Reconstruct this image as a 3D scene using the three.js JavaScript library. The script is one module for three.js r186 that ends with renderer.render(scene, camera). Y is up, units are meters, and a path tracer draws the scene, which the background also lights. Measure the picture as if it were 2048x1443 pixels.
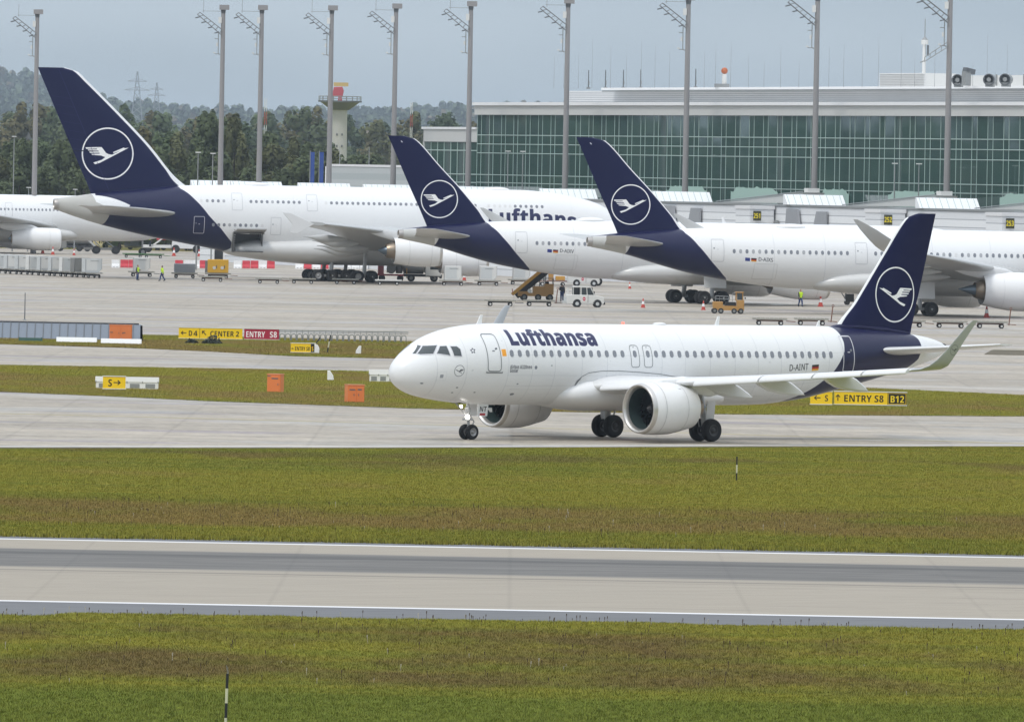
import * as THREE from 'three';
import { mergeGeometries } from 'three/addons/utils/BufferGeometryUtils.js';
import { RoundedBoxGeometry } from 'three/addons/geometries/RoundedBoxGeometry.js';
import { MarchingCubes } from 'three/addons/objects/MarchingCubes.js';
import { ImprovedNoise } from 'three/addons/math/ImprovedNoise.js';

// ---------------------------------------------------------------- camera, sky, sun, exposure
const scene = new THREE.Scene();
const camera = new THREE.PerspectiveCamera(2 * Math.atan(721.5 / 23000) * 180 / Math.PI, 2048 / 1443, 1, 30000);
camera.rotation.order = 'YXZ';
camera.position.set(0, 13.7, 0);                       // spotters' mound south of the runway
camera.rotation.set(-Math.atan(383.5 / 23000), 0, 0.0186);
camera.updateMatrixWorld();

const renderer = new THREE.WebGLRenderer({ antialias: true });
renderer.setSize(1024, 721);
renderer.toneMapping = THREE.LinearToneMapping;
renderer.toneMappingExposure = 0.95;
renderer.shadowMap.enabled = true;
renderer.shadowMap.type = THREE.PCFSoftShadowMap;

const noiseGen = new ImprovedNoise();
const nz = (x, y = 0, z = 0) => noiseGen.noise(x, y, z);
function fbm(x, y, z = 0, oct = 4) { let a = 0, w = 0.5, s = 0; for (let i = 0; i < oct; i++) { a += w * nz(x, y, z + i * 7.3); s += w; x *= 2.03; y *= 2.03; w *= 0.5; } return a / s; }
function seeded(n) { let t = n >>> 0; return () => { t += 0x6D2B79F5; let r = Math.imul(t ^ t >>> 15, 1 | t); r ^= r + Math.imul(r ^ r >>> 7, 61 | r); return ((r ^ r >>> 14) >>> 0) / 4294967296; }; }
const clamp = (v, a = 0, b = 1) => Math.min(b, Math.max(a, v));
const lerp = (a, b, t) => a + (b - a) * t;
const smooth = (a, b, v) => { const t = clamp((v - a) / (b - a)); return t * t * (3 - 2 * t); };

// overcast sky: blue-grey stratus, brighter towards the zenith
{
  const W = 1024, Hh = 2048, d = new Float32Array(W * Hh * 4);
  for (let j = 0; j < Hh; j++) {
    const el = ((j + 0.5) / Hh - 0.5) * Math.PI, deg = el * 180 / Math.PI;
    for (let i = 0; i < W; i++) {
      const az = (i + 0.5) / W * Math.PI * 2, k = (j * W + i) * 4;
      const up = Math.max(0, Math.sin(el));
      let L = 0.94 + 1.5 * up;                                           // overcast luminance rises to the zenith
      const cx = Math.cos(az), sx = Math.sin(az);
      const h = Math.max(deg, -1);
      const band = fbm(cx * 9 + 3, sx * 9, h * 1.9, 3) * 0.16 + fbm(cx * 26, sx * 26 + 5, h * 3.1, 2) * 0.09;
      const roll = fbm(cx * 3.2, sx * 3.2, h * 0.11, 4) * 0.22;
      L *= 1 + band + roll * smooth(0.4, 6, h);
      const t = smooth(-0.5, 1.4, h);
      const cl = clamp(0.5 + band * 4 + roll);
      let r = lerp(0.555, 0.445, t) + 0.09 * cl, g = lerp(0.645, 0.550, t) + 0.07 * cl, b = lerp(0.700, 0.645, t) + 0.05 * cl;
      const z = smooth(3, 40, h);                                          // greyer cloud higher up
      r = lerp(r, 0.60, z); g = lerp(g, 0.64, z); b = lerp(b, 0.70, z);
      d[k] = r * L; d[k + 1] = g * L; d[k + 2] = b * L; d[k + 3] = 1;
    }
  }
  const sky = new THREE.DataTexture(d, W, Hh, THREE.RGBAFormat, THREE.FloatType);
  sky.mapping = THREE.EquirectangularReflectionMapping;
  sky.magFilter = THREE.LinearFilter; sky.minFilter = THREE.LinearFilter; sky.needsUpdate = true;
  scene.background = sky; scene.environment = sky;
}
const sun = new THREE.DirectionalLight(new THREE.Color(1, 0.955, 0.88), 1.45);
sun.position.set(-260, 620, 380 - 600); sun.target.position.set(0, 0, -600);
sun.shadow.radius = 22; sun.castShadow = true; sun.shadow.mapSize.set(4096, 4096);
Object.assign(sun.shadow.camera, { left: -400, right: 400, top: 900, bottom: -900, near: 1, far: 3000 });
scene.add(sun, sun.target);

// haze between the airfield and the hills
scene.fog = new THREE.FogExp2(new THREE.Color(0.62, 0.72, 0.82), 0.000044);

// ---------------------------------------------------------------- helpers
const used = {};
function numbered(n) { if (!(n in used)) { used[n] = 0; return n; } used[n]++; return n + '_' + String(used[n]).padStart(3, '0'); }
function shadows(o) { o.castShadow = true; o.receiveShadow = true; return o; }
function thing(name, label, category, x = 0, z = 0, turn = 0, group, y = 0) {
  const o = new THREE.Group(); o.name = numbered(name); o.position.set(x, y, z); o.rotation.y = turn;
  o.userData = { label, category }; if (group) o.userData.group = group; scene.add(o); return o;
}
function part(name, geo, mat, parent) {
  const g = Array.isArray(geo) ? mergeGeometries(geo.map(k => (k.index ? k.toNonIndexed() : k)).map(k => { for (const a of Object.keys(k.attributes)) if (!['position', 'normal', 'uv'].includes(a)) k.deleteAttribute(a); return k; })) : geo;
  const m = shadows(new THREE.Mesh(g, mat)); m.name = name; parent.add(m); return m;
}
function single(name, geo, mat, label, category, x = 0, z = 0, turn = 0, group, y = 0) {
  const m = part('x', geo, mat, scene); m.name = numbered(name); m.position.set(x, y, z); m.rotation.y = turn;
  m.userData = { label, category }; if (group) m.userData.group = group; return m;
}
function structure(name, geo, mat, label) { const m = part('x', geo, mat, scene); m.name = numbered(name); m.userData = { kind: 'structure', label }; return m; }
function dup(src, x, z, turn, label, group, y = 0) {
  const c = src.clone(); c.name = numbered(src.name.replace(/_\d\d\d$/, '')); c.position.set(x, y, z); c.rotation.y = turn;
  c.userData = { ...src.userData, label: label || src.userData.label }; if (group) c.userData.group = group; scene.add(c); return c;
}
const lin = (r, g, b) => new THREE.Color().setRGB(r, g, b);
function std(color, roughness = 0.7, o = {}) { return new THREE.MeshStandardMaterial({ color, roughness, ...o }); }
function gloss(color, roughness = 0.35, o = {}) { return new THREE.MeshPhysicalMaterial({ color, roughness, clearcoat: 0.4, clearcoatRoughness: 0.15, ...o }); }
function bx(w, h, d, x = 0, y = 0, z = 0, ry = 0, rz = 0, rx = 0) { const g = new THREE.BoxGeometry(w, h, d); if (rx) g.rotateX(rx); if (rz) g.rotateZ(rz); if (ry) g.rotateY(ry); g.translate(x, y, z); return g; }
function rbx(w, h, d, r, x = 0, y = 0, z = 0) { const g = new RoundedBoxGeometry(w, h, d, 2, r); g.translate(x, y, z); return g; }
function cyl(r1, r2, h, n, x = 0, y = 0, z = 0, rx = 0, rz = 0) { const g = new THREE.CylinderGeometry(r1, r2, h, n); if (rx) g.rotateX(rx); if (rz) g.rotateZ(rz); g.translate(x, y, z); return g; }
function rod(a, b, r, n = 8, r2 = r) {
  const A = new THREE.Vector3(...a), B = new THREE.Vector3(...b), L = A.distanceTo(B);
  const g = new THREE.CylinderGeometry(r2, r, L, n); g.translate(0, L / 2, 0);
  g.applyQuaternion(new THREE.Quaternion().setFromUnitVectors(new THREE.Vector3(0, 1, 0), B.clone().sub(A).normalize())); g.translate(...a); return g;
}
function extr(pts, depth, bevel = 0) {             // polygon in x/y pulled along z, centred
  const s = new THREE.Shape(pts.map(p => new THREE.Vector2(p[0], p[1])));
  const g = new THREE.ExtrudeGeometry(s, { depth: depth - 2 * bevel, bevelEnabled: bevel > 0, bevelThickness: bevel, bevelSize: bevel, bevelSegments: 1, steps: 1 });
  g.translate(0, 0, -depth / 2 + bevel); return g;
}
function loft(rings, uvs, caps = true) {           // closed loops of equal length; first and last point of a loop coincide
  const n = rings[0].length, pos = [], uv = [], idx = [];
  rings.forEach((r, i) => r.forEach((p, j) => { pos.push(...p); const q = uvs ? uvs(i, j, p) : [i / (rings.length - 1), j / (n - 1)]; uv.push(...q); }));
  for (let i = 0; i < rings.length - 1; i++) for (let j = 0; j < n - 1; j++) { const a = i * n + j, b = a + 1, c = a + n, d = c + 1; idx.push(a, c, b, b, c, d); }
  const g = new THREE.BufferGeometry();
  if (caps) for (const [i, flip] of [[0, 1], [rings.length - 1, 0]]) {
    const r = rings[i], k = pos.length / 3; let cx = 0, cy = 0, cz = 0; for (let j = 0; j < n - 1; j++) { cx += r[j][0]; cy += r[j][1]; cz += r[j][2]; }
    const cc = [cx / (n - 1), cy / (n - 1), cz / (n - 1)]; pos.push(...cc); uv.push(...(uvs ? uvs(i, 0, cc) : [0.5, 0.5]));
    r.forEach((p, j) => { pos.push(...p); uv.push(...(uvs ? uvs(i, j, p) : [0.5, 0.5])); });
    for (let j = 0; j < n - 1; j++) flip ? idx.push(k, k + 1 + j, k + 2 + j) : idx.push(k, k + 2 + j, k + 1 + j);
  }
  g.setAttribute('position', new THREE.Float32BufferAttribute(pos, 3)); g.setAttribute('uv', new THREE.Float32BufferAttribute(uv, 2)); g.setIndex(idx);
  g.computeVertexNormals();
  // weld the seam of each loop in the normals
  const N = g.attributes.normal; for (let i = 0; i < rings.length; i++) { const a = i * n, b = a + n - 1; const v = new THREE.Vector3(N.getX(a) + N.getX(b), N.getY(a) + N.getY(b), N.getZ(a) + N.getZ(b)).normalize(); N.setXYZ(a, v.x, v.y, v.z); N.setXYZ(b, v.x, v.y, v.z); }
  return g;
}
function table(rows) {                               // monotone cubic interpolation, columns 1.. over column 0
  const n = rows.length, m = rows[0].length - 1, T = [];
  for (let c = 1; c <= m; c++) {
    const d = []; for (let i = 0; i < n - 1; i++) d.push((rows[i + 1][c] - rows[i][c]) / (rows[i + 1][0] - rows[i][0]));
    const t = [d[0]]; for (let i = 1; i < n - 1; i++) t.push(d[i - 1] * d[i] <= 0 ? 0 : 2 * d[i - 1] * d[i] / (d[i - 1] + d[i])); t.push(d[n - 2]); T.push(t);
  }
  return x => {
    x = clamp(x, rows[0][0], rows[n - 1][0]); let i = 0; while (i < n - 2 && x > rows[i + 1][0]) i++;
    const h = rows[i + 1][0] - rows[i][0], t = (x - rows[i][0]) / h, out = [];
    for (let c = 1; c <= m; c++) { const a = rows[i][c], b = rows[i + 1][c], k = T[c - 1]; out.push(a * (1 + 2 * t) * (1 - t) ** 2 + k[i] * h * t * (1 - t) ** 2 + b * t * t * (3 - 2 * t) + k[i + 1] * h * t * t * (t - 1)); }
    return out;
  };
}
function canvasTex(w, h, draw, o = {}) {
  const c = document.createElement('canvas'); c.width = w; c.height = h; draw(c.getContext('2d'), w, h);
  const t = new THREE.CanvasTexture(c); t.colorSpace = THREE.SRGBColorSpace; t.anisotropy = 8; Object.assign(t, o); return t;
}
// ---------------------------------------------------------------- ground, pavements, grass
function dataTex(w, h, fn, srgb = true) {
  const d = new Uint8Array(w * h * 4); for (let j = 0; j < h; j++) for (let i = 0; i < w; i++) { const c = fn(i, j), k = (j * w + i) * 4; d[k] = clamp(c[0]) * 255; d[k + 1] = clamp(c[1]) * 255; d[k + 2] = clamp(c[2]) * 255; d[k + 3] = 255; }
  const t = new THREE.DataTexture(d, w, h); t.wrapS = t.wrapT = THREE.RepeatWrapping; t.magFilter = THREE.LinearFilter; t.minFilter = THREE.LinearMipmapLinearFilter; t.generateMipmaps = true; if (srgb) t.colorSpace = THREE.SRGBColorSpace; t.needsUpdate = true; return t;
}
// periodic noise in a w x h metre tile
function tileNoise(x, y, w, h, z, oct) { const u = x / w * Math.PI * 2, v = y / h * Math.PI * 2; return fbm(Math.cos(u) * w / 6.283 + 50, Math.sin(u) * w / 6.283 + Math.cos(v) * h / 6.283, Math.sin(v) * h / 6.283 + z, oct); }
function flat(pts, y, uvw, uvh) {                       // polygon on the ground, uv in metres / tile
  const V = pts.map(p => new THREE.Vector2(p[0], p[1])), tri = THREE.ShapeUtils.triangulateShape(V, []), pos = [], uv = [], idx = [], nn = [];
  pts.forEach(p => { pos.push(p[0], y, p[1]); uv.push(p[0] / uvw, -p[1] / uvh); nn.push(0, 1, 0); });
  for (const t of tri) { const [a, b, c] = t.map(i => V[i]); const cr = (b.x - a.x) * (c.y - a.y) - (b.y - a.y) * (c.x - a.x); cr < 0 ? idx.push(...t) : idx.push(t[0], t[2], t[1]); }
  const g = new THREE.BufferGeometry(); g.setAttribute('position', new THREE.Float32BufferAttribute(pos, 3)); g.setAttribute('normal', new THREE.Float32BufferAttribute(nn, 3)); g.setAttribute('uv', new THREE.Float32BufferAttribute(uv, 2)); g.setIndex(idx); return g;
}
const G_OLIVE = [0.280, 0.262, 0.046], G_GREEN = [0.208, 0.226, 0.042], G_BROWN = [0.285, 0.198, 0.080], G_PURPLE = [0.180, 0.122, 0.060], G_BRIGHT = [0.175, 0.205, 0.040], G_DRY = [0.31, 0.24, 0.075];
const mix3 = (a, b, t) => [lerp(a[0], b[0], t), lerp(a[1], b[1], t), lerp(a[2], b[2], t)];
function grassColour(x, z) {
  const d = -z, n1 = fbm(x * 0.035 + 4, z * 0.030, 1.5, 3), n2 = fbm(x * 0.16, z * 0.06 + 9, 3.1, 3), n3 = fbm(x * 0.55, z * 0.25, 7.7, 2);
  const n4 = fbm(x * 0.028 + 7, z * 0.42, 12.5, 3); let c = mix3(G_OLIVE, G_GREEN, smooth(-0.35, 0.45, n1 * 0.7 + n3 * 0.3 + n4 * 0.9)); c = mix3(c, G_DRY, smooth(0.18, 0.6, -n4) * 0.35);
  if (d > 418 && d < 600) {                                                   // between runway and taxiway: mown, with a band of seeding docks
    const w = fbm(x * 0.05, 2, 5, 2) * 9, band = smooth(431, 437, d + w * 0.4) * smooth(470, 458, d + w); c = mix3(c, G_BROWN, band * smooth(-0.40, 0.30, n2 + 0.1) * 0.74);
    const mid = smooth(480, 490, d) * smooth(560, 540, d); c = mix3(c, G_DRY, mid * smooth(0.0, 0.45, n2) * 0.45);
    c = mix3(c, G_PURPLE, smooth(525, 535, d + w) * smooth(556, 545, d + w) * smooth(0.02, 0.3, n1 + n2 * 0.6) * 0.5);
  } else if (d < 360) {
    const w = fbm(x * 0.07, 8, 2, 2) * 14, band = smooth(298, 306, d + w) * smooth(346, 334, d + w); c = mix3(c, G_PURPLE, band * smooth(-0.30, 0.40, n1 * 0.8 + n2 * 0.9 + n3 * 0.3) * 0.78);
    c = mix3(c, G_BRIGHT, smooth(301, 294, d + w * 0.3));
  } else if (d > 600) { c = mix3(c, G_BROWN, smooth(-0.35, 0.3, n2 + n1) * 0.75); c = mix3(c, G_GREEN, smooth(0.1, 0.5, n3) * 0.5); }
  return c;
}
{
  const toS = v => v <= 0.0031308 ? v * 12.92 : 1.055 * v ** (1 / 2.4) - 0.055;
  const gt = dataTex(1024, 1024, (i, j) => { const x = (i / 1024 - 0.5) * 160, z = -(j / 1024) * 1000; const c = grassColour(x, z), g = 1 + 0.25 * nz(i * 0.31, j * 0.31); return c.map(v => toS(v * g)); });
  gt.wrapS = THREE.MirroredRepeatWrapping; gt.offset.set(0.5, 0);
  structure('ground', flat([[-6000, 400], [6000, 400], [9000, -22000], [-9000, -22000]], -0.03, 160, 1000), std(0xffffff, 0.95, { map: gt }), 'grassy airfield ground');
  // concrete: old slabs with joints, tyre scuffs, sealing bands and damp patches
  const PW = 160, PH = 1100;
  const conc = (i, j, w, h) => {
    const x = i / w * PW, z = j / h * PH; let v = 0.312; const a = tileNoise(x * 1, z * 0.45, PW, PH * 0.45, 3, 4), b = tileNoise(x * 4, z * 0.9, PW * 4, PH * 0.9, 9, 3), s = nz(x * 0.10, z * 0.33, 2) * 0.6 + nz(x * 0.045, z * 0.21, 8);
    const L1 = nz(x * 0.018, z * 0.085, 21) + 0.6 * nz(x * 0.03 + 9, z * 0.3, 25); v *= 1 + a * 0.30 + b * 0.22 + s * 0.17 + L1 * 0.16 + nz(i * 0.7, j * 0.7) * 0.05;
    const slab = Math.floor(x / 7.5) * 17.3 + Math.floor(z / 7.5) * 5.1; v *= 1 + (((Math.sin(slab) * 43758.5) % 1)) * 0.05; const jz = Math.abs(((z + 3.75) % 7.5) - 3.75), jr = Math.sin(Math.floor((z + 3.75) / 7.5) * 78.233 + Math.floor(x / 37) * 3.7) * 0.5; if (jz < 0.35) v *= 1 + (jr > 0 ? jr * 0.5 : jr * 0.28); if (Math.abs(((x + 3.75) % 7.5) - 3.75) < 0.09) v *= 0.86;
    const patch = smooth(0.22, 0.5, nz(x * 0.05 + 40, z * 0.12, 4)); 
    return [v, a, patch];
  };
  const ct = dataTex(1024, 2048, (i, j) => { const [v, , p] = conc(i, j, 1024, 2048); const k = v * (1 - p * 0.16); return [toS(k * 1.08), toS(k * 0.95), toS(k * lerp(0.775, 0.92, p))]; });
  const cr = dataTex(512, 1024, (i, j) => { const x = i / 512 * PW, z = j / 1024 * PH, d = z; const wet = smooth(-0.05, 0.45, nz(x * 0.06, z * 0.05, 4) + 0.6 * nz(x * 0.22, z * 0.14, 7)) ; const r = lerp(0.74, 0.40, wet); return [0, r, 0]; }, false);
  const concMat = std(0xffffff, 1, { map: ct, roughnessMap: cr });
    structure('apron', flat([[-300, -335], [-24.3, -547.0], [-6.4, -560.7], [9.5, -575.0], [26.3, -589.0], [300, -826], [700, -826], [700, -1784], [-700, -1784], [-700, -335]], 0.0, PW, PH), concMat, 'concrete apron and taxiways');
  // runway with its rubber-blackened lane, edge lines and asphalt shoulders
  const rt = dataTex(1024, 512, (i, j) => {
    const x = i / 1024 * 120, d = lerp(345, 420, (j + 0.5) / 512); let c; const n = tileNoise(x, d, 120, 300, 2, 4), st = tileNoise(x * 0.35, d * 3, 42, 900, 5, 3);
    if (d < 356.9 || d > 416.0) { const v = 0.125 * (1 + n * 0.2 + st * 0.15); c = [v * 0.99, v, v * 1.04]; }
    else if (d < 357.75 || d > 415.2) { const v = 0.72 * (1 + n * 0.08); c = [v, v, v]; }
    else {
      const jn = Math.abs(((d + 2.5) % 5) - 2.5) < 0.09 || Math.abs(((x + 3.75) % 7.5) - 3.75) < 0.07 ? 0.90 : 1; let v = 0.285 * jn * (1 + n * 0.12 + st * 0.06 + nz(i * 0.6, j * 0.9) * 0.03); const e = d + st * 1.2;
      const rub = smooth(386.5, 389, e) * smooth(406.5, 404.8, e), thin = (Math.abs(d - 384.6) < 0.5 ? 0.35 : 0) + (Math.abs(d - 383) < 0.3 ? 0.22 : 0), core = Math.exp(-(((d - 401.5) / 0.9) ** 2)) * 0.3;
      const mark = nz(x * 0.08, d * 1.7, 11) > 0.52 && d < 384 ? 0.22 : 0;
      v = v * (1 - Math.min(0.78, rub * (0.60 + st * 0.42) + core * rub + thin + mark)); const t = rub * 0.8; c = [v * lerp(1.08, 1.02, t), v * lerp(0.94, 0.97, t), v * lerp(0.74, 0.90, t)];
    }
    return c.map(toS);
  });
  rt.wrapT = THREE.ClampToEdgeWrapping; rt.repeat.set(1, 1); 
  const rg = flat([[-600, -345], [600, -345], [600, -420], [-600, -420]], 0.004, 120, 75); const ru = rg.attributes.uv; for (let i = 0; i < ru.count; i++) ru.setY(i, (-rg.attributes.position.getZ(i) - 345) / 75);
  structure('runway', rg, std(0xffffff, 0.72, { map: rt }), 'concrete runway with white edge lines and a dark rubber lane');
  // grass islands between the taxiways
  const gm = std(0xffffff, 0.95, { map: gt });
  const A1 = [[-160, -930], [-40.2, -902.7], [-29.2, -908.8], [-18.7, -905.9], [-8.0, -900.8], [2.9, -888.6], [12, -868], [14, -845], [8, -826], [2.7, -823.6], [-8.4, -822.0], [-15.7, -824.5], [-22.1, -838.5], [-27.9, -846.8], [-38.0, -853.8], [-160, -880]];
  const B1 = [[-160, -760], [-34.0, -764.7], [-27.3, -766.2], [-20.2, -767.3], [-6.9, -767.7], [9.1, -755.9], [22.9, -740.7], [32.2, -726.0], [60, -706], [60, -684], [29.4, -662.7], [20.3, -657.2], [11.3, -652.9], [2.2, -651.6], [-5.8, -653.4], [-17.4, -663.0], [-23.9, -671.9], [-30.2, -678.3], [-160, -790 + 30]];
  structure('grass_island', flat(A1, 0.03, 160, 1000), gm, 'grass island between taxiway and apron'); structure('grass_island', flat(B1, 0.03, 160, 1000), gm, 'grass island behind the taxiing airliner');
  // painted lines on taxiways and apron
  const yl = std(lin(0.52, 0.44, 0.16), 0.7), wl = std(lin(0.62, 0.62, 0.60), 0.7), rnd = seeded(5);
  const strip = (a, b, w, y) => { const dx = b[0] - a[0], dz = b[1] - a[1], l = Math.hypot(dx, dz), nx = -dz / l * w / 2, nzz = dx / l * w / 2; return flat([[a[0] + nx, a[1] + nzz], [b[0] + nx, b[1] + nzz], [b[0] - nx, b[1] - nzz], [a[0] - nx, a[1] - nzz]], y, 10, 10); };
  structure('taxiway_marking', [strip([-120, -640], [-20, -619], 0.5, 0.008), strip([-20, -619], [-2, -612], 0.5, 0.008), strip([-2, -612], [24, -596], 0.5, 0.008), strip([24, -596], [90, -548], 0.5, 0.008)], yl, 'yellow taxiway centre line');
  structure('taxiway_edge_marking', [strip([-60, -522], [-24.3, -549.5], 0.9, 0.008), strip([-24.3, -549.5], [-6.4, -563.3], 0.9, 0.008), strip([-6.4, -563.3], [9.5, -577.6], 0.9, 0.008), strip([9.5, -577.6], [26.3, -591.6], 0.9, 0.008), strip([26.3, -591.6], [80, -638], 0.9, 0.008)], wl, 'pale edge line of the taxiway');
  structure('apron_marking', [strip([-110, -1010], [120, -985], 0.6, 0.008), strip([-60, -1100], [15, -1118], 0.4, 0.008), strip([-110, -1235], [10, -1185], 0.5, 0.008), strip([10, -1185], [100, -1110], 0.5, 0.008)], yl, 'faded yellow apron lines');

  // grass blades
  const tuft = (n, h, w, spread, seed) => {
    const r = seeded(seed), pos = [], nn = [], idx = [];
    for (let i = 0; i < n; i++) { const a = r() * 6.283, b = r() * 6.283, rr = Math.sqrt(r()) * spread, x = Math.cos(a) * rr, z = Math.sin(a) * rr, hh = h * (0.55 + 0.6 * r()), l = hh * (0.25 + 0.5 * r()), dx = Math.cos(b), dz = Math.sin(b), k = pos.length / 3; const wx = -dz * w / 2, wz = dx * w / 2;
      pos.push(x - wx, -0.03, z - wz, x + wx, -0.03, z + wz, x + dx * l * 0.4 - wx * 0.8, hh * 0.6, z + dz * l * 0.4 - wz * 0.8, x + dx * l * 0.4 + wx * 0.8, hh * 0.6, z + dz * l * 0.4 + wz * 0.8, x + dx * l, hh, z + dz * l); for (let q = 0; q < 5; q++) nn.push(dx * 0.08, 1, dz * 0.08); idx.push(k, k + 1, k + 2, k + 1, k + 3, k + 2, k + 2, k + 3, k + 4); }
    const g = new THREE.BufferGeometry(); g.setAttribute('position', new THREE.Float32BufferAttribute(pos, 3)); g.setAttribute('normal', new THREE.Float32BufferAttribute(nn, 3)); g.setIndex(idx); return g;
  };
  const bladeMat = new THREE.MeshPhysicalMaterial({ color: 0xffffff, roughness: 1, specularIntensity: 0, transmission: 0.2, thickness: 0, side: THREE.DoubleSide }), Q = new THREE.Object3D(), col = new THREE.Color();
  const inside = (pts, x, z) => { let c = false; for (let i = 0, j = pts.length - 1; i < pts.length; j = i++) { const [xi, zi] = pts[i], [xj, zj] = pts[j]; if ((zi > z) !== (zj > z) && x < (xj - xi) * (z - zi) / (zj - zi) + xi) c = !c; } return c; };
  const field = (name, label, geo, n, x0, x1, z0, z1, test, scale, seed) => {
    const r = seeded(seed), m = []; for (let i = 0; i < n * 4 && m.length < n; i++) { const x = lerp(x0, x1, r()), z = lerp(z0, z1, r()); if (Math.abs(x) > -z * 0.047 + 2) continue; if (test(x, z)) m.push([x, z]); }
    const im = new THREE.InstancedMesh(geo, bladeMat, m.length); m.forEach(([x, z], i) => { const c = grassColour(x, z), v = 0.84 + r() * 0.34, hs = scale(x, z) * (0.75 + 0.5 * r()), dry = r() < 0.05 ? 1.4 : 1; Q.position.set(x, 0, z); Q.rotation.set(0, r() * 6.283, 0); Q.scale.set(0.8 + r() * 0.5, hs, 0.8 + r() * 0.5); Q.updateMatrix(); im.setMatrixAt(i, Q.matrix); im.setColorAt(i, col.setRGB(c[0] * v * dry * (0.92 + r() * 0.16), c[1] * v * dry, c[2] * v * dry)); });
    im.name = numbered(name); im.userData = { kind: 'stuff', label, category: 'grass' }; shadows(im); scene.add(im); return im;
  };
  const edgeN = x => 347.6 + 0.9 * nz(x * 0.35, 2) + (x < -13.2 ? -3.2 * smooth(-13.0, -14.2, x) : 0);
  field('grass', 'long grass and docks in the foreground verge', tuft(12, 0.11, 0.016, 0.22, 1), 130000, -19, 19, -276, -353, (x, z) => -z < edgeN(x), (x, z) => 1 + 0.5 * fbm(x * 0.2, z * 0.1, 3, 2), 21);
  const sEdge = x => (x < -6.4 ? lerp(547, 560.7, (x + 24.3) / 17.9) : x < 9.5 ? lerp(560.7, 575, (x + 6.4) / 15.9) : lerp(575, 589, (x - 9.5) / 16.8));
  field('grass', 'mown grass between runway and taxiway', tuft(12, 0.075, 0.02, 0.3, 2), 170000, -30, 30, -417.6, -590, (x, z) => -z < sEdge(x) - 3.0 && -z > 417.9 + 0.4 * nz(x * 0.5, 1), (x, z) => (-z < 470 ? 1.5 : 0.9) * (-z < 424 ? 1.2 : 1), 22);
  field('grass', 'rough grass on the island behind the airliner', tuft(14, 0.10, 0.022, 0.4, 3), 110000, -40, 40, -650, -770, (x, z) => inside(B1, x, z), () => 1, 23);
  field('grass', 'rough grass on the far island', tuft(14, 0.11, 0.03, 0.5, 4), 60000, -48, 16, -820, -932, (x, z) => inside(A1, x, z), () => 1, 24);
  // seed heads standing above the verge
  { const r = seeded(77), g = mergeGeometries([new THREE.CylinderGeometry(0.006, 0.009, 0.32, 4).translate(0, 0.16, 0), new THREE.CylinderGeometry(0.02, 0.014, 0.10, 5).translate(0, 0.34, 0)]); const n = 900, im = new THREE.InstancedMesh(g, std(0xffffff, 0.9), n);
    for (let i = 0; i < n; i++) { let x = (r() - 0.5) * 36, z; const t = r(); z = t < 0.14 ? -edgeN(x) + r() * r() * 3 + 0.2 : t < 0.6 ? -(300 + r() * 48) : -(428 + r() * 36); Q.position.set(x, -0.03, z); Q.rotation.set((r() - 0.5) * 0.3, r() * 6, (r() - 0.5) * 0.3); const s = 0.35 + r() * 0.55; Q.scale.set(s, s, s); Q.updateMatrix(); im.setMatrixAt(i, Q.matrix); const w = r() < 0.12; col.setRGB(...(w ? [0.5, 0.46, 0.36] : [0.085, 0.055, 0.03])); im.setColorAt(i, col); }
    im.name = numbered('seed_heads'); im.userData = { kind: 'stuff', label: 'brown dock seed heads above the grass', category: 'weeds' }; shadows(im); scene.add(im); }
}
// ---------------------------------------------------------------- aircraft kit
// local frame of an airliner: x forward, y up from the ground, z to starboard; s is the distance aft of the nose (x = -s)
const M = {
  white: gloss(lin(0.80, 0.80, 0.80), 0.32), wingGrey: gloss(lin(0.43, 0.435, 0.43), 0.42), wingPale: gloss(lin(0.68, 0.685, 0.69), 0.36),
  fairingGrey: std(lin(0.36, 0.36, 0.35), 0.55), metal: std(lin(0.55, 0.55, 0.55), 0.30, { metalness: 0.9 }), lip: std(lin(0.60, 0.58, 0.55), 0.34, { metalness: 0.75 }),
  hot: std(lin(0.32, 0.26, 0.20), 0.38, { metalness: 0.85 }), plug: std(lin(0.16, 0.20, 0.24), 0.35, { metalness: 0.8 }), darkMetal: std(lin(0.06, 0.06, 0.065), 0.5, { metalness: 0.4 }),
  fan: std(lin(0.035, 0.04, 0.045), 0.35, { metalness: 0.7, side: THREE.DoubleSide }), liner: std(lin(0.03, 0.05, 0.05), 0.5), black: std(lin(0.012, 0.012, 0.013), 0.6),
  tyre: std(lin(0.014, 0.014, 0.015), 0.85), rim: std(lin(0.34, 0.34, 0.34), 0.4, { metalness: 0.5 }), darkRim: std(lin(0.05, 0.05, 0.05), 0.5, { metalness: 0.3 }),
  strut: std(lin(0.42, 0.42, 0.42), 0.45, { metalness: 0.4 }), pane: new THREE.MeshPhysicalMaterial({ color: lin(0.22, 0.235, 0.265), roughness: 0.16 }), plug2: gloss(lin(0.70, 0.70, 0.70), 0.4),
  cockpit: new THREE.MeshPhysicalMaterial({ color: lin(0.022, 0.035, 0.038), roughness: 0.06, clearcoat: 1, clearcoatRoughness: 0.03 }),
  outline: std(lin(0.22, 0.23, 0.24), 0.5), paleLine: std(lin(0.62, 0.62, 0.66), 0.45), redLamp: std(lin(0.5, 0.02, 0.02), 0.3, { emissive: lin(1, 0.06, 0.04), emissiveIntensity: 6 }),
  whiteLamp: std(lin(0.8, 0.8, 0.8), 0.3, { emissive: lin(1, 0.97, 0.9), emissiveIntensity: 6 }), lampGlass: gloss(lin(0.75, 0.77, 0.8), 0.1), navyPlain: gloss(lin(0.0040, 0.0048, 0.042), 0.34, { clearcoat: 0.05, specularIntensity: 0.35 }),
};
M.seam = std(lin(0.34, 0.34, 0.34), 0.6);
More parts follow.
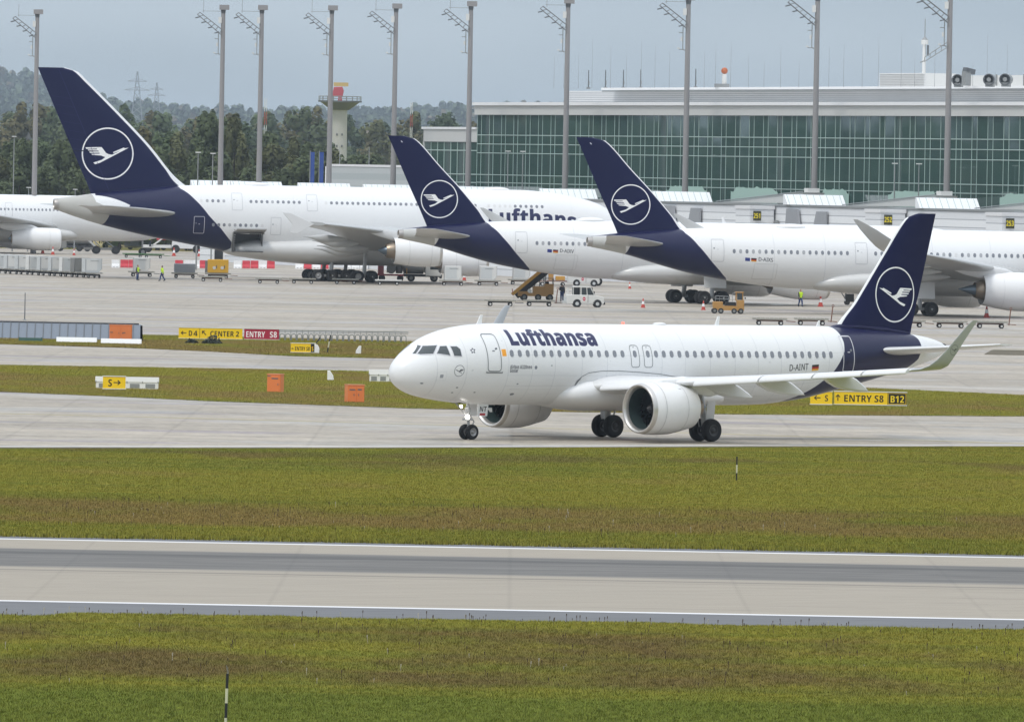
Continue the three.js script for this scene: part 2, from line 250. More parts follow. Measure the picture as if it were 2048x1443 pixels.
const NAVY = '#080d3c', WHITE = '#e6e7e8';

function fuselageKit(L, rows, e = 2.0) {
  const f = table(rows.map(r => [Math.sqrt(r[0]), r[1], r[2], r[3]]));
  const sec = s => { const [yb, yt, hw] = f(Math.sqrt(clamp(s, 0, L))); return { yc: (yb + yt) / 2, hh: (yt - yb) / 2, hw }; };
  const at = (s, a, off = 0) => { const k = sec(s), c = Math.cos(a), q = Math.sin(a); return [-s, k.yc + (k.hh + off) * Math.sign(c) * Math.abs(c) ** (2 / e), (k.hw + off) * Math.sign(q) * Math.abs(q) ** (2 / e)]; };
  const ang = (s, y, side) => { const k = sec(s), c = clamp((y - k.yc) / k.hh, -1, 1), a = Math.acos(clamp(Math.sign(c) * Math.abs(c) ** (e / 2), -1, 1)); return side > 0 ? a : Math.PI * 2 - a; };
  const uv = (s, a) => [s / L, a / (Math.PI * 2)];
  const per = k => Math.PI * (3 * (k.hh + k.hw) - Math.sqrt((3 * k.hh + k.hw) * (k.hh + 3 * k.hw)));
  return { L, e, sec, at, ang, uv, per, rows };
}
function fuselageGeo(k, n = 150, m = 72) {
  const rings = [], ss = [];
  for (let i = 0; i <= n; i++) { const t = i / n; ss.push(k.L * (t < 0.12 ? (t / 0.12) ** 2 * 0.12 : t)); }
  for (const s of ss) { const r = []; for (let j = 0; j <= m; j++) r.push(k.at(s, j / m * Math.PI * 2)); rings.push(r); }
  return loft(rings, (i, j) => [ss[i] / k.L, j / m], true);
}
// canvas painter over a fuselage skin: s and height in metres
function skin(k, W, H, paint, base = WHITE) {
  return canvasTex(W, H, ctx => {
    ctx.fillStyle = base; ctx.fillRect(0, 0, W, H);
    const X = s => s / k.L * W, Y = a => (1 - a / (Math.PI * 2)) * H;
    const pos = (s, y, side) => [X(s), Y(k.ang(s, y, side))];
    const poly = (pts, side, col) => { ctx.fillStyle = col; ctx.beginPath(); pts.forEach((p, i) => { const q = pos(p[0], p[1], side); i ? ctx.lineTo(...q) : ctx.moveTo(...q); }); ctx.closePath(); ctx.fill(); };
    const line = (pts, side, col, w) => { ctx.strokeStyle = col; ctx.lineWidth = w; ctx.beginPath(); pts.forEach((p, i) => { const q = pos(p[0], p[1], side); i ? ctx.lineTo(...q) : ctx.moveTo(...q); }); ctx.stroke(); };
    // a local frame in metres: origin at (s, y), x to the right as read from outside, y up
    const frame = (s, y, side, fn) => { ctx.save(); const q = pos(s, y, side); ctx.translate(...q); const px = W / k.L, py = H / k.per(k.sec(s)); if (side > 0) ctx.rotate(Math.PI); ctx.scale(px, -py); fn(ctx); ctx.restore(); };
    const text = (str, s, y, side, size, col, font, width, spacing) => frame(s, y, side, c => {
      c.scale(size / 100, -size / 100); c.font = font.replace('SIZE', '137px'); c.fillStyle = col; c.textBaseline = 'alphabetic';
      const w = c.measureText(str).width; if (width) c.scale(width * 100 / size / w, 1); c.fillText(str, 0, 0); if (spacing) { c.strokeStyle = col; c.lineWidth = spacing; c.lineJoin = 'round'; c.strokeText(str, 0, 0); }
    });
    paint({ ctx, X, Y, pos, poly, line, frame, text, W, H });
  });
}
const CRANE = [[568, 746], [598, 753], [606, 746], [686, 797], [678, 806], [632, 782], [690, 822], [715, 818], [735, 805], [752, 772], [768, 745], [884, 751], [880, 768], [803, 763], [800, 771], [869, 774], [862, 785], [791, 784], [787, 792], [858, 796], [850, 808], [784, 806], [780, 814], [842, 818], [835, 828], [770, 834], [740, 850], [765, 878], [826, 908], [812, 926], [775, 908], [690, 842]].map(p => [(p[0] - 722) / 189, -(p[1] - 812) / 271]);
function crane(c, R, col, ringW, ringCol = col, flip = 1) {    // emblem: bird in a ring, centred, radius R, head towards -x (times flip)
  c.fillStyle = col; c.beginPath(); CRANE.forEach((p, i) => (i ? c.lineTo(p[0] * R * flip, p[1] * R) : c.moveTo(p[0] * R * flip, p[1] * R))); c.closePath(); c.fill();
  if (ringW) { c.strokeStyle = ringCol; c.lineWidth = ringW; c.beginPath(); c.arc(0, 0, R - ringW / 2, 0, Math.PI * 2); c.stroke(); }
}
// conforming pieces on the skin -------------------------------------------------
function gridPatch(k, s0, s1, y0, y1, side, off, ns = 5, ny = 12) {
  const pos = [], uv = [], idx = [];
  for (let i = 0; i <= ns; i++) for (let j = 0; j <= ny; j++) { const s = lerp(s0, s1, i / ns), a = lerp(k.ang(s, y0, side), k.ang(s, y1, side), j / ny); const o = (i % ns && j % ny) ? off : 0; pos.push(...k.at(s, a, o)); uv.push(...k.uv(s, a)); }
  for (let i = 0; i < ns; i++) for (let j = 0; j < ny; j++) { const a = i * (ny + 1) + j, b = a + 1, c = a + ny + 1, d = c + 1; side > 0 ? idx.push(a, b, c, b, d, c) : idx.push(a, c, b, b, c, d); }
  const g = new THREE.BufferGeometry(); g.setAttribute('position', new THREE.Float32BufferAttribute(pos, 3)); g.setAttribute('uv', new THREE.Float32BufferAttribute(uv, 2)); g.setIndex(idx); g.computeVertexNormals();
  if (side > 0) return g; return g;
}
function roundLoop(s0, s1, y0, y1, r, n = 6) {
  const pts = []; for (const [cx, cy, a0] of [[s1 - r, y1 - r, 0], [s0 + r, y1 - r, 90], [s0 + r, y0 + r, 180], [s1 - r, y0 + r, 270]]) for (let i = 0; i <= n; i++) { const a = (a0 + 90 * i / n) * Math.PI / 180; pts.push([cx + r * Math.cos(a), cy + r * Math.sin(a)]); }
  const out = []; pts.forEach((p, i) => { const q = pts[(i + 1) % pts.length], d = Math.hypot(q[0] - p[0], q[1] - p[1]), m = Math.max(1, Math.ceil(d / 0.15)); for (let j = 0; j < m; j++) out.push([lerp(p[0], q[0], j / m), lerp(p[1], q[1], j / m)]); }); return out;
}
function rimStrip(k, loop, w, side, off) {            // thin raised outline along a loop
  const pos = [], idx = [], n = loop.length; let cx = 0, cy = 0; loop.forEach(p => { cx += p[0] / n; cy += p[1] / n; });
  loop.forEach((p, i) => {
    const a = loop[(i + n - 1) % n], b = loop[(i + 1) % n]; let tx = b[0] - a[0], ty = b[1] - a[1]; const l = Math.hypot(tx, ty) || 1; tx /= l; ty /= l;
    for (const o of [-w / 2, w / 2]) { const s = p[0] + ty * o, y = p[1] - tx * o; pos.push(...k.at(s, k.ang(s, y, side), off)); }
  });
  for (let i = 0; i < n; i++) { const a = i * 2, b = a + 1, c = ((i + 1) % n) * 2, d = c + 1; side > 0 ? idx.push(a, c, b, b, c, d) : idx.push(a, b, c, b, d, c); }
  const g = new THREE.BufferGeometry(); g.setAttribute('position', new THREE.Float32BufferAttribute(pos, 3)); g.setAttribute('uv', new THREE.Float32BufferAttribute(new Float32Array(pos.length / 3 * 2), 2)); g.setIndex(idx); g.computeVertexNormals(); return g;
}
function polyPatch(k, pts, side, off, thick = 0) {   // polygon on the skin with slightly lifted face
  const V = pts.map(p => new THREE.Vector2(p[0], p[1])); let tri = THREE.ShapeUtils.triangulateShape(V, []);
  let P = pts.map(p => [...p]); 
  for (let it = 0; it < 2; it++) { const nt = [], mid = {}; const key = (a, b) => a < b ? a + '_' + b : b + '_' + a; const m = (a, b) => { const q = key(a, b); if (!(q in mid)) { mid[q] = P.length; P.push([(P[a][0] + P[b][0]) / 2, (P[a][1] + P[b][1]) / 2]); } return mid[q]; }; for (const [a, b, c] of tri) { const x = m(a, b), y = m(b, c), z = m(c, a); nt.push([a, x, z], [x, b, y], [z, y, c], [x, y, z]); } tri = nt; }
  const pos = [], idx = []; P.forEach(p => pos.push(...k.at(p[0], k.ang(p[0], p[1], side), off)));
  const A = new THREE.Vector3(), B = new THREE.Vector3(), Cc = new THREE.Vector3();
  for (const t of tri) { A.fromArray(pos, t[0] * 3); B.fromArray(pos, t[1] * 3); Cc.fromArray(pos, t[2] * 3); const nrm = B.clone().sub(A).cross(Cc.clone().sub(A)); nrm.z * side > 0 ? idx.push(...t) : idx.push(t[0], t[2], t[1]); }
  const g = new THREE.BufferGeometry(); g.setAttribute('position', new THREE.Float32BufferAttribute(pos, 3)); g.setAttribute('uv', new THREE.Float32BufferAttribute(new Float32Array(P.length * 2), 2)); g.setIndex(idx); g.computeVertexNormals(); return g;
}
const ovalCache = {};
function ovalGeo(w, h) {
  const key = w + '_' + h; if (ovalCache[key]) return ovalCache[key];
  const s = new THREE.Shape(); const n = 16; for (let i = 0; i < n; i++) { const a = i / n * Math.PI * 2, c = Math.cos(a), q = Math.sin(a); const x = w / 2 * Math.sign(c) * Math.abs(c) ** 0.8, y = h / 2 * Math.sign(q) * Math.abs(q) ** 0.8; i ? s.lineTo(x, y) : s.moveTo(x, y); }
  const g = new THREE.ExtrudeGeometry(s, { depth: 0.03, bevelEnabled: false, steps: 1 }); g.translate(0, 0, -0.018); ovalCache[key] = g; return g;
}
function cabinWindows(k, list, y, side, w, h, parent, mats) {
  const g = ovalGeo(w, h);
  for (const q of list) {
    const [s, m0] = Array.isArray(q) ? q : [q, 0], hs = Math.abs(Math.sin(s * 91.7 + y * 13.1) * 43758.5) % 1, m = m0 || (hs < 0.18 && mats.length > 2 ? 2 : 0);
    const a = k.ang(s, y, side), p = k.at(s, a), p1 = k.at(s, a + 0.01), p2 = k.at(s + 0.05, a); const t1 = new THREE.Vector3(p1[0] - p[0], p1[1] - p[1], p1[2] - p[2]), t2 = new THREE.Vector3(p2[0] - p[0], p2[1] - p[1], p2[2] - p[2]);
    const nrm = t1.cross(t2).normalize(); if (nrm.z * side < 0) nrm.negate();
    const o = part('window', g, mats[m] || mats[0], parent); o.position.set(...p);
    const up = new THREE.Vector3(0, 1, 0).addScaledVector(nrm, -nrm.y).normalize(), xx = up.clone().cross(nrm);
    o.quaternion.setFromRotationMatrix(new THREE.Matrix4().makeBasis(xx, up, nrm));
  }
}
function door(k, s0, s1, y0, y1, side, skinMat, parent, lineMat, w = 0.05, r = 0.14, extra) {
  const d = part('door', gridPatch(k, s0, s1, y0, y1, side, 0.006), skinMat, parent);
  part('door_frame', rimStrip(k, roundLoop(s0, s1, y0, y1, r), w, side, 0.012), lineMat, d);
  const s = lerp(s0, s1, side > 0 ? 0.8 : 0.72), y = lerp(y0, y1, 0.60), p = k.at(s, k.ang(s, y, side), 0.008);
  const wn = part('door_window', cyl(0.075, 0.075, 0.02, 12, ...p, Math.PI / 2), M.pane, d);
  const p2 = k.at(lerp(s0, s1, 0.5), k.ang(lerp(s0, s1, 0.5), lerp(y0, y1, 0.55), side), 0.006);
  part('door_handle', bx(0.16, 0.05, 0.03, ...p2), lineMat, d); return d;
}
// aerofoils --------------------------------------------------------------------
function foil(n = 14) { const up = [], lo = []; for (let i = 0; i <= n; i++) { const x = (1 - Math.cos(i / n * Math.PI)) / 2, t = 5 * (0.2969 * Math.sqrt(x) - 0.126 * x - 0.3516 * x * x + 0.2843 * x ** 3 - 0.1036 * x ** 4), c = 0.02 * Math.sin(x * Math.PI); up.push([x, t, c]); lo.push([x, -t, c]); } return [...up.reverse(), ...lo.slice(1)].concat([up[0]]); }
const FOIL = foil();
function wingGeo(st, side, camber = 1, from = 0, to = 1, uvf) {          // st: {z,y,s,c,t,cant,tw}
  const rings = st.map(w => FOIL.filter(p => true).map(p => {
    const x = lerp(from, to, p[0]); const th = p[1] * w.t * w.c, cam = p[2] * w.c * camber; const n = th + cam - (w.tw || 0) * (x - 0.3) * w.c; const ca = (w.cant || 0) * Math.PI / 180;
    return [-(w.s + x * w.c), w.y + n * Math.cos(ca), side * (w.z - n * Math.sin(ca))];
  }));
  if (side < 0) rings.reverse();
  return loft(rings, uvf, true);
}
function finGeo(outline, t = 0.1, uvf, n = 26) {       // outline rows: [y, sLE, sTE]
  const f = table(outline), y0 = outline[0][0], y1 = outline[outline.length - 1][0], rings = [];
  for (let i = 0; i <= n; i++) { const y = lerp(y0, y1, i / n), [le, te] = f(y); rings.push(FOIL.map(p => [-(le + p[0] * (te - le)), y, p[1] * t * (te - le)])); }
  rings.reverse(); return loft(rings, uvf, true);
}
function finMap(W, s0, s1, y0, y1, outline, ring, lead, extra) {
  const f = table(outline);
  const tex = canvasTex(W, W, c => {
    const X = s => (s - s0) / (s1 - s0) * W, Y = y => (1 - (y - y0) / (y1 - y0)) * W;
    c.fillStyle = NAVY; c.fillRect(0, 0, W, W);
    c.fillStyle = WHITE; c.beginPath(); const pts = []; for (let i = 0; i <= 60; i++) { const y = lerp(y0, y1, i / 60); pts.push([y, ...f(y)]); }
    pts.forEach((p, i) => (i ? c.lineTo(X(p[1]) - 40, Y(p[0])) : c.moveTo(X(p[1]) - 40, Y(p[0])))); pts.reverse().forEach(p => c.lineTo(X(p[1] + lead(p[0])), Y(p[0]))); c.closePath(); c.fill();
    c.save(); c.translate(X(ring[0]), Y(ring[1])); c.scale(W / (s1 - s0), -W / (y1 - y0)); crane(c, ring[2], '#f0f0ef', ring[3]); c.restore();
    if (extra) extra(c, X, Y);
  });
  return { mat: gloss(0xffffff, 0.34, { map: tex, clearcoat: 0.05, specularIntensity: 0.35 }), uv: (i, j, p) => [(-p[0] - s0) / (s1 - s0), (p[1] - y0) / (y1 - y0)] };
}
// engines -----------------------------------------------------------------------
function lathe(pts, n = 40) { const g = new THREE.LatheGeometry(pts.map(p => new THREE.Vector2(Math.max(p[1], 0.0001), p[0])), n); g.rotateZ(Math.PI / 2); return g; }
function engine(parent, q, s, y, z, label) {           // q: {R inlet highlight radius, Rm max, Rn nozzle exit, len, lip, core:[...]} ; lathe x runs aft
  const e = new THREE.Group(); e.name = 'engine'; if (label) e.userData.label = label; e.position.set(-s, y, z); parent.add(e); e.rotation.z = q.pitch || 0;
  const R = q.R, Rm = q.Rm, L = q.len;
  part('cowl', lathe([[q.lip, lerp(R, Rm, 0.55)], [q.lip * 2.1, lerp(R, Rm, 0.86)], [L * 0.38, Rm], [L * 0.55, Rm * 0.995], [L * 0.74, lerp(Rm, q.Rn, 0.38)], [L * 0.9, lerp(Rm, q.Rn, 0.76)], [L, q.Rn], [L - 0.02, q.Rn - 0.03], [L * 0.8, q.Rn + 0.02], [L * 0.6, Rm * 0.88]]), q.cowlMat || M.white, e);
  part('inlet_lip', lathe([[q.lip * 1.15, R * 0.86], [q.lip * 0.55, R * 0.885], [q.lip * 0.12, R * 0.935], [0, R * 0.985], [q.lip * 0.12, R * 1.025], [q.lip * 0.5, lerp(R * 1.03, lerp(R, Rm, 0.55), 0.55)], [q.lip, lerp(R, Rm, 0.55) + 0.003]]), q.lipMat || M.lip, e);
  for (const t of [0.235, 0.70]) part('cowl_seam', lathe([[L * t, (t < 0.5 ? lerp(R, Rm, 0.93) : lerp(Rm, q.Rn, 0.33)) + 0.012], [L * t + 0.022, (t < 0.5 ? lerp(R, Rm, 0.935) : lerp(Rm, q.Rn, 0.34)) + 0.012]], 40), M.seam, e);
  part('inlet_duct', lathe([[q.lip * 1.15, R * 0.862], [L * 0.2, R * 0.865], [L * 0.34, R * 0.885]]), M.liner, e);
  const fanS = L * 0.33, blades = [part0(new THREE.CircleGeometry(R * 0.885, 40).rotateY(Math.PI / 2).translate(-fanS - 0.18, 0, 0))];
  const nb = q.blades || 20; for (let i = 0; i < nb; i++) {
    const b = new THREE.PlaneGeometry(R * 0.62, R * 0.26, 4, 1), P = b.attributes.position; for (let v = 0; v < P.count; v++) { const rr = (P.getX(v) / (R * 0.62) + 0.5), r = R * (0.25 + 0.62 * rr), w = P.getY(v) * (0.6 + rr * 0.7), tw = 0.5 + rr * 0.55; P.setXYZ(v, -fanS + w * Math.cos(tw) * 0.8, r, w * Math.sin(tw)); }
    b.rotateX(i / nb * Math.PI * 2); b.computeVertexNormals(); blades.push(part0(b));
  }
  part('fan', blades, M.fan, e);
  part('spinner', lathe([[fanS - R * 0.42, 0], [fanS - R * 0.40, R * 0.05], [fanS - R * 0.25, R * 0.17], [fanS, R * 0.27]], 24), M.darkMetal, e);
  part('core_nozzle', lathe([[L * 0.8, q.Rc * 1.25], [L, q.Rc * 1.12], [L + q.coreL * 0.55, q.Rc], [L + q.coreL, q.Rc * 0.86], [L + q.coreL - 0.03, q.Rc * 0.8], [L * 0.9, q.Rc * 0.7]], 28), q.coreMat || M.hot, e);
  part('exhaust_plug', lathe([[L + q.coreL * 0.7, q.Rc * 0.62], [L + q.coreL + 0.25 * q.plugL, q.Rc * 0.5], [L + q.coreL + q.plugL, 0.02]], 24), M.plug, e);
  part('bypass_bulkhead', lathe([[L * 0.62, Rm * 0.9], [L * 0.62, q.Rc * 0.9]], 32), M.fairingGrey, e);
  return e;
}
function part0(g) { return g; }
function wheel(parent, x, y, z, r, w, outer, mat) {
  const t = new THREE.LatheGeometry([[r * 0.52, -w / 2 * 0.9], [r * 0.8, -w / 2], [r * 0.95, -w / 2 * 0.8], [r, -w / 2 * 0.4], [r, w / 2 * 0.4], [r * 0.95, w / 2 * 0.8], [r * 0.8, w / 2], [r * 0.52, w / 2 * 0.9]].map(p => new THREE.Vector2(...p)), 28); t.rotateX(Math.PI / 2); t.translate(x, y, z);
  part('tyre', t, M.tyre, parent);
  const h = new THREE.LatheGeometry([[0.01, 0.06], [r * 0.16, 0.06], [r * 0.2, -0.02], [r * 0.36, -0.03], [r * 0.42, 0.03], [r * 0.54, 0.04]].map(p => new THREE.Vector2(p[0], p[1])), 20);
  const h2 = h.clone(); h.rotateX(Math.PI / 2); h.translate(x, y, z + w / 2 * 0.7); h2.rotateX(-Math.PI / 2); h2.translate(x, y, z - w / 2 * 0.7);
  part('rim', h, mat || M.darkRim, parent); part('rim', h2, mat || M.darkRim, parent);
}
function canoe(len, w, h, tailUp = 0.25) {             // flap-track fairing, nose at x=0 running aft
  const rings = []; for (let i = 0; i <= 14; i++) { const t = i / 14, k = Math.sin(Math.PI * Math.min(1, t * 1.15 + 0.02) * 0.62) ** 0.7 * (1 - smooth(0.45, 1, t) * 0.93), r = []; for (let j = 0; j <= 16; j++) { const a = j / 16 * Math.PI * 2; r.push([-t * len, Math.cos(a) * h / 2 * k - h * 0.12 + tailUp * h * smooth(0.4, 1, t), Math.sin(a) * w / 2 * k]); } rings.push(r); } return loft(rings, null, true);
}
function blister(s0, s1, rows, e = 2.6) {              // belly fairing: rows [t, yb, yt, hw]
  const f = table(rows), rings = []; for (let i = 0; i <= 48; i++) { const t = i / 48, [yb, yt, hw] = f(t), r = []; for (let j = 0; j <= 48; j++) { const a = j / 48 * Math.PI * 2, c = Math.cos(a), q = Math.sin(a); r.push([-lerp(s0, s1, t), (yb + yt) / 2 + (yt - yb) / 2 * Math.sign(c) * Math.abs(c) ** (2 / e), hw * Math.sign(q) * Math.abs(q) ** (2 / e)]); } rings.push(r); } return loft(rings, null, true);
}
function blade(x, y, h, c, sweep) { return extr([[0, -0.1], [-c, -0.1], [-c * 0.75 - sweep, h], [-c * 0.35 - sweep, h]].map(p => [p[0] + x, p[1] + y]), 0.05, 0.01); }
// ---------------------------------------------------------------- the taxiing narrow-body
{
  const k = fuselageKit(37.6, [[0, 3.33, 3.37, 0.01], [0.03, 3.14, 3.56, 0.2], [0.12, 2.95, 3.77, 0.42], [0.3, 2.74, 4.0, 0.64], [0.6, 2.54, 4.25, 0.88], [1.2, 2.29, 4.68, 1.22], [2.0, 2.11, 5.12, 1.50], [2.76, 2.0, 5.40, 1.68], [3.74, 1.89, 5.64, 1.83], [5.06, 1.8, 5.81, 1.94], [6.5, 1.76, 5.88, 1.975], [23, 1.76, 5.88, 1.975], [24.6, 1.80, 5.88, 1.965], [26.2, 1.93, 5.88, 1.90], [27.6, 2.1, 5.87, 1.80], [29.3, 2.42, 5.85, 1.62], [31.1, 2.79, 5.80, 1.38], [33.9, 3.40, 5.62, 0.98], [35.4, 3.74, 5.46, 0.76], [36.6, 4.08, 5.27, 0.56], [37.3, 4.36, 5.08, 0.40], [37.6, 4.52, 4.95, 0.26]]);
  const A = thing('airliner', 'white narrow-body airliner with dark blue tail taxiing in the middle, facing left', 'airliner', -6.0, -577.73, 220.57 * Math.PI / 180);
  const navyEdge = [[29.35, 5.86], [29.37, 5.42], [29.34, 5.04], [29.22, 4.58], [28.85, 4.05], [28.47, 3.58], [27.72, 2.99], [26.9, 2.45], [26.0, 2.05], [25.6, 1.88]];
  const tex = skin(k, 2048, 1024, p => {
    for (const side of [-1, 1]) {
      p.poly([...navyEdge, [26.2, 1.5], [37.6, 1.5], [37.6, 6.2], [29.35, 6.2]], side, NAVY);
      p.poly([[34.75, 6.2], [35.06, 5.5], [35.35, 5.21], [35.42, 4.79], [35.2, 4.18], [34.59, 3.7], [34.1, 3.2], [37.6, 3.2], [37.6, 6.2]], side, WHITE);
    }
    // fine panel joints and stringer rows of the skin
    p.ctx.globalAlpha = 0.17; p.ctx.fillStyle = '#59606a';
    for (const s of [1.75, 3.4, 6.0, 7.6, 9.1, 10.9, 12.6, 16.3, 17.9, 19.6, 21.3, 22.9, 24.5, 26.3, 28.0]) p.ctx.fillRect(p.X(s), 0, 1.5, p.H); { const rp = seeded(3); for (let i = 0; i < 90; i++) p.ctx.fillRect(p.X(2.5 + rp() * 25), rp() * p.H, 2 + rp() * 5, 2 + rp() * 3); }
    for (const a of [0.21, 0.335, 0.665, 0.79, 0.71]) p.ctx.fillRect(p.X(6), (1 - a) * p.H, p.X(23), 1.5); p.ctx.globalAlpha = 1;
    const bold = 'bold SIZE sans-serif', reg = 'SIZE sans-serif';
    p.text('Lufthansa', 6.28, 4.83, -1, 1.01, '#1d204d', bold, 5.95, 8);
    p.text('Airbus A320neo', 6.1, 3.63, -1, 0.20, '#3a3d47', bold, 1.46); p.text('Goslar', 6.1, 3.44, -1, 0.20, '#3a3d47', bold, 0.55);
    p.text('D-AINT', 25.05, 3.57, -1, 0.33, '#23252c', reg, 1.40, 2);
    p.frame(26.72, 3.57, -1, c => { c.fillStyle = '#1a1416'; c.fillRect(0, 0.2, 0.5, 0.105); c.fillStyle = '#a51f22'; c.fillRect(0, 0.10, 0.5, 0.1); c.fillStyle = '#e6a62d'; c.fillRect(0, 0, 0.5, 0.1); });
    p.frame(5.63, 4.26, -1, c => { c.fillStyle = '#f2a229'; c.fillRect(0, 0, 0.27, 0.36); });
    p.frame(2.97, 3.51, -1, c => crane(c, 0.29, '#30323c', 0.022, '#50535c'));
    p.frame(3.85, 4.53, -1, c => { c.fillStyle = '#4b4f5a'; for (let i = 0; i < 5; i++) { c.save(); c.rotate(i * Math.PI * 0.4); c.beginPath(); c.moveTo(0, 0.17); c.lineTo(-0.055, 0.09); c.lineTo(0, 0.05); c.lineTo(0.055, 0.09); c.closePath(); c.fill(); c.restore(); } });
    p.frame(7.82, 3.70, -1, c => { c.fillStyle = '#7d828b'; c.beginPath(); c.arc(0, 0, 0.09, 0, 7); c.fill(); });
    p.frame(2.02, 3.23, -1, c => { c.fillStyle = '#9a9da3'; c.fillRect(-0.09, -0.09, 0.18, 0.18); c.strokeStyle = '#b9bcc2'; c.lineWidth = 0.02; c.setLineDash([0.03, 0.05]); c.strokeRect(-0.25, -0.22, 0.5, 0.44); c.setLineDash([]); });
    for (const [s, y, w] of [[6.76, 2.33, 0.28], [6.8, 2.86, 0.12], [8.87, 3.8, 0.10], [1.1, 2.86, 0.16], [3.1, 2.66, 0.14], [3.0, 2.4, 0.13], [4.3, 2.42, 0.13]]) p.frame(s, y, -1, c => { c.fillStyle = '#7f848b'; c.beginPath(); c.ellipse(0, 0, w / 2, w / 3.4, 0, 0, 7); c.fill(); });
    // streaks of grime running down from drains on the belly
    const rnd = seeded(11); p.ctx.globalAlpha = 0.07; p.ctx.fillStyle = '#4c463c';
    for (let i = 0; i < 260; i++) { const s = 6 + rnd() * 24, a = 0.5 + (rnd() - 0.5) * 0.34; p.ctx.fillRect(p.X(s), (1 - a) * p.H, 6 + rnd() * 120, 1 + rnd() * 2.2); }
    for (let i = 0; i < 40; i++) { const s = 14 + rnd() * 3; p.ctx.fillRect(p.X(s), (1 - 0.70) * p.H, 1.5, 14 + rnd() * 30); } p.ctx.globalAlpha = 1;
  });
  const skinMat = gloss(0xffffff, 0.32, { map: tex, clearcoat: 0.2, specularIntensity: 0.7 });
  const fz = part('fuselage', fuselageGeo(k), skinMat, A);
  cabinWindows(k, [...Array(15)].map((_, i) => 6.25 + 0.53 * i).concat([14.5, 15.38], [...Array(24)].map((_, i) => 15.94 + 0.531 * i)), 4.41, -1, 0.25, 0.36, fz, [M.pane, M.pane, M.blind]);
  // cockpit glazing
  const W = [[[1.0, 4.34], [1.47, 4.74], [2.07, 4.78], [1.68, 4.33], [1.11, 4.29]], [[1.83, 4.36], [2.15, 4.74], [2.49, 4.76], [2.51, 4.26]], [[2.65, 4.74], [3.01, 4.74], [3.15, 4.6], [3.14, 4.23], [2.7, 4.24]]];
  for (const w of W) for (const side of [-1, 1]) { const g = part('cockpit_window', polyPatch(k, w, side, 0.012), M.cockpit, A); part('window_frame', rimStrip(k, densify(w), 0.035, side, 0.014), M.paleLine, g); }
  for (const side of [-1, 1]) part('windscreen', polyPatch(k, [[0.86, 4.33], [1.38, 4.765], [1.44, 4.735], [0.97, 4.34]], side, 0.012), M.cockpit, A);
  { const top = [[10.55, 2.55], [10.68, 3.01], [11.0, 3.25], [11.4, 3.42], [12.3, 3.52], [13.4, 3.52], [14.8, 3.46], [16.2, 3.37], [17.7, 3.18]]; part('fairing_seam', polyPatch(k, [...top, ...top.map(p => [p[0] + 0.01, p[1] + 0.035]).reverse()], -1, 0.01), M.outline, A); }
  door(k, 4.68, 5.52, 3.50, 5.36, -1, skinMat, A, M.outline, 0.045, 0.16);
  part('door_sill', polyPatch(k, [[4.56, 3.50], [4.60, 3.40], [5.62, 3.40], [5.66, 3.50], [5.58, 3.46], [4.66, 3.46]], -1, 0.02), M.outline, A);
  door(k, 29.12, 29.95, 3.55, 5.36, -1, skinMat, A, M.paleLine, 0.055, 0.1);
  for (const s of [14.5, 15.38]) { const d = part('overwing_exit', gridPatch(k, s - 0.27, s + 0.27, 3.74, 4.83, -1, 0.004), skinMat, fz); part('door_frame', rimStrip(k, roundLoop(s - 0.28, s + 0.28, 3.73, 4.84, 0.16), 0.035, -1, 0.010), M.outline, A); part('exit_latch', cyl(0.035, 0.035, 0.02, 10, ...k.at(s - 0.02, k.ang(s - 0.02, 4.74, -1), 0.004), Math.PI / 2), M.outline, A); }
  // fin
  const fin = [[5.35, 29.3, 35.25], [5.60, 29.75, 35.30], [5.78, 29.95, 35.33], [6.05, 30.18, 35.40], [6.33, 30.45, 35.48], [6.93, 31.10, 35.62], [7.74, 31.75, 35.85], [9.76, 33.31, 36.38], [11.2, 34.45, 36.76], [11.55, 34.82, 36.85], [11.70, 35.1, 36.89], [11.78, 35.6, 36.91]];
  const fm = finMap(1024, 29, 37.2, 5.3, 11.9, fin, [34.0, 7.53, 1.45, 0.075], y => 0.10 + 0.10 * smooth(6.8, 5.6, y));
  part('tail_fin', finGeo(fin, 0.105, fm.uv), fm.mat, A);
  part('fin_fillet', loft([[29.0, 5.60, 0.05], [29.6, 5.72, 0.17], [30.2, 5.78, 0.30], [31.4, 5.80, 0.36], [33.4, 5.66, 0.33], [35.2, 5.50, 0.10]].map(([s, y, w]) => { const r = []; for (let j = 0; j <= 16; j++) { const a = j / 16 * Math.PI * 2; r.push([-s, y + Math.cos(a) * 0.20 * Math.min(1, w * 4), Math.sin(a) * w]); } return r; })), M.navyPlain, A);
  // tailplane
  const tp = [{ z: 0.7, y: 4.62, s: 31.95, c: 4.0, t: 0.11 }, { z: 1.2, y: 4.66, s: 32.30, c: 3.75, t: 0.11 }, { z: 3.6, y: 4.85, s: 33.9, c: 2.65, t: 0.10 }, { z: 6.0, y: 5.05, s: 35.5, c: 1.45, t: 0.10 }, { z: 6.23, y: 5.08, s: 35.85, c: 1.0, t: 0.09 }];
  for (const side of [-1, 1]) part('tailplane', wingGeo(tp, side, -0.6), M.wingPale, A);
  part('apu_exhaust', lathe([[0, 0.27], [0.09, 0.25], [0.1, 0.2], [0.02, 0.19]], 20).translate(-37.58, 4.74, 0), M.darkMetal, A);
  // wings
  const le = z => 14.30 + 0.553 * (z - 6.9), yw = z => 2.72 + 0.075 * (z - 2) + 0.0006 * (z - 2) ** 2;
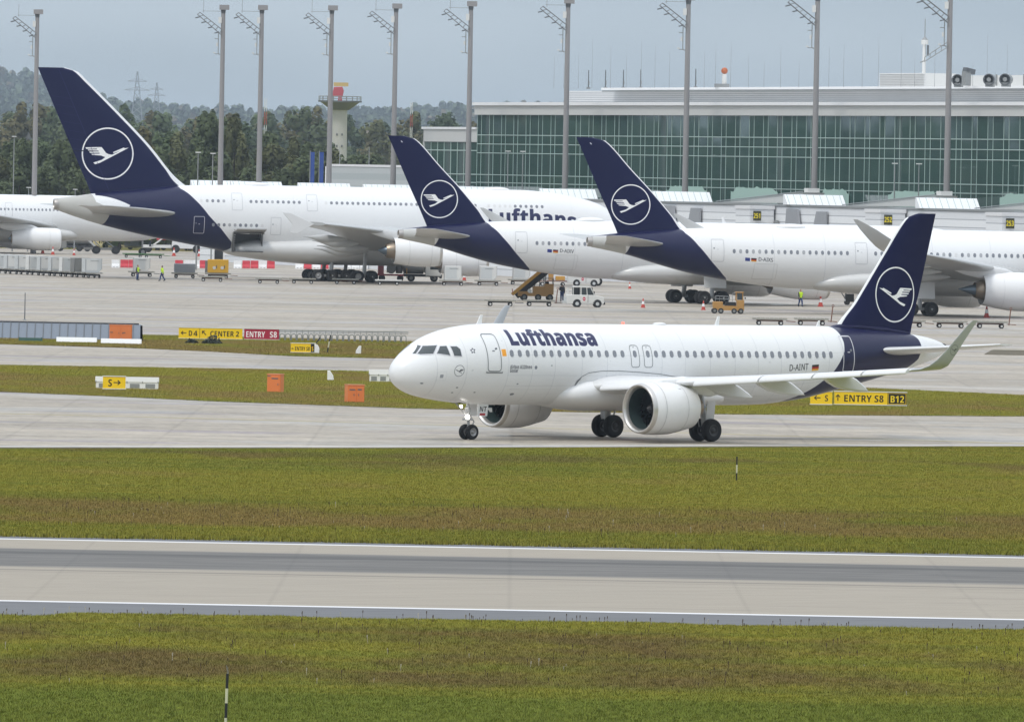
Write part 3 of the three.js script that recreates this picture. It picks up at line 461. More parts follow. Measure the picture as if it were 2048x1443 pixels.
  const ws = [[1.2, 10.95, 7.2, 0.15], [2.0, 11.55, 6.5, 0.15], [4.2, le(4.2), 5.05, 0.13], [6.4, le(6.4), 3.92, 0.12], [9, le(9), 3.3, 0.115], [12, le(12), 2.62, 0.11], [15, le(15), 1.98, 0.11], [16.9, le(16.9), 1.58, 0.11]].map(([z, s, c, t]) => ({ z, y: yw(z), s, c, t }));
  const tipS = le(16.9), tipY = yw(16.9);
  const sl = [{ z: 17.25, y: tipY + 0.06, s: tipS + 0.32, c: 1.42, t: 0.10, cant: 18 }, { z: 17.5, y: tipY + 0.24, s: tipS + 0.68, c: 1.30, t: 0.09, cant: 42 }, { z: 17.66, y: tipY + 0.55, s: tipS + 1.08, c: 1.05, t: 0.085, cant: 62 }, { z: 17.80, y: tipY + 1.0, s: tipS + 1.52, c: 0.86, t: 0.08, cant: 72 }, { z: 17.95, y: tipY + 1.7, s: tipS + 2.16, c: 0.66, t: 0.08, cant: 76 }, { z: 18.08, y: tipY + 2.35, s: tipS + 2.78, c: 0.48, t: 0.08, cant: 78 }, { z: 18.12, y: tipY + 2.55, s: tipS + 3.05, c: 0.36, t: 0.07, cant: 80 }];
  const slTex = canvasTex(256, 512, (c, w, h) => { c.fillStyle = '#a9adb0'; c.fillRect(0, 0, w, h); c.save(); c.translate(w * 2.1 / 3.6, h * (1 - 1.25 / 3)); c.scale(w / 3.6, -h / 3.0); crane(c, 0.27, '#4a5054', 0.022, '#5a6064', 1); c.restore(); });
  const slMat = gloss(0xffffff, 0.36, { map: slTex });
  for (const side of [-1, 1]) {
    part('wing', wingGeo(ws, side), M.wingPale, A);
    part('sharklet', wingGeo([ws[ws.length - 1], ...sl], side, 1, 0, 1, (i, j, p) => [(-p[0] - tipS) / 3.6, (p[1] - tipY + 0.2) / 3.0]), slMat, A);
    // leading-edge slats, drooped
    for (const [z0, z1] of [[2.5, 5.1], [6.9, 9.9], [9.98, 12.4], [12.48, 14.7], [14.78, 16.8]]) {
      const st = [z0, z1].map(z => { const c = ws[0].c; return { z, y: yw(z) - 0.05, s: le(z) - 0.22, c: 0.62 + 0.02 * (17 - z), t: 0.34, tw: -0.42 }; }); part('slat', wingGeo(st, side, 1.5), M.wingPale, A);
    }
    for (const [z, s1, len] of [[5.75, 19.0, 3.4], [8.8, 19.8, 3.2], [12.1, 21.15, 2.9]]) { const g = extr([[0, 0.02], [-0.35, -0.16], [-len * 0.3, -0.40], [-len * 0.55, -0.54], [-len * 0.8, -0.62], [-len, -0.66], [-len * 0.93, -0.52], [-len * 0.74, -0.16], [-len * 0.6, 0.02]], 0.40, 0.09); g.translate(-(s1 - len), yw(z) - 0.06, side * z); part('flap_fairing', g, M.wingPale, A); }
    // engine and pylon
    const e = engine(A, { R: 1.21, Rm: 1.34, Rn: 1.06, len: 3.32, lip: 0.24, Rc: 0.52, coreL: 0.75, plugL: 0.55, blades: 20, pitch: -0.02 }, 11.42, 1.72, side * 5.75);
    part('strake', extr([[0, 0], [-0.95, 0.32], [-1.0, 0.02]], 0.03).rotateX(-side * 0.75).translate(-1.15, 0.98, side * 0.86), M.white, e);
    part('pylon', loft([[12.2, 3.0, 0.06, 0.05], [13.0, 3.06, 0.16, 0.16], [14.4, 2.95, 0.2, 0.42], [16.2, 2.75, 0.17, 0.42], [17.6, 2.72, 0.05, 0.14]].map(([s, y, w, h]) => { const r = []; for (let j = 0; j <= 12; j++) { const a = j / 12 * Math.PI * 2; r.push([-s, y + Math.cos(a) * h, side * 5.75 + Math.sin(a) * w]); } return r; })), M.white, A);
  }
  part('belly_fairing', blister(9.6, 21.6, [[0, 2.3, 2.5, 0.4], [0.03, 1.9, 2.75, 1.4], [0.08, 1.66, 3.05, 1.95], [0.15, 1.52, 3.32, 2.18], [0.25, 1.45, 3.42, 2.26], [0.5, 1.45, 3.35, 2.26], [0.7, 1.5, 3.2, 2.2], [0.85, 1.62, 2.95, 2.02], [0.95, 1.75, 2.65, 1.5], [1, 1.95, 2.3, 0.5]], 2.3), M.white, A);
  // landing gear
  const ng = part('nose_gear', [rod([-5.0, 1.95, 0], [-5.1, 0.40, 0], 0.075, 12), rod([-5.05, 1.1, 0], [-4.1, 1.95, 0], 0.04), cyl(0.06, 0.06, 0.6, 10, -5.1, 0.39, 0, Math.PI / 2), bx(0.2, 0.10, 0.55, -5.0, 1.02, 0), rod([-5.2, 0.55, 0], [-5.45, 0.9, 0], 0.03), rod([-5.45, 0.9, 0], [-5.15, 1.25, 0], 0.03), bx(0.16, 0.2, 0.3, -5.02, 1.5, 0)], M.strut, A);
  for (const z of [-0.25, 0.25]) wheel(ng, -5.1, 0.39, z, 0.39, 0.225, 1, M.rim);
  part('gear_bay', bx(1.3, 0.3, 0.62, -4.85, 1.985, 0), M.black, A);
  const plateTex = canvasTex(128, 128, (c, w, h) => { c.fillStyle = '#e4e6e6'; c.fillRect(0, 0, w, h); c.fillStyle = '#1c1d22'; c.font = 'bold 74px sans-serif'; c.textAlign = 'center'; c.save(); c.translate(w / 2, 78); c.scale(0.95, 1); c.fillText('NT', 0, 0); c.restore(); c.fillStyle = '#b4343a'; c.fillRect(30, 96, 70, 24); });
  for (const side of [-1, 1]) { const g = new THREE.BoxGeometry(0.66, 0.62, 0.03); const dr = part('nose_gear_door', g, [M.white, M.white, M.white, M.white, side > 0 ? std(0xffffff, 0.5, { map: plateTex }) : M.white, side < 0 ? std(0xffffff, 0.5, { map: plateTex }) : M.white], A); dr.position.set(-5.65, 1.50, side * 0.42); dr.rotation.x = side * 0.15; }
  for (const side of [-1, 1]) {
    const mg = part('main_gear', [rod([-17.5, 2.8, side * 3.55], [-17.71, 0.58, side * 3.8], 0.15, 14, 0.17), cyl(0.1, 0.1, 1.3, 12, -17.71, 0.58, side * 3.8, Math.PI / 2), rod([-17.7, 1.2, side * 3.8], [-17.4, 2.3, side * 2.2], 0.07), rod([-17.95, 0.8, side * 3.8], [-18.2, 1.3, side * 3.8], 0.045), rod([-18.2, 1.3, side * 3.8], [-17.8, 1.9, side * 3.75], 0.045), rod([-17.45, 0.75, side * 3.62], [-17.3, 2.4, side * 3.4], 0.03)], M.strut, A);
    for (const dz of [-0.465, 0.465]) wheel(mg, -17.71, 0.585, side * 3.8 + dz, 0.585, 0.43, 1, M.darkRim);
    part('main_gear_door', bx(0.55, 1.15, 0.04, -17.75, 1.5, side * 4.12, 0, 0, side * 0.12), M.wingPale, A);
  }
  // lamps
  const lamp = (name, s, y, z, r, mat, col, I) => { const o = part(name, new THREE.SphereGeometry(r, 14, 10).translate(-s, y, z), mat, A); const l = new THREE.PointLight(col, I, 0, 2); l.position.set(-s + (name === 'taxi_light' ? r + 0.03 : 0), y + (name === 'taxi_light' ? 0 : (y > 3 ? r + 0.03 : -r - 0.03)), z); l.castShadow = true; o.add(l); return o; };
  lamp('beacon', 15.32, 5.93, 0, 0.07, M.redLamp, new THREE.Color(1, 0.1, 0.06), 0.1); lamp('beacon', 16.2, 1.40, -0.2, 0.08, M.redLamp, new THREE.Color(1, 0.1, 0.06), 0.1);
  lamp('taxi_light', 4.85, 1.15, -0.18, 0.12, M.whiteLamp, new THREE.Color(1, 0.97, 0.9), 0.06); lamp('taxi_light', 4.75, 1.66, 0.22, 0.09, M.whiteLamp, new THREE.Color(1, 0.97, 0.9), 0.04);
  part('taxi_light_off', new THREE.SphereGeometry(0.08, 12, 8).translate(-4.8, 1.66, -0.22), M.lampGlass, A);
  part('antenna', blade(-5.45, 5.85, 0.44, 0.34, 0.16), M.white, A); part('antenna', blade(-21.55, 5.88, 0.44, 0.30, 0.14), M.white, A); part('antenna', blade(-28.6, 5.86, 0.28, 0.24, 0.1), M.white, A); part('antenna', blade(-6.3, 1.7, -0.3, 0.3, 0.1), M.white, A);
  part('antenna_dome', new THREE.SphereGeometry(0.42, 18, 8).scale(1.0, 0.22, 0.6).translate(-17.8, 5.9, 0), M.white, A);
}
function densify(l) { const out = []; l.forEach((p, i) => { const q = l[(i + 1) % l.length]; for (let j = 0; j < 4; j++) out.push([lerp(p[0], q[0], j / 4), lerp(p[1], q[1], j / 4)]); }); return out; }
// ---------------------------------------------------------------- parked wide-bodies
function widebody(q) {
  const A = thing('airliner', q.label, 'airliner', q.x, q.z, q.turn, q.group), k = fuselageKit(q.L, q.rows, q.e || 2);
  const tex = skin(k, 2048, 1024, p => q.paint(p, k)); const skinMat = gloss(0xffffff, 0.34, { map: tex, clearcoat: 0.15, specularIntensity: 0.6 });
  let fg = fuselageGeo(k, q.n || 170, 80);
  if (q.hole) { const P = fg.attributes.position, id = fg.index.array, out = []; for (let i = 0; i < id.length; i += 3) { let s = 0, y = 0, z = 0; for (let j = 0; j < 3; j++) { s -= P.getX(id[i + j]) / 3; y += P.getY(id[i + j]) / 3; z += P.getZ(id[i + j]) / 3; } if (!(s > q.hole[0] && s < q.hole[1] && y > q.hole[2] && y < q.hole[3] && z > 0.5)) out.push(id[i], id[i + 1], id[i + 2]); } fg.setIndex(out); }
  const fz = part('fuselage', fg, skinMat, A);
  for (const [list, y] of q.windows) cabinWindows(k, list, y, 1, q.winW, q.winH, fz, [M.pane, M.plug2, M.blind]);
  for (const d of q.doors) door(k, d[0], d[1], d[2], d[3], 1, skinMat, A, d[4] ? M.paleLine : q.doorLine || M.doorGrey, 0.05, 0.13);
  for (const d of q.hatches || []) part('cargo_door_outline', rimStrip(k, roundLoop(...d, 0.1), 0.03, 1, 0.008), M.hatchGrey, fz);
  if (q.fin) part('tail_fin', finGeo(q.fin, 0.095, q.finUV, 34), q.finMat, A);
  for (const r of q.rudders || []) part('rudder', finGeo(r, 0.02, q.finUV, 6), q.finMat, A);
  if (q.tailplane) for (const side of [-1, 1]) part('tailplane', wingGeo(q.tailplane, side, -0.4), M.tailGrey, A);
  if (q.apu) part('apu_exhaust', lathe([[0, q.apu[2]], [0.5, q.apu[2] * 0.93], [0.52, q.apu[2] * 0.8], [0.1, q.apu[2] * 0.7]], 24).translate(-q.apu[0], q.apu[1], 0), M.apu, A);
  for (const side of [-1, 1]) {
    part('wing', wingGeo(q.wing, side), M.wingGrey, A);
    if (q.winglet) part('winglet', wingGeo(q.winglet, side), M.wingGrey, A);
    if (q.fence) part('wingtip_fence', extr(q.fence.map(p => [-p[0], p[1]]), 0.12, 0.03).translate(0, 0, side * q.fenceZ), M.wingPale, A);
    for (const [z, s, y, len, w, h] of q.canoes) part('flap_fairing', canoe(len, w, h, 0.2).translate(-s, y, side * z), M.wingGrey, A);
    for (const e of q.engines) {
      engine(A, e.spec, e.s, e.y, side * e.z);
      const a = e.s + e.spec.len * 0.45, b = e.s + e.spec.len + e.spec.coreL + 2.2, top = e.y + e.spec.Rm;
      part('pylon', loft([[a, top - 0.05, 0.08, 0.06], [a + 1.0, top + 0.12, 0.25, 0.3], [(a + b) / 2, top + 0.05, 0.32, 0.75], [b - 1.2, top - 0.1 + (e.rise || 0.1), 0.24, 0.55], [b, top + (e.rise || 0.1), 0.06, 0.2]].map(([s, y, w, h]) => { const r = []; for (let j = 0; j <= 14; j++) { const t = j / 14 * Math.PI * 2; r.push([-s, y + Math.cos(t) * h, side * e.z + Math.sin(t) * w]); } return r; })), M.wingPale, A);
    }
    for (const g of q.gears) {
      const [s, z, axles, r, gap, w] = g; const geo = [rod([-s + 0.2, 3.4, side * (z - 0.5)], [-s, r, side * z], 0.24, 14), rod([-s, r + 0.6, side * z], [-s + 0.3, 3.2, side * (z - 1.9)], 0.1)]; const xs = axles.map(a => -s - a);
      geo.push(bx(Math.abs(xs[0] - xs[xs.length - 1]) + 0.3, 0.26, 0.3, (xs[0] + xs[xs.length - 1]) / 2, r, side * z)); for (const x of xs) geo.push(cyl(0.09, 0.09, gap + w, 10, x, r, side * z, Math.PI / 2));
      const mg = part('main_gear', geo, M.strut, A); for (const x of xs) for (const dz of [-gap / 2, gap / 2]) wheel(mg, x, r, side * z + dz, r, w, 1, q.bright && x === xs[xs.length - 1] ? M.rim : M.darkRim);
      if (!q.bright) part('main_gear_door', bx(2.4, 1.7, 0.06, -s + 0.1, 2.55, side * (z + 0.75), 0, 0, -side * 0.16), M.wingPale, A);
    }
  }
  const ng = part('nose_gear', [rod([-q.nose, 2.6, 0], [-q.nose, 0.52, 0], 0.13, 12), cyl(0.08, 0.08, 0.9, 10, -q.nose, 0.52, 0, Math.PI / 2)], M.strut, A); for (const dz of [-0.36, 0.36]) wheel(ng, -q.nose, 0.52, dz, 0.52, 0.36, 1, M.rim);
  part('belly_fairing', blister(...q.belly), M.bellyWhite, A);
  for (const [s, y] of q.domes || []) part('antenna_dome', new THREE.SphereGeometry(1, 22, 10).scale(1.5, 0.34, 0.8).translate(-s, y, 0), M.white, A);
  for (const [s, y] of q.blades || []) part('antenna', blade(-s, y, 0.55, 0.4, 0.2), M.white, A);
  return { A, k, skinMat };
}
Object.assign(M, { blind: new THREE.MeshPhysicalMaterial({ color: lin(0.40, 0.41, 0.43), roughness: 0.2 }), doorGrey: std(lin(0.50, 0.51, 0.53), 0.5), hatchGrey: std(lin(0.50, 0.50, 0.50), 0.5), tailGrey: gloss(lin(0.48, 0.48, 0.465), 0.4), apu: std(lin(0.42, 0.40, 0.38), 0.4, { metalness: 0.6 }), bellyWhite: gloss(lin(0.64, 0.64, 0.63), 0.36) });
const A350 = (() => {
  const rows = [[0, 4.66, 4.74, 0.02], [0.1, 4.35, 5.1, 0.42], [0.5, 3.95, 5.65, 0.95], [1.5, 3.3, 6.5, 1.62], [3, 2.85, 7.3, 2.2], [5, 2.55, 7.95, 2.66], [8, 2.4, 8.38, 2.95], [10, 2.39, 8.48, 2.98], [41.5, 2.39, 8.48, 2.98], [44.6, 2.46, 8.48, 2.94], [47.5, 2.68, 8.44, 2.84], [50.8, 3.08, 8.38, 2.6], [54.9, 3.76, 8.22, 2.15], [57.9, 4.5, 8.05, 1.76], [61.5, 5.5, 7.74, 1.18], [64.8, 6.15, 7.30, 0.62], [65.1, 6.2, 7.26, 0.56]];
  const fin = [[7.0, 54.6, 62.2], [7.6, 55.2, 62.5], [8.17, 55.85, 62.75], [8.7, 56.35, 63.0], [9.37, 56.93, 63.3], [11.62, 58.95, 64.4], [14.01, 61.3, 65.5], [16.2, 63.35, 66.5], [16.6, 63.85, 66.7], [16.85, 64.4, 66.82], [16.95, 65.2, 66.86]];
  const fm = finMap(1024, 54, 67.2, 6.9, 17.1, fin, [61.25, 10.44, 1.98, 0.11], y => 0.16 + 0.25 * smooth(9.5, 8, y), (c, X, Y) => { c.fillStyle = '#d8d9dc'; c.save(); c.translate(X(65.4), Y(16.35)); c.rotate(0.6); c.fillRect(-4, -10, 8, 20); c.restore(); });
  const edge = [[56.4, 8.15], [55.9, 7.7], [54.83, 6.57], [53.46, 5.02], [52.41, 4.04], [51.65, 3.41], [51.3, 3.0]];
  const paint = (reg) => (p) => {
    for (const side of [-1, 1]) p.poly([[56.4, 8.6], ...edge, [51.2, 2.6], [61.6, 2.6], [61.9, 5.2], [61.55, 6.2], [61.2, 7.0], [66, 7.4], [66, 9], [56.4, 9]], side, NAVY);
    for (const side of [-1, 1]) p.poly([[61.7, 5.3], [62.0, 4.5], [66, 4.5], [66, 7.6], [62.6, 7.05], [61.9, 6.3]], side, '#b9b9b5');
    p.frame(50.15, 5.12, 1, c => { c.fillStyle = '#25327e'; c.fillRect(0, 0, 0.47, 0.33); c.fillStyle = '#1a1416'; c.fillRect(0.6, 0.22, 0.52, 0.11); c.fillStyle = '#a51f22'; c.fillRect(0.6, 0.11, 0.52, 0.11); c.fillStyle = '#e0a02d'; c.fillRect(0.6, 0, 0.52, 0.11); });
    p.text(reg, 48.85, 5.14, 1, 0.36, '#33353c', 'SIZE sans-serif', 1.5, 3);
    p.ctx.globalAlpha = 0.16; p.ctx.fillStyle = '#59606a'; for (const s of [6, 12.5, 19, 25, 31, 36, 42, 47.2]) p.ctx.fillRect(p.X(s), 0, 1.5, p.H); for (const a of [0.2, 0.33]) p.ctx.fillRect(p.X(6), (1 - a) * p.H, p.X(45), 1); p.ctx.globalAlpha = 0.05; const rnd = seeded(31); for (let i = 0; i < 170; i++) { const s = 8 + rnd() * 44, a = 0.5 + (rnd() - 0.5) * 0.3; p.ctx.fillRect(p.X(s), (1 - a) * p.H, 5 + rnd() * 70, 1 + rnd() * 2); } p.ctx.globalAlpha = 1;
  };
  const wing = [[2.0, 20.4, 15.2, 4.0, 0.13], [3.2, 21.4, 13.9, 4.1, 0.13], [5.5, 23.2, 11.9, 4.35, 0.12], [10.5, 26.9, 8.4, 4.85, 0.115], [15, 30.15, 6.9, 5.25, 0.11], [20, 33.75, 5.5, 5.65, 0.105], [25, 37.35, 4.2, 6.02, 0.10], [28.5, 39.9, 3.35, 6.28, 0.10]].map(([z, s, c, y, t]) => ({ z, s, c, y, t }));
  const winglet = [wing[wing.length - 1], { z: 30.3, s: 41.4, c: 2.95, y: 6.5, t: 0.095, cant: 14 }, { z: 31.3, s: 42.6, c: 2.7, y: 6.95, t: 0.09, cant: 34 }, { z: 31.9, s: 43.9, c: 2.3, y: 7.65, t: 0.08, cant: 54 }, { z: 32.25, s: 45.4, c: 1.7, y: 8.5, t: 0.08, cant: 64 }, { z: 32.42, s: 46.7, c: 0.95, y: 9.15, t: 0.07, cant: 68 }, { z: 32.5, s: 47.5, c: 0.4, y: 9.5, t: 0.06, cant: 70 }];
  const tail = [{ z: 0.5, s: 57.3, c: 6.6, y: 6.55, t: 0.085 }, { z: 1.3, s: 58.0, c: 6.1, y: 6.62, t: 0.085 }, { z: 5, s: 60.85, c: 4.1, y: 7.0, t: 0.075 }, { z: 8.8, s: 63.8, c: 2.2, y: 7.35, t: 0.07 }, { z: 9.35, s: 64.7, c: 1.2, y: 7.4, t: 0.06 }];
  return { L: 65.1, rows, fin, finUV: fm.uv, finMat: fm.mat, paint, wing, winglet, tailplane: tail, apu: [65.05, 6.73, 0.5], winW: 0.30, winH: 0.42, nose: 5.0,
    doors: [[52.28, 53.5, 5.02, 7.18], [37.75, 38.95, 5.0, 7.1], [19.0, 20.1, 5.0, 7.1]], hatches: [[46.9, 49.2, 3.35, 4.85]],
    canoes: [[5.8, 31.2, 3.75, 6.2, 0.8, 1.1], [9.6, 31.2, 4.05, 5.8, 0.75, 1.0], [14.6, 33.6, 4.6, 5.2, 0.65, 0.9], [19.8, 36.2, 5.1, 4.6, 0.55, 0.75]],
    engines: [{ s: 22.0, y: 2.52, z: 10.5, rise: 0.4, spec: { R: 1.62, Rm: 1.90, Rn: 1.46, len: 6.25, lip: 0.35, Rc: 0.86, coreL: 0.75, plugL: 1.65, blades: 22, pitch: -0.03 } }],
    gears: [[33.0, 5.3, [-1.02, 1.02], 0.70, 1.4, 0.5]], belly: [17.2, 43.4, [[0, 2.9, 3.2, 0.8], [0.06, 2.3, 3.9, 2.5], [0.15, 2.02, 4.5, 3.2], [0.3, 1.92, 4.75, 3.42], [0.6, 1.92, 4.7, 3.42], [0.78, 2.0, 4.5, 3.2], [0.88, 2.18, 4.2, 2.95], [0.96, 2.4, 3.6, 2.0], [1, 2.75, 3.1, 0.6]], 2.4], domes: [[44.8, 8.5]], blades: [[30, 8.48]] };
})();
const winRow = (a, b, step, skip = []) => { const o = []; for (let s = a, i = 0; s > b; s -= step, i++) if (!skip.includes(i)) o.push([s, 0]); return o; };
{
  const win = [[winRow(51.27, 39.5, 0.637).concat(winRow(36.9, 20.5, 0.637, [13]), [[28.62, 1]]), 6.05]];
  widebody({ ...A350, label: 'white wide-body airliner with blue tail parked behind the right half of the taxiing one', x: 70.6, z: -1144.4, turn: 14.6 * Math.PI / 180, windows: win, paint: A350.paint('D-AIXS') });
  widebody({ ...A350, label: 'white wide-body airliner with blue tail and a yellow belt loader under its tail', x: 51.1, z: -1213.3, turn: 15.5 * Math.PI / 180, windows: win, paint: A350.paint('D-AIXV') });
}
// the double-decker
{
  const rows = [[0, 5.2, 5.4, 0.03], [0.2, 4.7, 5.95, 0.6], [0.8, 4.3, 6.6, 1.15], [2, 3.7, 7.8, 1.9], [4.1, 3.25, 9.2, 2.65], [5.6, 3.05, 9.9, 2.98], [8.15, 2.88, 10.55, 3.32], [11.5, 2.84, 11.05, 3.54], [15, 2.84, 11.24, 3.57], [43, 2.84, 11.24, 3.57], [46, 2.88, 11.24, 3.54], [49.3, 3.12, 11.22, 3.38], [51.6, 3.58, 11.17, 3.18], [56.8, 4.5, 10.98, 2.58], [59.3, 4.95, 10.75, 2.28], [64.8, 6.15, 10.1, 1.55], [68.5, 7.2, 9.55, 0.98], [70.4, 7.85, 9.28, 0.62]];
  const fin = [[9.4, 52.6, 66.2], [10.3, 54.0, 66.6], [11.16, 55.3, 66.95], [12.2, 56.55, 67.45], [14.81, 58.75, 68.62], [15.68, 59.5, 69.02], [20.24, 64.04, 71.08], [23.2, 67.15, 72.4], [24.13, 68.14, 72.82], [24.5, 68.75, 72.97], [24.68, 69.8, 73.05]];
  const fm = finMap(1024, 52, 73.6, 9.2, 24.9, fin, [64.57, 14.64, 3.08, 0.17], y => 0.42 + 0.5 * smooth(13, 11, y), (c, X, Y) => { c.strokeStyle = '#3a3a68'; c.lineWidth = 1.5; c.beginPath(); c.moveTo(X(70.6), Y(24.5)); c.lineTo(X(64.2), Y(10)); c.stroke(); c.lineWidth = 1; for (const y of [14.8, 16, 17, 18, 19, 20, 21]) { const s = lerp(64.2, 70.6, (y - 10) / 14.5); c.beginPath(); c.moveTo(X(s), Y(y)); c.lineTo(X(s + 2.2), Y(y + 0.35)); c.stroke(); } c.fillStyle = '#0b0d26'; c.fillRect(X(66.2), Y(14.96), X(69.5) - X(66.2), 7); });
  const edge = [[56.3, 11.0], [55.94, 10.67], [54.4, 9.42], [52.85, 7.65], [51.29, 6.03], [49.95, 4.5], [49.7, 3.6], [49.7, 3.0]];
  const z2s = z => 53.64 - (z - 250) * 0.01527;
  const up = [[250, 1], [295, 0], [338, 0], [381, 0], [424, 0], ...[635, 677, 719, 762, 804, 847, 889, 931, 973, 1015].map((z, i) => [z, 0]), [1225, 1]].map(([z, m]) => [z2s(z), m]).concat(winRow(z2s(1268), 20.6, 0.643), [19.1, 18.4, 17.75, 17.1, 16.5].map(s => [s, 1]), winRow(15.89, 12.4, 0.655));
  const lo = winRow(52.23, 46.9, 0.64).concat([[46.44, 1]]);
  const q = widebody({ label: 'huge white double-deck airliner with tall blue tail and open rear cargo door', x: 15.0, z: -1371, turn: 11.5 * Math.PI / 180, L: 70.4, rows, e: 2.12, n: 300, fin, finUV: fm.uv, finMat: fm.mat,
    paint: p => {
      for (const side of [-1, 1]) p.poly([[56.3, 11.6], ...edge, [49.9, 2.4], [63.6, 2.4], [65.4, 6.0], [64.6, 7.6], [62.5, 8.0], [62, 8.6], [66, 9.7], [66, 11.6]], side, NAVY);
      for (const side of [-1, 1]) p.poly([[66.6, 9.9], [66, 8.9], [64.2, 8.0], [65.3, 6.1], [64.6, 5.4], [71, 5.4], [71, 10.2]], side, '#b7b6b1');
      p.text('Lufthansa', 19.35, 6.98, 1, 1.78, '#22254f', 'bold SIZE sans-serif', 12.4, 4);
      p.ctx.globalAlpha = 0.10; p.ctx.fillStyle = '#59606a'; for (const s of [9, 16, 24, 33, 42.6]) p.ctx.fillRect(p.X(s), 0, 1, p.H); p.ctx.globalAlpha = 1;
    },
    windows: [[up, 9.3], [lo, 6.48]], winW: 0.34, winH: 0.40, doors: [[48.78, 50.02, 8.25, 10.25], [39.8, 41.04, 8.3, 10.25], [44.2, 45.4, 5.42, 7.46], [53.28, 54.5, 5.45, 7.42, 1], [21.8, 23, 8.3, 10.2]],
    tailplane: [{ z: 1.0, s: 55.4, c: 11.0, y: 7.6, t: 0.085 }, { z: 2.3, s: 56.5, c: 10.2, y: 7.75, t: 0.085 }, { z: 8, s: 61.2, c: 7.0, y: 8.2, t: 0.075 }, { z: 14.2, s: 66.3, c: 4.0, y: 8.5, t: 0.065 }, { z: 15.1, s: 67.8, c: 2.2, y: 8.55, t: 0.055 }], apu: [70.35, 8.56, 0.7], nose: 5.1,
    wing: [[2.6, 19.6, 18.6, 4.0, 0.14], [4, 20.6, 17.4, 4.15, 0.14], [8, 23.6, 14.1, 4.6, 0.12], [14.5, 28.2, 10.8, 5.25, 0.11], [20, 32.0, 9.0, 5.75, 0.105], [25.7, 36.0, 7.3, 6.2, 0.10], [33, 41.1, 5.4, 6.62, 0.10], [39.3, 45.5, 3.9, 6.95, 0.10]].map(([z, s, c, y, t]) => ({ z, s, c, y, t })),
    fence: [[46.9, 6.95], [49.6, 8.15], [50.5, 8.2], [49.4, 6.95], [49.6, 5.9], [48.8, 5.85]], fenceZ: 39.35,
    canoes: [[8.5, 34.6, 3.8, 6.5, 1.0, 1.4], [13, 35.4, 4.2, 6.2, 0.95, 1.3], [18.5, 37.6, 4.8, 5.6, 0.85, 1.2], [23.5, 40, 5.3, 5.2, 0.8, 1.05]],
    engines: [{ s: 21.6, y: 2.85, z: 14.9, rise: 0.7, spec: { R: 1.62, Rm: 1.82, Rn: 1.50, len: 5.6, lip: 0.35, Rc: 0.9, coreL: 0.9, plugL: 1.0, blades: 22 } }, { s: 29.3, y: 3.95, z: 25.7, rise: 0.5, spec: { R: 1.62, Rm: 1.82, Rn: 1.50, len: 5.6, lip: 0.35, Rc: 0.9, coreL: 0.9, plugL: 1.0, blades: 22 } }],
    gears: [[34.6, 6.23, [-0.85, 0.85], 0.71, 1.35, 0.5], [37.9, 2.63, [-1.7, 0, 1.7], 0.71, 1.55, 0.5]], bright: true,
    belly: [16, 50.5, [[0, 3.1, 3.5, 0.8], [0.06, 2.6, 4.4, 3.0], [0.15, 2.15, 5.1, 3.8], [0.3, 1.95, 5.4, 4.0], [0.65, 1.95, 5.4, 4.0], [0.8, 2.2, 5.2, 3.72], [0.9, 2.55, 4.8, 3.4], [0.97, 2.9, 4.3, 2.4], [1, 3.3, 3.7, 0.8]], 2.3], domes: [[46.5, 11.25], [17.5, 11.2]], blades: [],
    hole: [46.5, 49.65, 3.45, 5.55] });
  // open rear hold: lined recess, sill rollers and the raised door
  part('cargo_hold', [bx(3.5, 2.4, 0.1, -48.05, 4.5, 1.2), bx(3.5, 0.1, 2.4, -48.05, 5.62, 2.3), bx(3.5, 0.1, 2.6, -48.05, 3.38, 2.3), bx(0.1, 2.4, 2.4, -46.4, 4.5, 2.2), bx(0.1, 2.4, 2.4, -49.75, 4.5, 2.1)], std(lin(0.09, 0.09, 0.09), 0.8), q.A);
  part('cargo_door', [bx(3.5, 0.12, 1.3, -48.05, 5.86, 4.1, 0, 0, 0.1), bx(3.5, 0.12, 1.1, -48.05, 5.92, 5.2, 0, 0, -0.22), bx(0.1, 0.5, 1.2, -46.4, 5.7, 4.0)], std(lin(0.30, 0.29, 0.27), 0.6), q.A);
  part('hold_frame', rimStrip(q.k, roundLoop(46.35, 49.8, 3.35, 5.65, 0.12), 0.22, 1, 0.02), std(lin(0.35, 0.35, 0.34), 0.6), q.A);
  for (let i = 0; i < 6; i++) part('sill_roller', cyl(0.07, 0.07, 0.45, 8, -49.5 + i * 0.56, 3.50, 3.25, Math.PI / 2), M.metal, q.A);
}
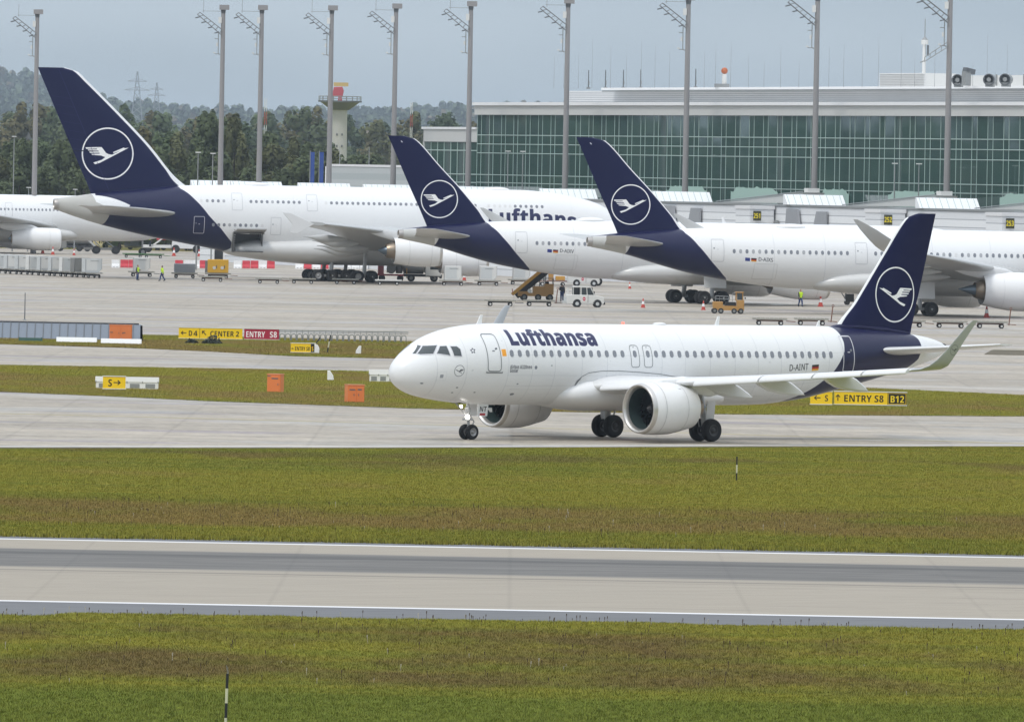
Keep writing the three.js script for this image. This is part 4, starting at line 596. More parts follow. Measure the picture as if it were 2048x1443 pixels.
// plain white airliner at the left edge
{
  const rows = [[0, 4.6, 4.8, 0.03], [0.2, 4.2, 5.2, 0.5], [1, 3.6, 6.0, 1.2], [3, 2.8, 7.2, 2.2], [6, 2.2, 8.2, 2.8], [10, 2.0, 8.6, 3.0], [42, 2.0, 8.6, 3.0], [50, 2.8, 8.5, 2.7], [58, 4.6, 8.2, 1.5], [63, 6.2, 7.9, 0.5]];
  widebody({ label: 'all white airliner at the left edge behind the baggage containers', x: -48.9, z: -1695.1, turn: 12 * Math.PI / 180, L: 63, rows, paint: p => { p.ctx.globalAlpha = 0.08; p.ctx.fillStyle = '#555'; for (const s of [8, 20, 30, 40]) p.ctx.fillRect(p.X(s), 0, 1.5, p.H); p.ctx.globalAlpha = 1; }, windows: [[winRow(40, 9, 0.56), 6.45]], winW: 0.28, winH: 0.4, doors: [[11, 12, 5.3, 7.4], [26, 27, 5.3, 7.4]], nose: 6,
    wing: [[2, 18.5, 12, 3.9, 0.13], [3.5, 20.0, 10.4, 4.05, 0.13], [9.5, 24.0, 7.4, 4.7, 0.115], [18, 29.6, 5.0, 5.4, 0.11], [28, 36.3, 2.6, 6.1, 0.10]].map(([z, s, c, y, t]) => ({ z, s, c, y, t })), canoes: [[6, 28.5, 3.5, 5, 0.7, 0.95], [13, 29.5, 4.4, 4.5, 0.6, 0.8]],
    engines: [{ s: 20, y: 2.2, z: 9.5, rise: 0.3, spec: { R: 1.42, Rm: 1.66, Rn: 1.02, len: 7.2, lip: 0.32, Rc: 0.6, coreL: 0.1, plugL: 0.4, blades: 22, lipMat: M.white } }], gears: [[33, 5.4, [-0.95, 0.95], 0.68, 1.35, 0.48]],
    belly: [15, 40, [[0, 2.5, 2.9, 0.8], [0.1, 1.9, 3.9, 2.9], [0.3, 1.6, 4.4, 3.3], [0.7, 1.6, 4.4, 3.3], [0.9, 1.9, 3.8, 2.8], [1, 2.4, 3.0, 0.8]], 2.3] });
}
// ---------------------------------------------------------------- terminal, masts, trees, hills
const TURN = -73.38 * Math.PI / 180;                       // long axis of the satellite terminal
Object.assign(M, {
  concreteGrey: std(lin(0.56, 0.56, 0.54), 0.85), cap: std(lin(0.82, 0.82, 0.82), 0.5), mullion: std(lin(0.42, 0.52, 0.48), 0.5), louvre: std(lin(0.56, 0.57, 0.58), 0.5, { metalness: 0.2 }),
  glass: new THREE.MeshPhysicalMaterial({ color: lin(0.070, 0.146, 0.128), roughness: 0.03, transmission: 0.35, thickness: 0, ior: 1.6 }), film: std(lin(0.40, 0.56, 0.49), 0.8), interior: std(lin(0.16, 0.19, 0.18), 0.9), pillar: std(lin(0.40, 0.44, 0.42), 0.8),
  truss: std(lin(0.17, 0.175, 0.18), 0.6), mast: std(lin(0.28, 0.27, 0.27), 0.8), galv: std(lin(0.30, 0.31, 0.31), 0.5, { metalness: 0.4 }), boxWhite: std(lin(0.68, 0.68, 0.66), 0.6), skylight: std(lin(0.80, 0.82, 0.84), 0.4), paleWall: std(lin(0.72, 0.72, 0.73), 0.7), steelDark: std(lin(0.11, 0.12, 0.13), 0.5),
});
M.glassTones = [[0.072, 0.148, 0.130], [0.060, 0.128, 0.114], [0.084, 0.160, 0.146], [0.070, 0.136, 0.130]].map(c => { const g = M.glass.clone(); g.color = lin(...c); return g; });
{
  const T = thing('terminal_building', 'long terminal with green glass curtain wall behind the parked airliners', 'building', -5.2, -1545, TURN);
  const LEN = 300, YT = 20.9, rows = [[18.2, 20.9], [17.0, 18.2], [15.8, 17.0], [12.9, 15.8], [11.85, 12.9], [8.6, 11.85]];
  part('fascia', bx(LEN + 0.3, 1.25, 1.2, LEN / 2 - 0.15, 21.53, -0.2), M.concreteGrey, T); part('roof_edge', bx(LEN + 0.5, 0.42, 1.6, LEN / 2 - 0.15, 22.37, -0.1), M.cap, T);
  part('roof', bx(LEN, 0.3, 26, LEN / 2, 22.3, -14), M.cap, T); part('rear_wall', bx(LEN, 22, 0.5, LEN / 2, 11, -26.7), M.concreteGrey, T); part('end_wall', bx(0.4, 22.2, 26, -0.1, 11.0, -13.6), M.concreteGrey, T);
  part('upper_storey', bx(LEN - 18, 1.75, 12, LEN / 2 + 9, 23.35, -13), M.louvre, T); for (let i = 0; i < 7; i++) part('louvre_blade', bx(LEN - 18, 0.1, 0.16, LEN / 2 + 9, 22.7 + i * 0.24, -6.95), M.cap, T);
  part('upper_roof', bx(LEN - 40, 0.3, 16, LEN / 2 + 20, 24.42, -13), M.cap, T); part('upper_roof_edge', bx(LEN - 40, 0.14, 0.2, LEN / 2 + 20, 24.14, -5.2), M.galv, T);
  for (const y of [8.4, 12.3, 16.4]) part('floor_slab', bx(LEN, 0.35, 24, LEN / 2, y, -13), M.interior, T);
  part('inner_wall', bx(LEN, 13, 0.3, LEN / 2, 14.6, -11), M.interior, T); for (let i = 0; i < 26; i++) part('pillar', rod([6 + i * 11.4, 8, -3.2], [6 + i * 11.4 + (i % 2 ? 1.6 : 0), 20.9, -2.6], 0.42, 10), M.pillar, T);
  const cols = []; for (let t = 0; t < LEN - 6; t += 5.7) cols.push([t, t + 1.9], [t + 1.9, t + 5.7]);
  const cache = {}; const paneGeo = (w, h) => cache[w + '_' + h] || (cache[w + '_' + h] = new THREE.BoxGeometry(w - 0.06, h - 0.06, 0.03)); const rest = [];
  const rnd = seeded(9); let n = 0;
  rows.forEach(([y0, y1], r) => cols.forEach(([a, b], c) => {
    const tilt = (rnd() - 0.5) * 0.004; const own = (r === 0 || r === 3) || ((r === 1 || r === 2) && c > 30 && n < 300);
    const g = paneGeo(+(b - a).toFixed(2), +(y1 - y0).toFixed(2)); if (own && n < 300) { n++; const m = part('pane', g, M.glassTones[Math.floor(rnd() * 4)], T); m.position.set((a + b) / 2, (y0 + y1) / 2, 0); m.rotation.set(tilt, tilt * 2, 0); } else rest.push(g.clone().translate((a + b) / 2, (y0 + y1) / 2, 0));
  }));
  part('panes', rest, M.glass, T).userData.kind = 'stuff';
  for (const [a] of cols) part('mullion', bx(0.10, 12.4, 0.045, a, 14.7, 0.03), M.mullion, T);
  for (const y of [18.2, 17.0, 15.8, 12.9, 11.85]) part('transom', bx(LEN - 6, 0.10, 0.06, LEN / 2 - 3, y, 0.05), M.mullion, T);
  // frosted film with a bumpy upper edge on the lowest panes
  for (const [t0, t1, seed] of [[86, 103, 3], [113, 132, 5], [149, 160, 7], [175, 194, 9], [216, 240, 4], [250, 270, 2]]) { const pts = [[t0, 9.4]]; pts.push([t1, 9.4]); const m = 18; for (let i = m; i >= 0; i--) { const t = lerp(t0, t1, i / m); pts.push([t, 11.95 + 0.35 * nz(i * 0.55, seed) + 0.1 * nz(i * 1.7, seed) - 0.5 * (i < 2 || i > m - 2 ? 1 : 0)]); } part('frosted_film', extr(pts, 0.02).translate(0, 0, 0.17), M.film, T); }
  // lower wing at the far end
  const Wg = thing('terminal_wing', 'lower glass wing at the far left end of the terminal', 'building', -5.2, -1545, TURN);
  part('fascia', bx(26, 1.7, 1.2, -13.3, 18.1, -0.6), M.concreteGrey, Wg); part('roof_edge', bx(26.2, 0.3, 1.5, -13.4, 19.1, -0.55), M.cap, Wg); part('rear_wall', bx(26, 19, 0.5, -13.3, 9.5, -20), M.concreteGrey, Wg); part('end_wall', bx(0.4, 19, 20, -26.1, 9.5, -10), M.concreteGrey, Wg); part('roof', bx(26, 0.3, 20, -13.3, 18.9, -10.5), M.cap, Wg);
  for (let t = -26; t < -0.5; t += 3.2) for (const [y0, y1] of [[16.1, 17.25], [12.9, 16.1], [11.8, 12.9], [9, 11.8]]) part('pane', new THREE.BoxGeometry(3.08, y1 - y0 - 0.08, 0.03).translate(t + 1.6, (y0 + y1) / 2, -0.2), M.glass, Wg);
  for (let t = -26; t < 0; t += 3.2) part('mullion', bx(0.12, 8.6, 0.07, t, 13, -0.15), M.mullion, Wg); for (const y of [16.1, 12.9, 11.8]) part('transom', bx(26, 0.13, 0.09, -13, y, -0.14), M.mullion, Wg); part('inner_wall', bx(26, 10, 0.3, -13, 13, -8), M.interior, Wg);

  // roof plant
  const louv = thing('air_handling_unit', 'white louvred plant box on the terminal roof', 'roof plant', 48.5, -1392, TURN, null, 24.57);
  part('cabinet', bx(17, 1.6, 4, 0, 0.8, 0), M.boxWhite, louv); for (let i = 0; i < 8; i++) part('louvre_blade', bx(17.1, 0.07, 0.2, 0, 0.12 + i * 0.2, 2.05), M.cap, louv); for (let i = 0; i < 8; i++) part('louvre_blade', bx(0.2, 0.07, 4.1, -8.55, 0.12 + i * 0.2, 0), M.cap, louv);
  const fanGeo = new THREE.CylinderGeometry(0.66, 0.66, 1.5, 26, 1, true).rotateX(Math.PI / 2), ringGeo = new THREE.TorusGeometry(0.63, 0.07, 8, 26).translate(0, 0, 0.75), hub = cyl(0.26, 0.26, 0.2, 18, 0, 0, 0.62, Math.PI / 2), disc = new THREE.CircleGeometry(0.63, 24).translate(0, 0, 0.3);
  [[52.4, -1365, 'leftmost'], [55.6, -1352, 'middle'], [57.2, -1345, 'rightmost']].forEach(([x, z, w]) => { const F = thing('roof_fan', w + ' of three big round fans on the terminal roof', 'fan', x, z, -0.25, 'round fans on the terminal roof', 25.25); part('casing', fanGeo, M.galv, F); part('ring', ringGeo, M.steelDark, F); part('hub', hub, M.galv, F); part('grille', disc, M.steelDark, F); part('feet', bx(0.9, 0.5, 1.2, 0, -0.6, 0), M.galv, F); });
  const hood = thing('exhaust_hood', 'bent grey exhaust hood beside the roof fans', 'vent', 53.2, -1362, 0.5, null, 24.57); part('duct', bx(0.8, 1.7, 0.8, 0, 0.85, 0), M.galv, hood); part('elbow', bx(1.3, 0.6, 0.8, 0.35, 1.75, 0, 0, -0.2), M.steelDark, hood);
  const wall = thing('plant_screen', 'pale screen wall behind the round roof fans', 'wall', 57, -1352, TURN, null, 24.57); part('panel', bx(46, 1.3, 0.3, 0, 0.65, -3), M.boxWhite, wall); for (let i = 0; i < 5; i++) part('post', bx(0.15, 1.4, 0.2, -20 + i * 10, 0.7, -2.75), M.galv, wall);
  const bc = thing('warning_beacon', 'orange ball beacon on a white post on the terminal roof', 'beacon', 26.3, -1460, 0, null, 24.57); part('post', cyl(0.28, 0.32, 1.7, 14, 0, 0.85, 0), M.boxWhite, bc); part('ball', new THREE.SphereGeometry(0.42, 16, 12).translate(0, 2.1, 0), std(lin(0.45, 0.13, 0.05), 0.6), bc); part('foot', bx(1.9, 0.45, 1.2, -0.3, 0.22, 0), M.galv, bc);
  const am = thing('antenna_mast', 'slim white antenna mast with box head above the terminal roof', 'mast', 50.2, -1420, 0, null, 20); part('tube', cyl(0.20, 0.28, 10.2, 14, 0, 5.1, 0), M.boxWhite, am); part('head', cyl(0.5, 0.5, 0.55, 6, 0.05, 10.3, 0), M.boxWhite, am); part('collar', cyl(0.12, 0.5, 0.4, 6, 0.05, 10.75, 0), M.galv, am); part('whip', cyl(0.05, 0.07, 2.4, 6, 0.05, 12.0, 0), M.galv, am); part('antenna_panel', bx(0.25, 1.3, 0.3, 0.45, 9.3, 0.1), M.steelDark, am);
  // lightning rods and whips on the roof
  const r2 = seeded(4); const whip = new THREE.CylinderGeometry(0.008, 0.022, 1, 5).translate(0, 0.5, 0), wm = std(lin(0.22, 0.23, 0.24), 0.6);
  for (let i = 0; i < 34; i++) { const t = 22 + i * 6.6 + r2() * 3, h = 3 + r2() * 3.6; const o = single('lightning_rod', whip, wm, 'thin lightning rod standing on the terminal roof', 'rod', -5.2 + t * 0.286 + 3, -1545 + t * 0.958 - 6, 0, 'lightning rods along the terminal roof', 24.5); o.scale.set(1, h, 1); }
  [[1170, 13.6], [1203, 16.3], [1241, 18.6], [1275, 20.9], [1395, 28]].forEach(([, x], i) => { const A = thing('roof_antenna', ['leftmost', 'second', 'third', 'fourth', 'rightmost'][i] + ' of the dark rod antennas on the terminal roof', 'antenna', [9.5, 11.7, 14.0, 16.2, 23.0][i], [-1532, -1523, -1516, -1508, -1482][i], 0, 'dark rod antennas on the terminal roof', 24.55); part('rod', cyl(0.06, 0.08, 2.5, 8, 0, 1.25, 0), M.steelDark, A); part('foot', bx(0.5, 0.25, 0.4, 0, 0.12, 0), M.galv, A); part('bracket', bx(0.12, 0.5, 0.2, 0.08, 0.8, 0), M.galv, A); });

  // apron-side pier in front of the terminal with gate houses and skylights
  const cl = canvasTex(64, 512, (c, w, h) => { c.fillStyle = '#e2e4e6'; c.fillRect(0, 0, w, h); for (let i = 0; i < 11; i++) { c.fillStyle = i % 2 ? '#e6e8ea' : '#dcdee1'; c.fillRect(0, i * h / 11, w, h / 11); c.fillStyle = '#a4a7ac'; c.fillRect(0, i * h / 11, w, 5); } });
  cl.wrapS = cl.wrapT = THREE.RepeatWrapping; const clad = std(0xffffff, 0.6, { map: cl });
  const PIER = [-21.5, -1540.1]; const pier = thing('pier_building', 'low pale clad pier with gate houses in front of the glass terminal', 'building', ...PIER, TURN);
  part('wall', bx(360, 9.9, 6, 100, 4.95, -3.2), clad, pier); part('roof_edge', bx(360.2, 0.22, 6.3, 100, 10.02, -3.2), M.galv, pier);
  const X = t => [PIER[0] + t * 0.286, PIER[1] + t * 0.958];
  // skylights on the pier nodes
  const sk = (() => { const g = new THREE.Group(); const len = 7.3, rise = 1.2; return { roof: extr([[0, 0], [1.35, 0], [0, rise], [-0.35, rise], [-0.35, 0]], len).rotateY(0).translate(0, 0, -len / 2 + 0.4) }; })();
  [[-83.4, 'leftmost'], [-62, 'second from the left'], [-27, 'third from the left'], [5.5, 'fourth from the left'], [41.5, 'fifth from the left'], [87.4, 'fourth from the right'], [135.5, 'third from the right'], [187.8, 'second from the right'], [236.8, 'rightmost']].forEach(([t, w], i) => {
    const [x, z] = X(t); const S = thing('skylight_house', w + ' of the white slope-topped skylights along the pier', 'skylight', x, z, TURN, 'white skylights along the pier', 10.1);
    part('body', bx(0.9, 0.55, 7.2, 0.1, 0.27, -3.3), M.boxWhite, S); part('sloped_roof', sk.roof.clone().translate(0, 0.02, 0), M.skylight, S); for (let k = 0; k < 9; k++) part('seam', bx(0.05, 1.82, 0.05, 0.69, 0.63, 0.1 - k * 0.82, 0, Math.atan2(1.35, 1.2)), M.mullion, S);
  });
  // grey sloping bridges between the skylights
  [[150, 'left'], [199, 'middle'], [247, 'right']].forEach(([t, w]) => { const [x, z] = X(t); const S = thing('sloping_bridge', w + ' of the grey sloping passenger bridges behind the pier', 'bridge', x, z, TURN, 'sloping bridges behind the pier', 10.12); part('side', extr([[0, 0], [32, 0.15], [34, 1.45], [30, 1.35]], 2.6).translate(0, 0, -4.6), M.concreteGrey, S); part('handrail', rod([0, 0.12, -3.2], [33.9, 1.56, -3.2], 0.06), M.galv, S); part('vent_box', bx(1.6, 0.5, 1.4, 33, 1.72, -4.6), M.boxWhite, S); });
  const gate = (num, t, w) => { const [x, z] = X(t); const S = thing('gate_house', w + ' pale gate house on the pier, numbered ' + num, 'gate house', x, z, TURN, 'gate houses along the pier'); part('box', bx(5.5, 9.6, 3, 0, 4.8, 1.6), clad, S); part('cornice', bx(5.7, 0.4, 3.2, 0, 9.7, 1.6), M.paleWall, S);
    const tx = canvasTex(128, 150, (c, W, H) => { c.fillStyle = '#3a3a22'; c.fillRect(0, 0, W, H); c.fillStyle = '#e9d31c'; c.font = 'bold 92px sans-serif'; c.textAlign = 'center'; c.save(); c.translate(W / 2, 112); c.scale(0.78, 1.15); c.fillText(num, 0, 0); c.restore(); });
    const fm = [M.steelDark, M.steelDark, M.steelDark, M.steelDark, std(0xffffff, 0.6, { map: tx }), M.steelDark]; const sg = thing('gate_sign', w + ' yellow and black gate number sign, reading ' + num, 'sign', x + 1.9, z + 3.2, 14 * Math.PI / 180 * 0 - 0.02, 'gate number signs', 8.3); sg.position.set(x - 1.3, 8.7, z + 3.9); part('board', new THREE.BoxGeometry(0.95, 1.15, 0.12), fm, sg); part('bracket', bx(0.1, 0.2, 1.2, 0, 0, -0.6), M.steelDark, sg);
    for (const [dt, y] of [[-3.6, 7.0], [3.6, 7.0]]) part('door_panel', bx(0.9 * 1.6, 2.6, 0.1, dt, 6.9, 3.1 * 0 + 0.05), M.galv, S); return S; };
  gate('251', 180.3, 'left'); gate('252', 229.3, 'middle'); gate('253', 272, 'right');
  const grey = std(lin(0.30, 0.31, 0.33), 0.6); [[195, 'right of the number 251'], [146, 'left of the number 251']].forEach(([t, w]) => { const [x, z] = X(t); const L = thing('letter_sign', 'big grey letter M standing on the pier wall ' + w, 'letter sign', x, z, TURN); part('stroke', extr([[-7.5, 4], [-6.8, 9.6], [-2.6, 9.6], [-0.4, 4]], 0.25).translate(0, 0, 0.12), grey, L); part('stroke', extr([[1.6, 4], [4.6, 9.4], [8.2, 9.4], [8.2, 4]], 0.25).translate(0, 0, 0.12), grey, L); });
  // slim lamp posts
  [[-40.9, -1480, 15.1], [-39.0, -1480, 15.0], [-1.0, -1480, 16], [0.9, -1480, 16], [44.6, -1412 + 60, 15.2], [47.2, -1345, 15.2], [-75.1, -1720, 17.2], [-72.8, -1720, 9.6], [-66.6, -1740, 9.4]].forEach(([x, z, h], i) => { const L = thing('lamp_post', ['slim grey lamp post above the double-decker, left of a pair', 'slim grey lamp post above the double-decker, right of a pair', 'slim lamp post before the glass wall, left of the central pair', 'slim lamp post before the glass wall, right of the central pair', 'thin dark lamp post at the right before the glass wall, left one', 'thin dark lamp post at the right before the glass wall, right one', 'tall thin lamp post at the far left edge before the trees', 'short lamp post with flat head left of the far left mast', 'short lamp post with flat head right of the far left mast'][i], 'lamp post', x, z, 0, 'slim lamp posts'); part('pole', cyl(0.06, 0.11, h, 8, 0, h / 2, 0), M.galv, L); part('lamp_head', bx(0.7, 0.12, 0.3, 0, h, 0), M.boxWhite, L); });
}
// floodlight masts
{
  const build = (o) => {
    part('shaft', cyl(0.29, 0.43, 35.2, 16, 0, 17.6, 0), M.mast, o); part('head_box', bx(1.35, 0.68, 1.2, 0.14, 35.5, 0), M.mast, o); part('collar', cyl(0.36, 0.24, 1.0, 12, 0, 34.7, 0), M.steelDark, o);
    part('junction_box', bx(0.45, 0.85, 0.5, -0.42, 33.7, 0.15), M.boxWhite, o);
    const a = [-0.15, 32.4], b = [-3.25, 34.75]; const tr = [];
    for (const dz of [-0.5, 0.5]) { tr.push(rod([a[0], a[1], dz], [b[0], b[1], dz], 0.06, 6), rod([a[0] - 0.05, a[1] - 0.75, dz], [b[0] - 0.35, b[1] - 0.3, dz], 0.06, 6)); for (let i = 0; i <= 6; i++) { const t = i / 6; tr.push(rod([lerp(a[0], b[0], t), lerp(a[1], b[1], t), dz], [lerp(a[0] - 0.05, b[0] - 0.35, Math.min(1, t + 0.08)), lerp(a[1] - 0.75, b[1] - 0.3, Math.min(1, t + 0.08)), dz], 0.035, 5)); } }
    part('truss_arm', tr, M.truss, o); part('tie_rod', rod([0, 34.95, 0], [-2.9, 34.95, 0], 0.03, 5), M.galv, o); part('lightning_rod', rod([-2.75, 34.7, 0], [-2.75, 36.6, 0], 0.03, 5), M.galv, o);
    for (const t of [0.12, 0.42, 0.72, 1.0]) for (const dz of [-0.55, 0.55]) { const x = lerp(a[0], b[0], t) - 0.35, y = lerp(a[1], b[1], t) - 0.72; part('floodlight', bx(0.6, 0.13, 0.4, x, y, dz, 0, 0.25), M.steelDark, o); }
    part('ladder_rail', [rod([-0.62, 32.2, 0], [-0.62, 29.0, 0], 0.06, 6), rod([-0.62, 29.0, 0], [-1.1, 29.0, 0], 0.05, 5), rod([-0.62, 31.1, 0], [-1.15, 31.1, 0], 0.05, 5), rod([-0.62, 29.05, 0], [-0.35, 28.9, 0], 0.08, 6), rod([-0.62, 32.0, 0], [-0.3, 31.7, 0], 0.04, 5)], M.galv, o);
    part('camera', bx(0.22, 0.5, 0.2, -0.78, 30.3, 0), M.boxWhite, o); part('camera', bx(0.3, 0.16, 0.2, -1.15, 29.15, 0), M.boxWhite, o);
  };
  const names = ['at the right edge behind the blue tail', 'second from the right before the glass wall', 'third from the right, right of the second small blue tail', 'before the left part of the glass wall', 'at the left end of the glass wall', 'just left of the glass wall, right of the radar tower', 'directly in front of the radar tower', 'right one of the two close together left of the radar tower', 'left one of the two close together left of the radar tower', 'at the far left beside the tallest blue tail'];
  let first; [[50.3, -1340], [36.1, -1388], [21.2, -1435], [6.4, -1483], [-6.3, -1525], [-16.6, -1560], [-25.8, -1590], [-35.7, -1600], [-41.2, -1605], [-70.7, -1690]].forEach(([x, z], i) => { const label = 'tall grey floodlight mast ' + names[i]; if (!i) { first = thing('floodlight_mast', label, 'light mast', x, z, 0, 'apron floodlight masts'); build(first); } else dup(first, x, z, 0, label); });
  // extra lower arm on the mast at the right edge
  part('lower_truss', [rod([-0.3, 29.4, 0.5], [-2.9, 27.6, 0.5], 0.05, 6), rod([-0.3, 28.8, 0.5], [-2.9, 27.1, 0.5], 0.05, 6), ...[0, 0.25, 0.5, 0.75, 1].map(t => rod([lerp(-0.3, -2.9, t), lerp(29.4, 27.6, t), 0.5], [lerp(-0.3, -2.9, t), lerp(28.8, 27.1, t), 0.5], 0.04, 5)), rod([-2.9, 27.2, 0.5], [-3.4, 27.0, 0.5], 0.06, 5)], M.galv, first);
}
// radar tower, hall, banners, pylons
{
  const R = thing('radar_tower', 'concrete radar tower with round platform and red and yellow antenna', 'tower', -38.45, -2500); const conc = std(lin(0.46, 0.455, 0.44), 0.85);
  part('shaft', cyl(1.62, 1.75, 26, 24, 0, 13, 0), conc, R); part('corbel', cyl(4.3, 2.0, 1.7, 28, 0, 26.7, 0), M.steelDark, R); part('deck', cyl(4.75, 4.75, 0.35, 32, 0, 27.7, 0), M.steelDark, R);
  for (let i = 0; i < 20; i++) { const a = i / 20 * 6.283; part('rail_post', rod([Math.cos(a) * 4.6, 27.8, Math.sin(a) * 4.6], [Math.cos(a) * 4.6, 28.8, Math.sin(a) * 4.6], 0.07, 5), M.galv, R); } part('rail', new THREE.TorusGeometry(4.6, 0.08, 6, 40).rotateX(Math.PI / 2).translate(0, 28.8, 0), M.galv, R); part('rail', new THREE.TorusGeometry(4.6, 0.06, 6, 40).rotateX(Math.PI / 2).translate(0, 28.3, 0), M.galv, R);
  const red = std(lin(0.50, 0.09, 0.11), 0.7); part('pedestal', cyl(0.35, 0.5, 1.1, 12, 0, 28.4, 0), red, R); part('radar_dish', extr([[-1.1, 0], [-1.3, 0.5], [-1.0, 1.9], [0.7, 2.0], [1.0, 1.2], [0.8, 0.2]], 0.9, 0.1).translate(-0.3, 28.8, 0), red, R); part('radar_bar', bx(3.2, 0.85, 0.5, 0.15, 31.4, 0), std(lin(0.58, 0.42, 0.18), 0.7), R); for (const y of [18, 20.5]) for (const x of [-0.5, 0.6]) part('slit_window', bx(0.3, 0.5, 0.1, x, y, 1.66), M.steelDark, R);
  const H = thing('cargo_hall', 'long low pale clad hall beyond the skylights left of the terminal', 'hall', -19.5, -1760, 0); const cl = canvasTex(32, 256, (c, w, h) => { for (let i = 0; i < 14; i++) { c.fillStyle = i % 2 ? '#a9b0b1' : '#b5babb'; c.fillRect(0, i * h / 14, w, h / 14 + 1); } }); part('wall', bx(18, 13.6, 10, 0, 6.8, -5), std(0xffffff, 0.7, { map: cl }), H); part('roof_edge', bx(18.2, 0.35, 10.2, 0, 13.8, -5), M.paleWall, H); for (const x of [-7.5, -3, 2, 6]) part('vent_pipe', cyl(0.05, 0.07, 3, 6, x, 15.2, -3), M.galv, H);
  const blue = std(lin(0.022, 0.065, 0.28), 0.7); [[-28.95, 'left'], [-27.65, 'right']].forEach(([x, w]) => { const B = thing('banner_flag', w + ' of two tall blue banner flags before the trees', 'banner', x, -1640, 0, 'blue banner flags'); part('pole', cyl(0.06, 0.08, 15.8, 8, -0.38, 7.9, 0), M.galv, B); part('cloth', (() => { const g = new THREE.BoxGeometry(0.6, 5, 0.02, 4, 10, 1), P = g.attributes.position; for (let i = 0; i < P.count; i++) P.setZ(i, P.getZ(i) + 0.06 * Math.sin(P.getX(i) * 6 + P.getY(i))); g.computeVertexNormals(); return g.translate(-0.05, 13.1, 0); })(), blue, B); });
  const wp = thing('white_panel', 'narrow white panel beside the right blue banner', 'panel', -26.9, -1640); part('board', bx(0.5, 4.4, 0.1, 0, 11.4, 0), M.cap, wp); part('post', cyl(0.07, 0.07, 10, 6, 0, 5, -0.1), M.galv, wp);
  const hb = thing('utility_building', 'pale grey flat-roofed block at the far left edge', 'building', -88, -1900); part('wall', bx(8.6, 9.5, 8, 0, 4.75, -4), M.paleWall, hb); part('roof_edge', bx(8.9, 0.3, 8.3, 0, 9.6, -4), M.galv, hb);
  [[-71.2, 'left'], [-70.25, 'right']].forEach(([x, w]) => { const c = thing('vent_stack', w + ' of two short silver vent stacks before the trees', 'chimney', x, -1850, 0, 'twin vent stacks'); part('pipe', cyl(0.28, 0.3, 9.4, 14, 0, 4.7, 0), M.paleWall, c); part('cap', cyl(0.34, 0.34, 0.25, 14, 0, 9.5, 0), M.galv, c); });
  const py = (x, z, h, y0, label) => { const p = thing('power_pylon', label, 'pylon', x, z, 0, 'power pylons on the ridge', y0), g = []; const w = h * 0.11; for (const sx of [-1, 1]) for (const sz of [-1, 1]) g.push(rod([sx * w, 0, sz * w], [sx * 0.4, h, sz * 0.4], 0.35, 5)); for (let i = 0; i < 7; i++) { const a = i / 7, b = (i + 1) / 7, wa = lerp(w, 0.4, a), wb = lerp(w, 0.4, b); g.push(rod([-wa, a * h, wa], [wb, b * h, wb], 0.22, 4), rod([wa, a * h, wa], [-wb, b * h, wb], 0.22, 4)); } part('lattice', g, M.galv, p); for (const [f, l] of [[0.62, 0.26], [0.8, 0.2]]) part('crossarm', [rod([-h * l, h * f, 0], [h * l, h * f, 0], 0.32, 5), rod([-h * l, h * f, 0], [0, h * (f + 0.06), 0], 0.2, 4), rod([h * l, h * f, 0], [0, h * (f + 0.06), 0], 0.2, 4)], M.galv, p); };
  py(-370, -11200, 48, 54, 'taller power pylon on the wooded ridge'); py(-376, -12000, 35, 62, 'smaller power pylon on the wooded ridge');
  const rw = (x, z, h, label) => { const m = thing('striped_mast', label, 'mast', x, z, 0, 'red and white lattice masts'); for (let i = 0; i < 10; i++) part('segment', [0, 1, 2].map(k => { const a = k * 2.094; return rod([Math.cos(a) * 0.3, i * h / 10, Math.sin(a) * 0.3], [Math.cos(a + 2.094) * 0.3, (i + 1) * h / 10, Math.sin(a + 2.094) * 0.3], 0.03, 4); }).concat([0, 1, 2].map(k => { const a = k * 2.094; return rod([Math.cos(a) * 0.3, i * h / 10, Math.sin(a) * 0.3], [Math.cos(a) * 0.3, (i + 1) * h / 10, Math.sin(a) * 0.3], 0.04, 4); })), i % 2 ? M.cap : std(lin(0.45, 0.07, 0.06), 0.7), m); };
  rw(-50.3, -2300, 27, 'red and white lattice mast beside the close pair of floodlight masts'); rw(-23.85, -2600, 28.5, 'red and white lattice mast right of the radar tower');
}
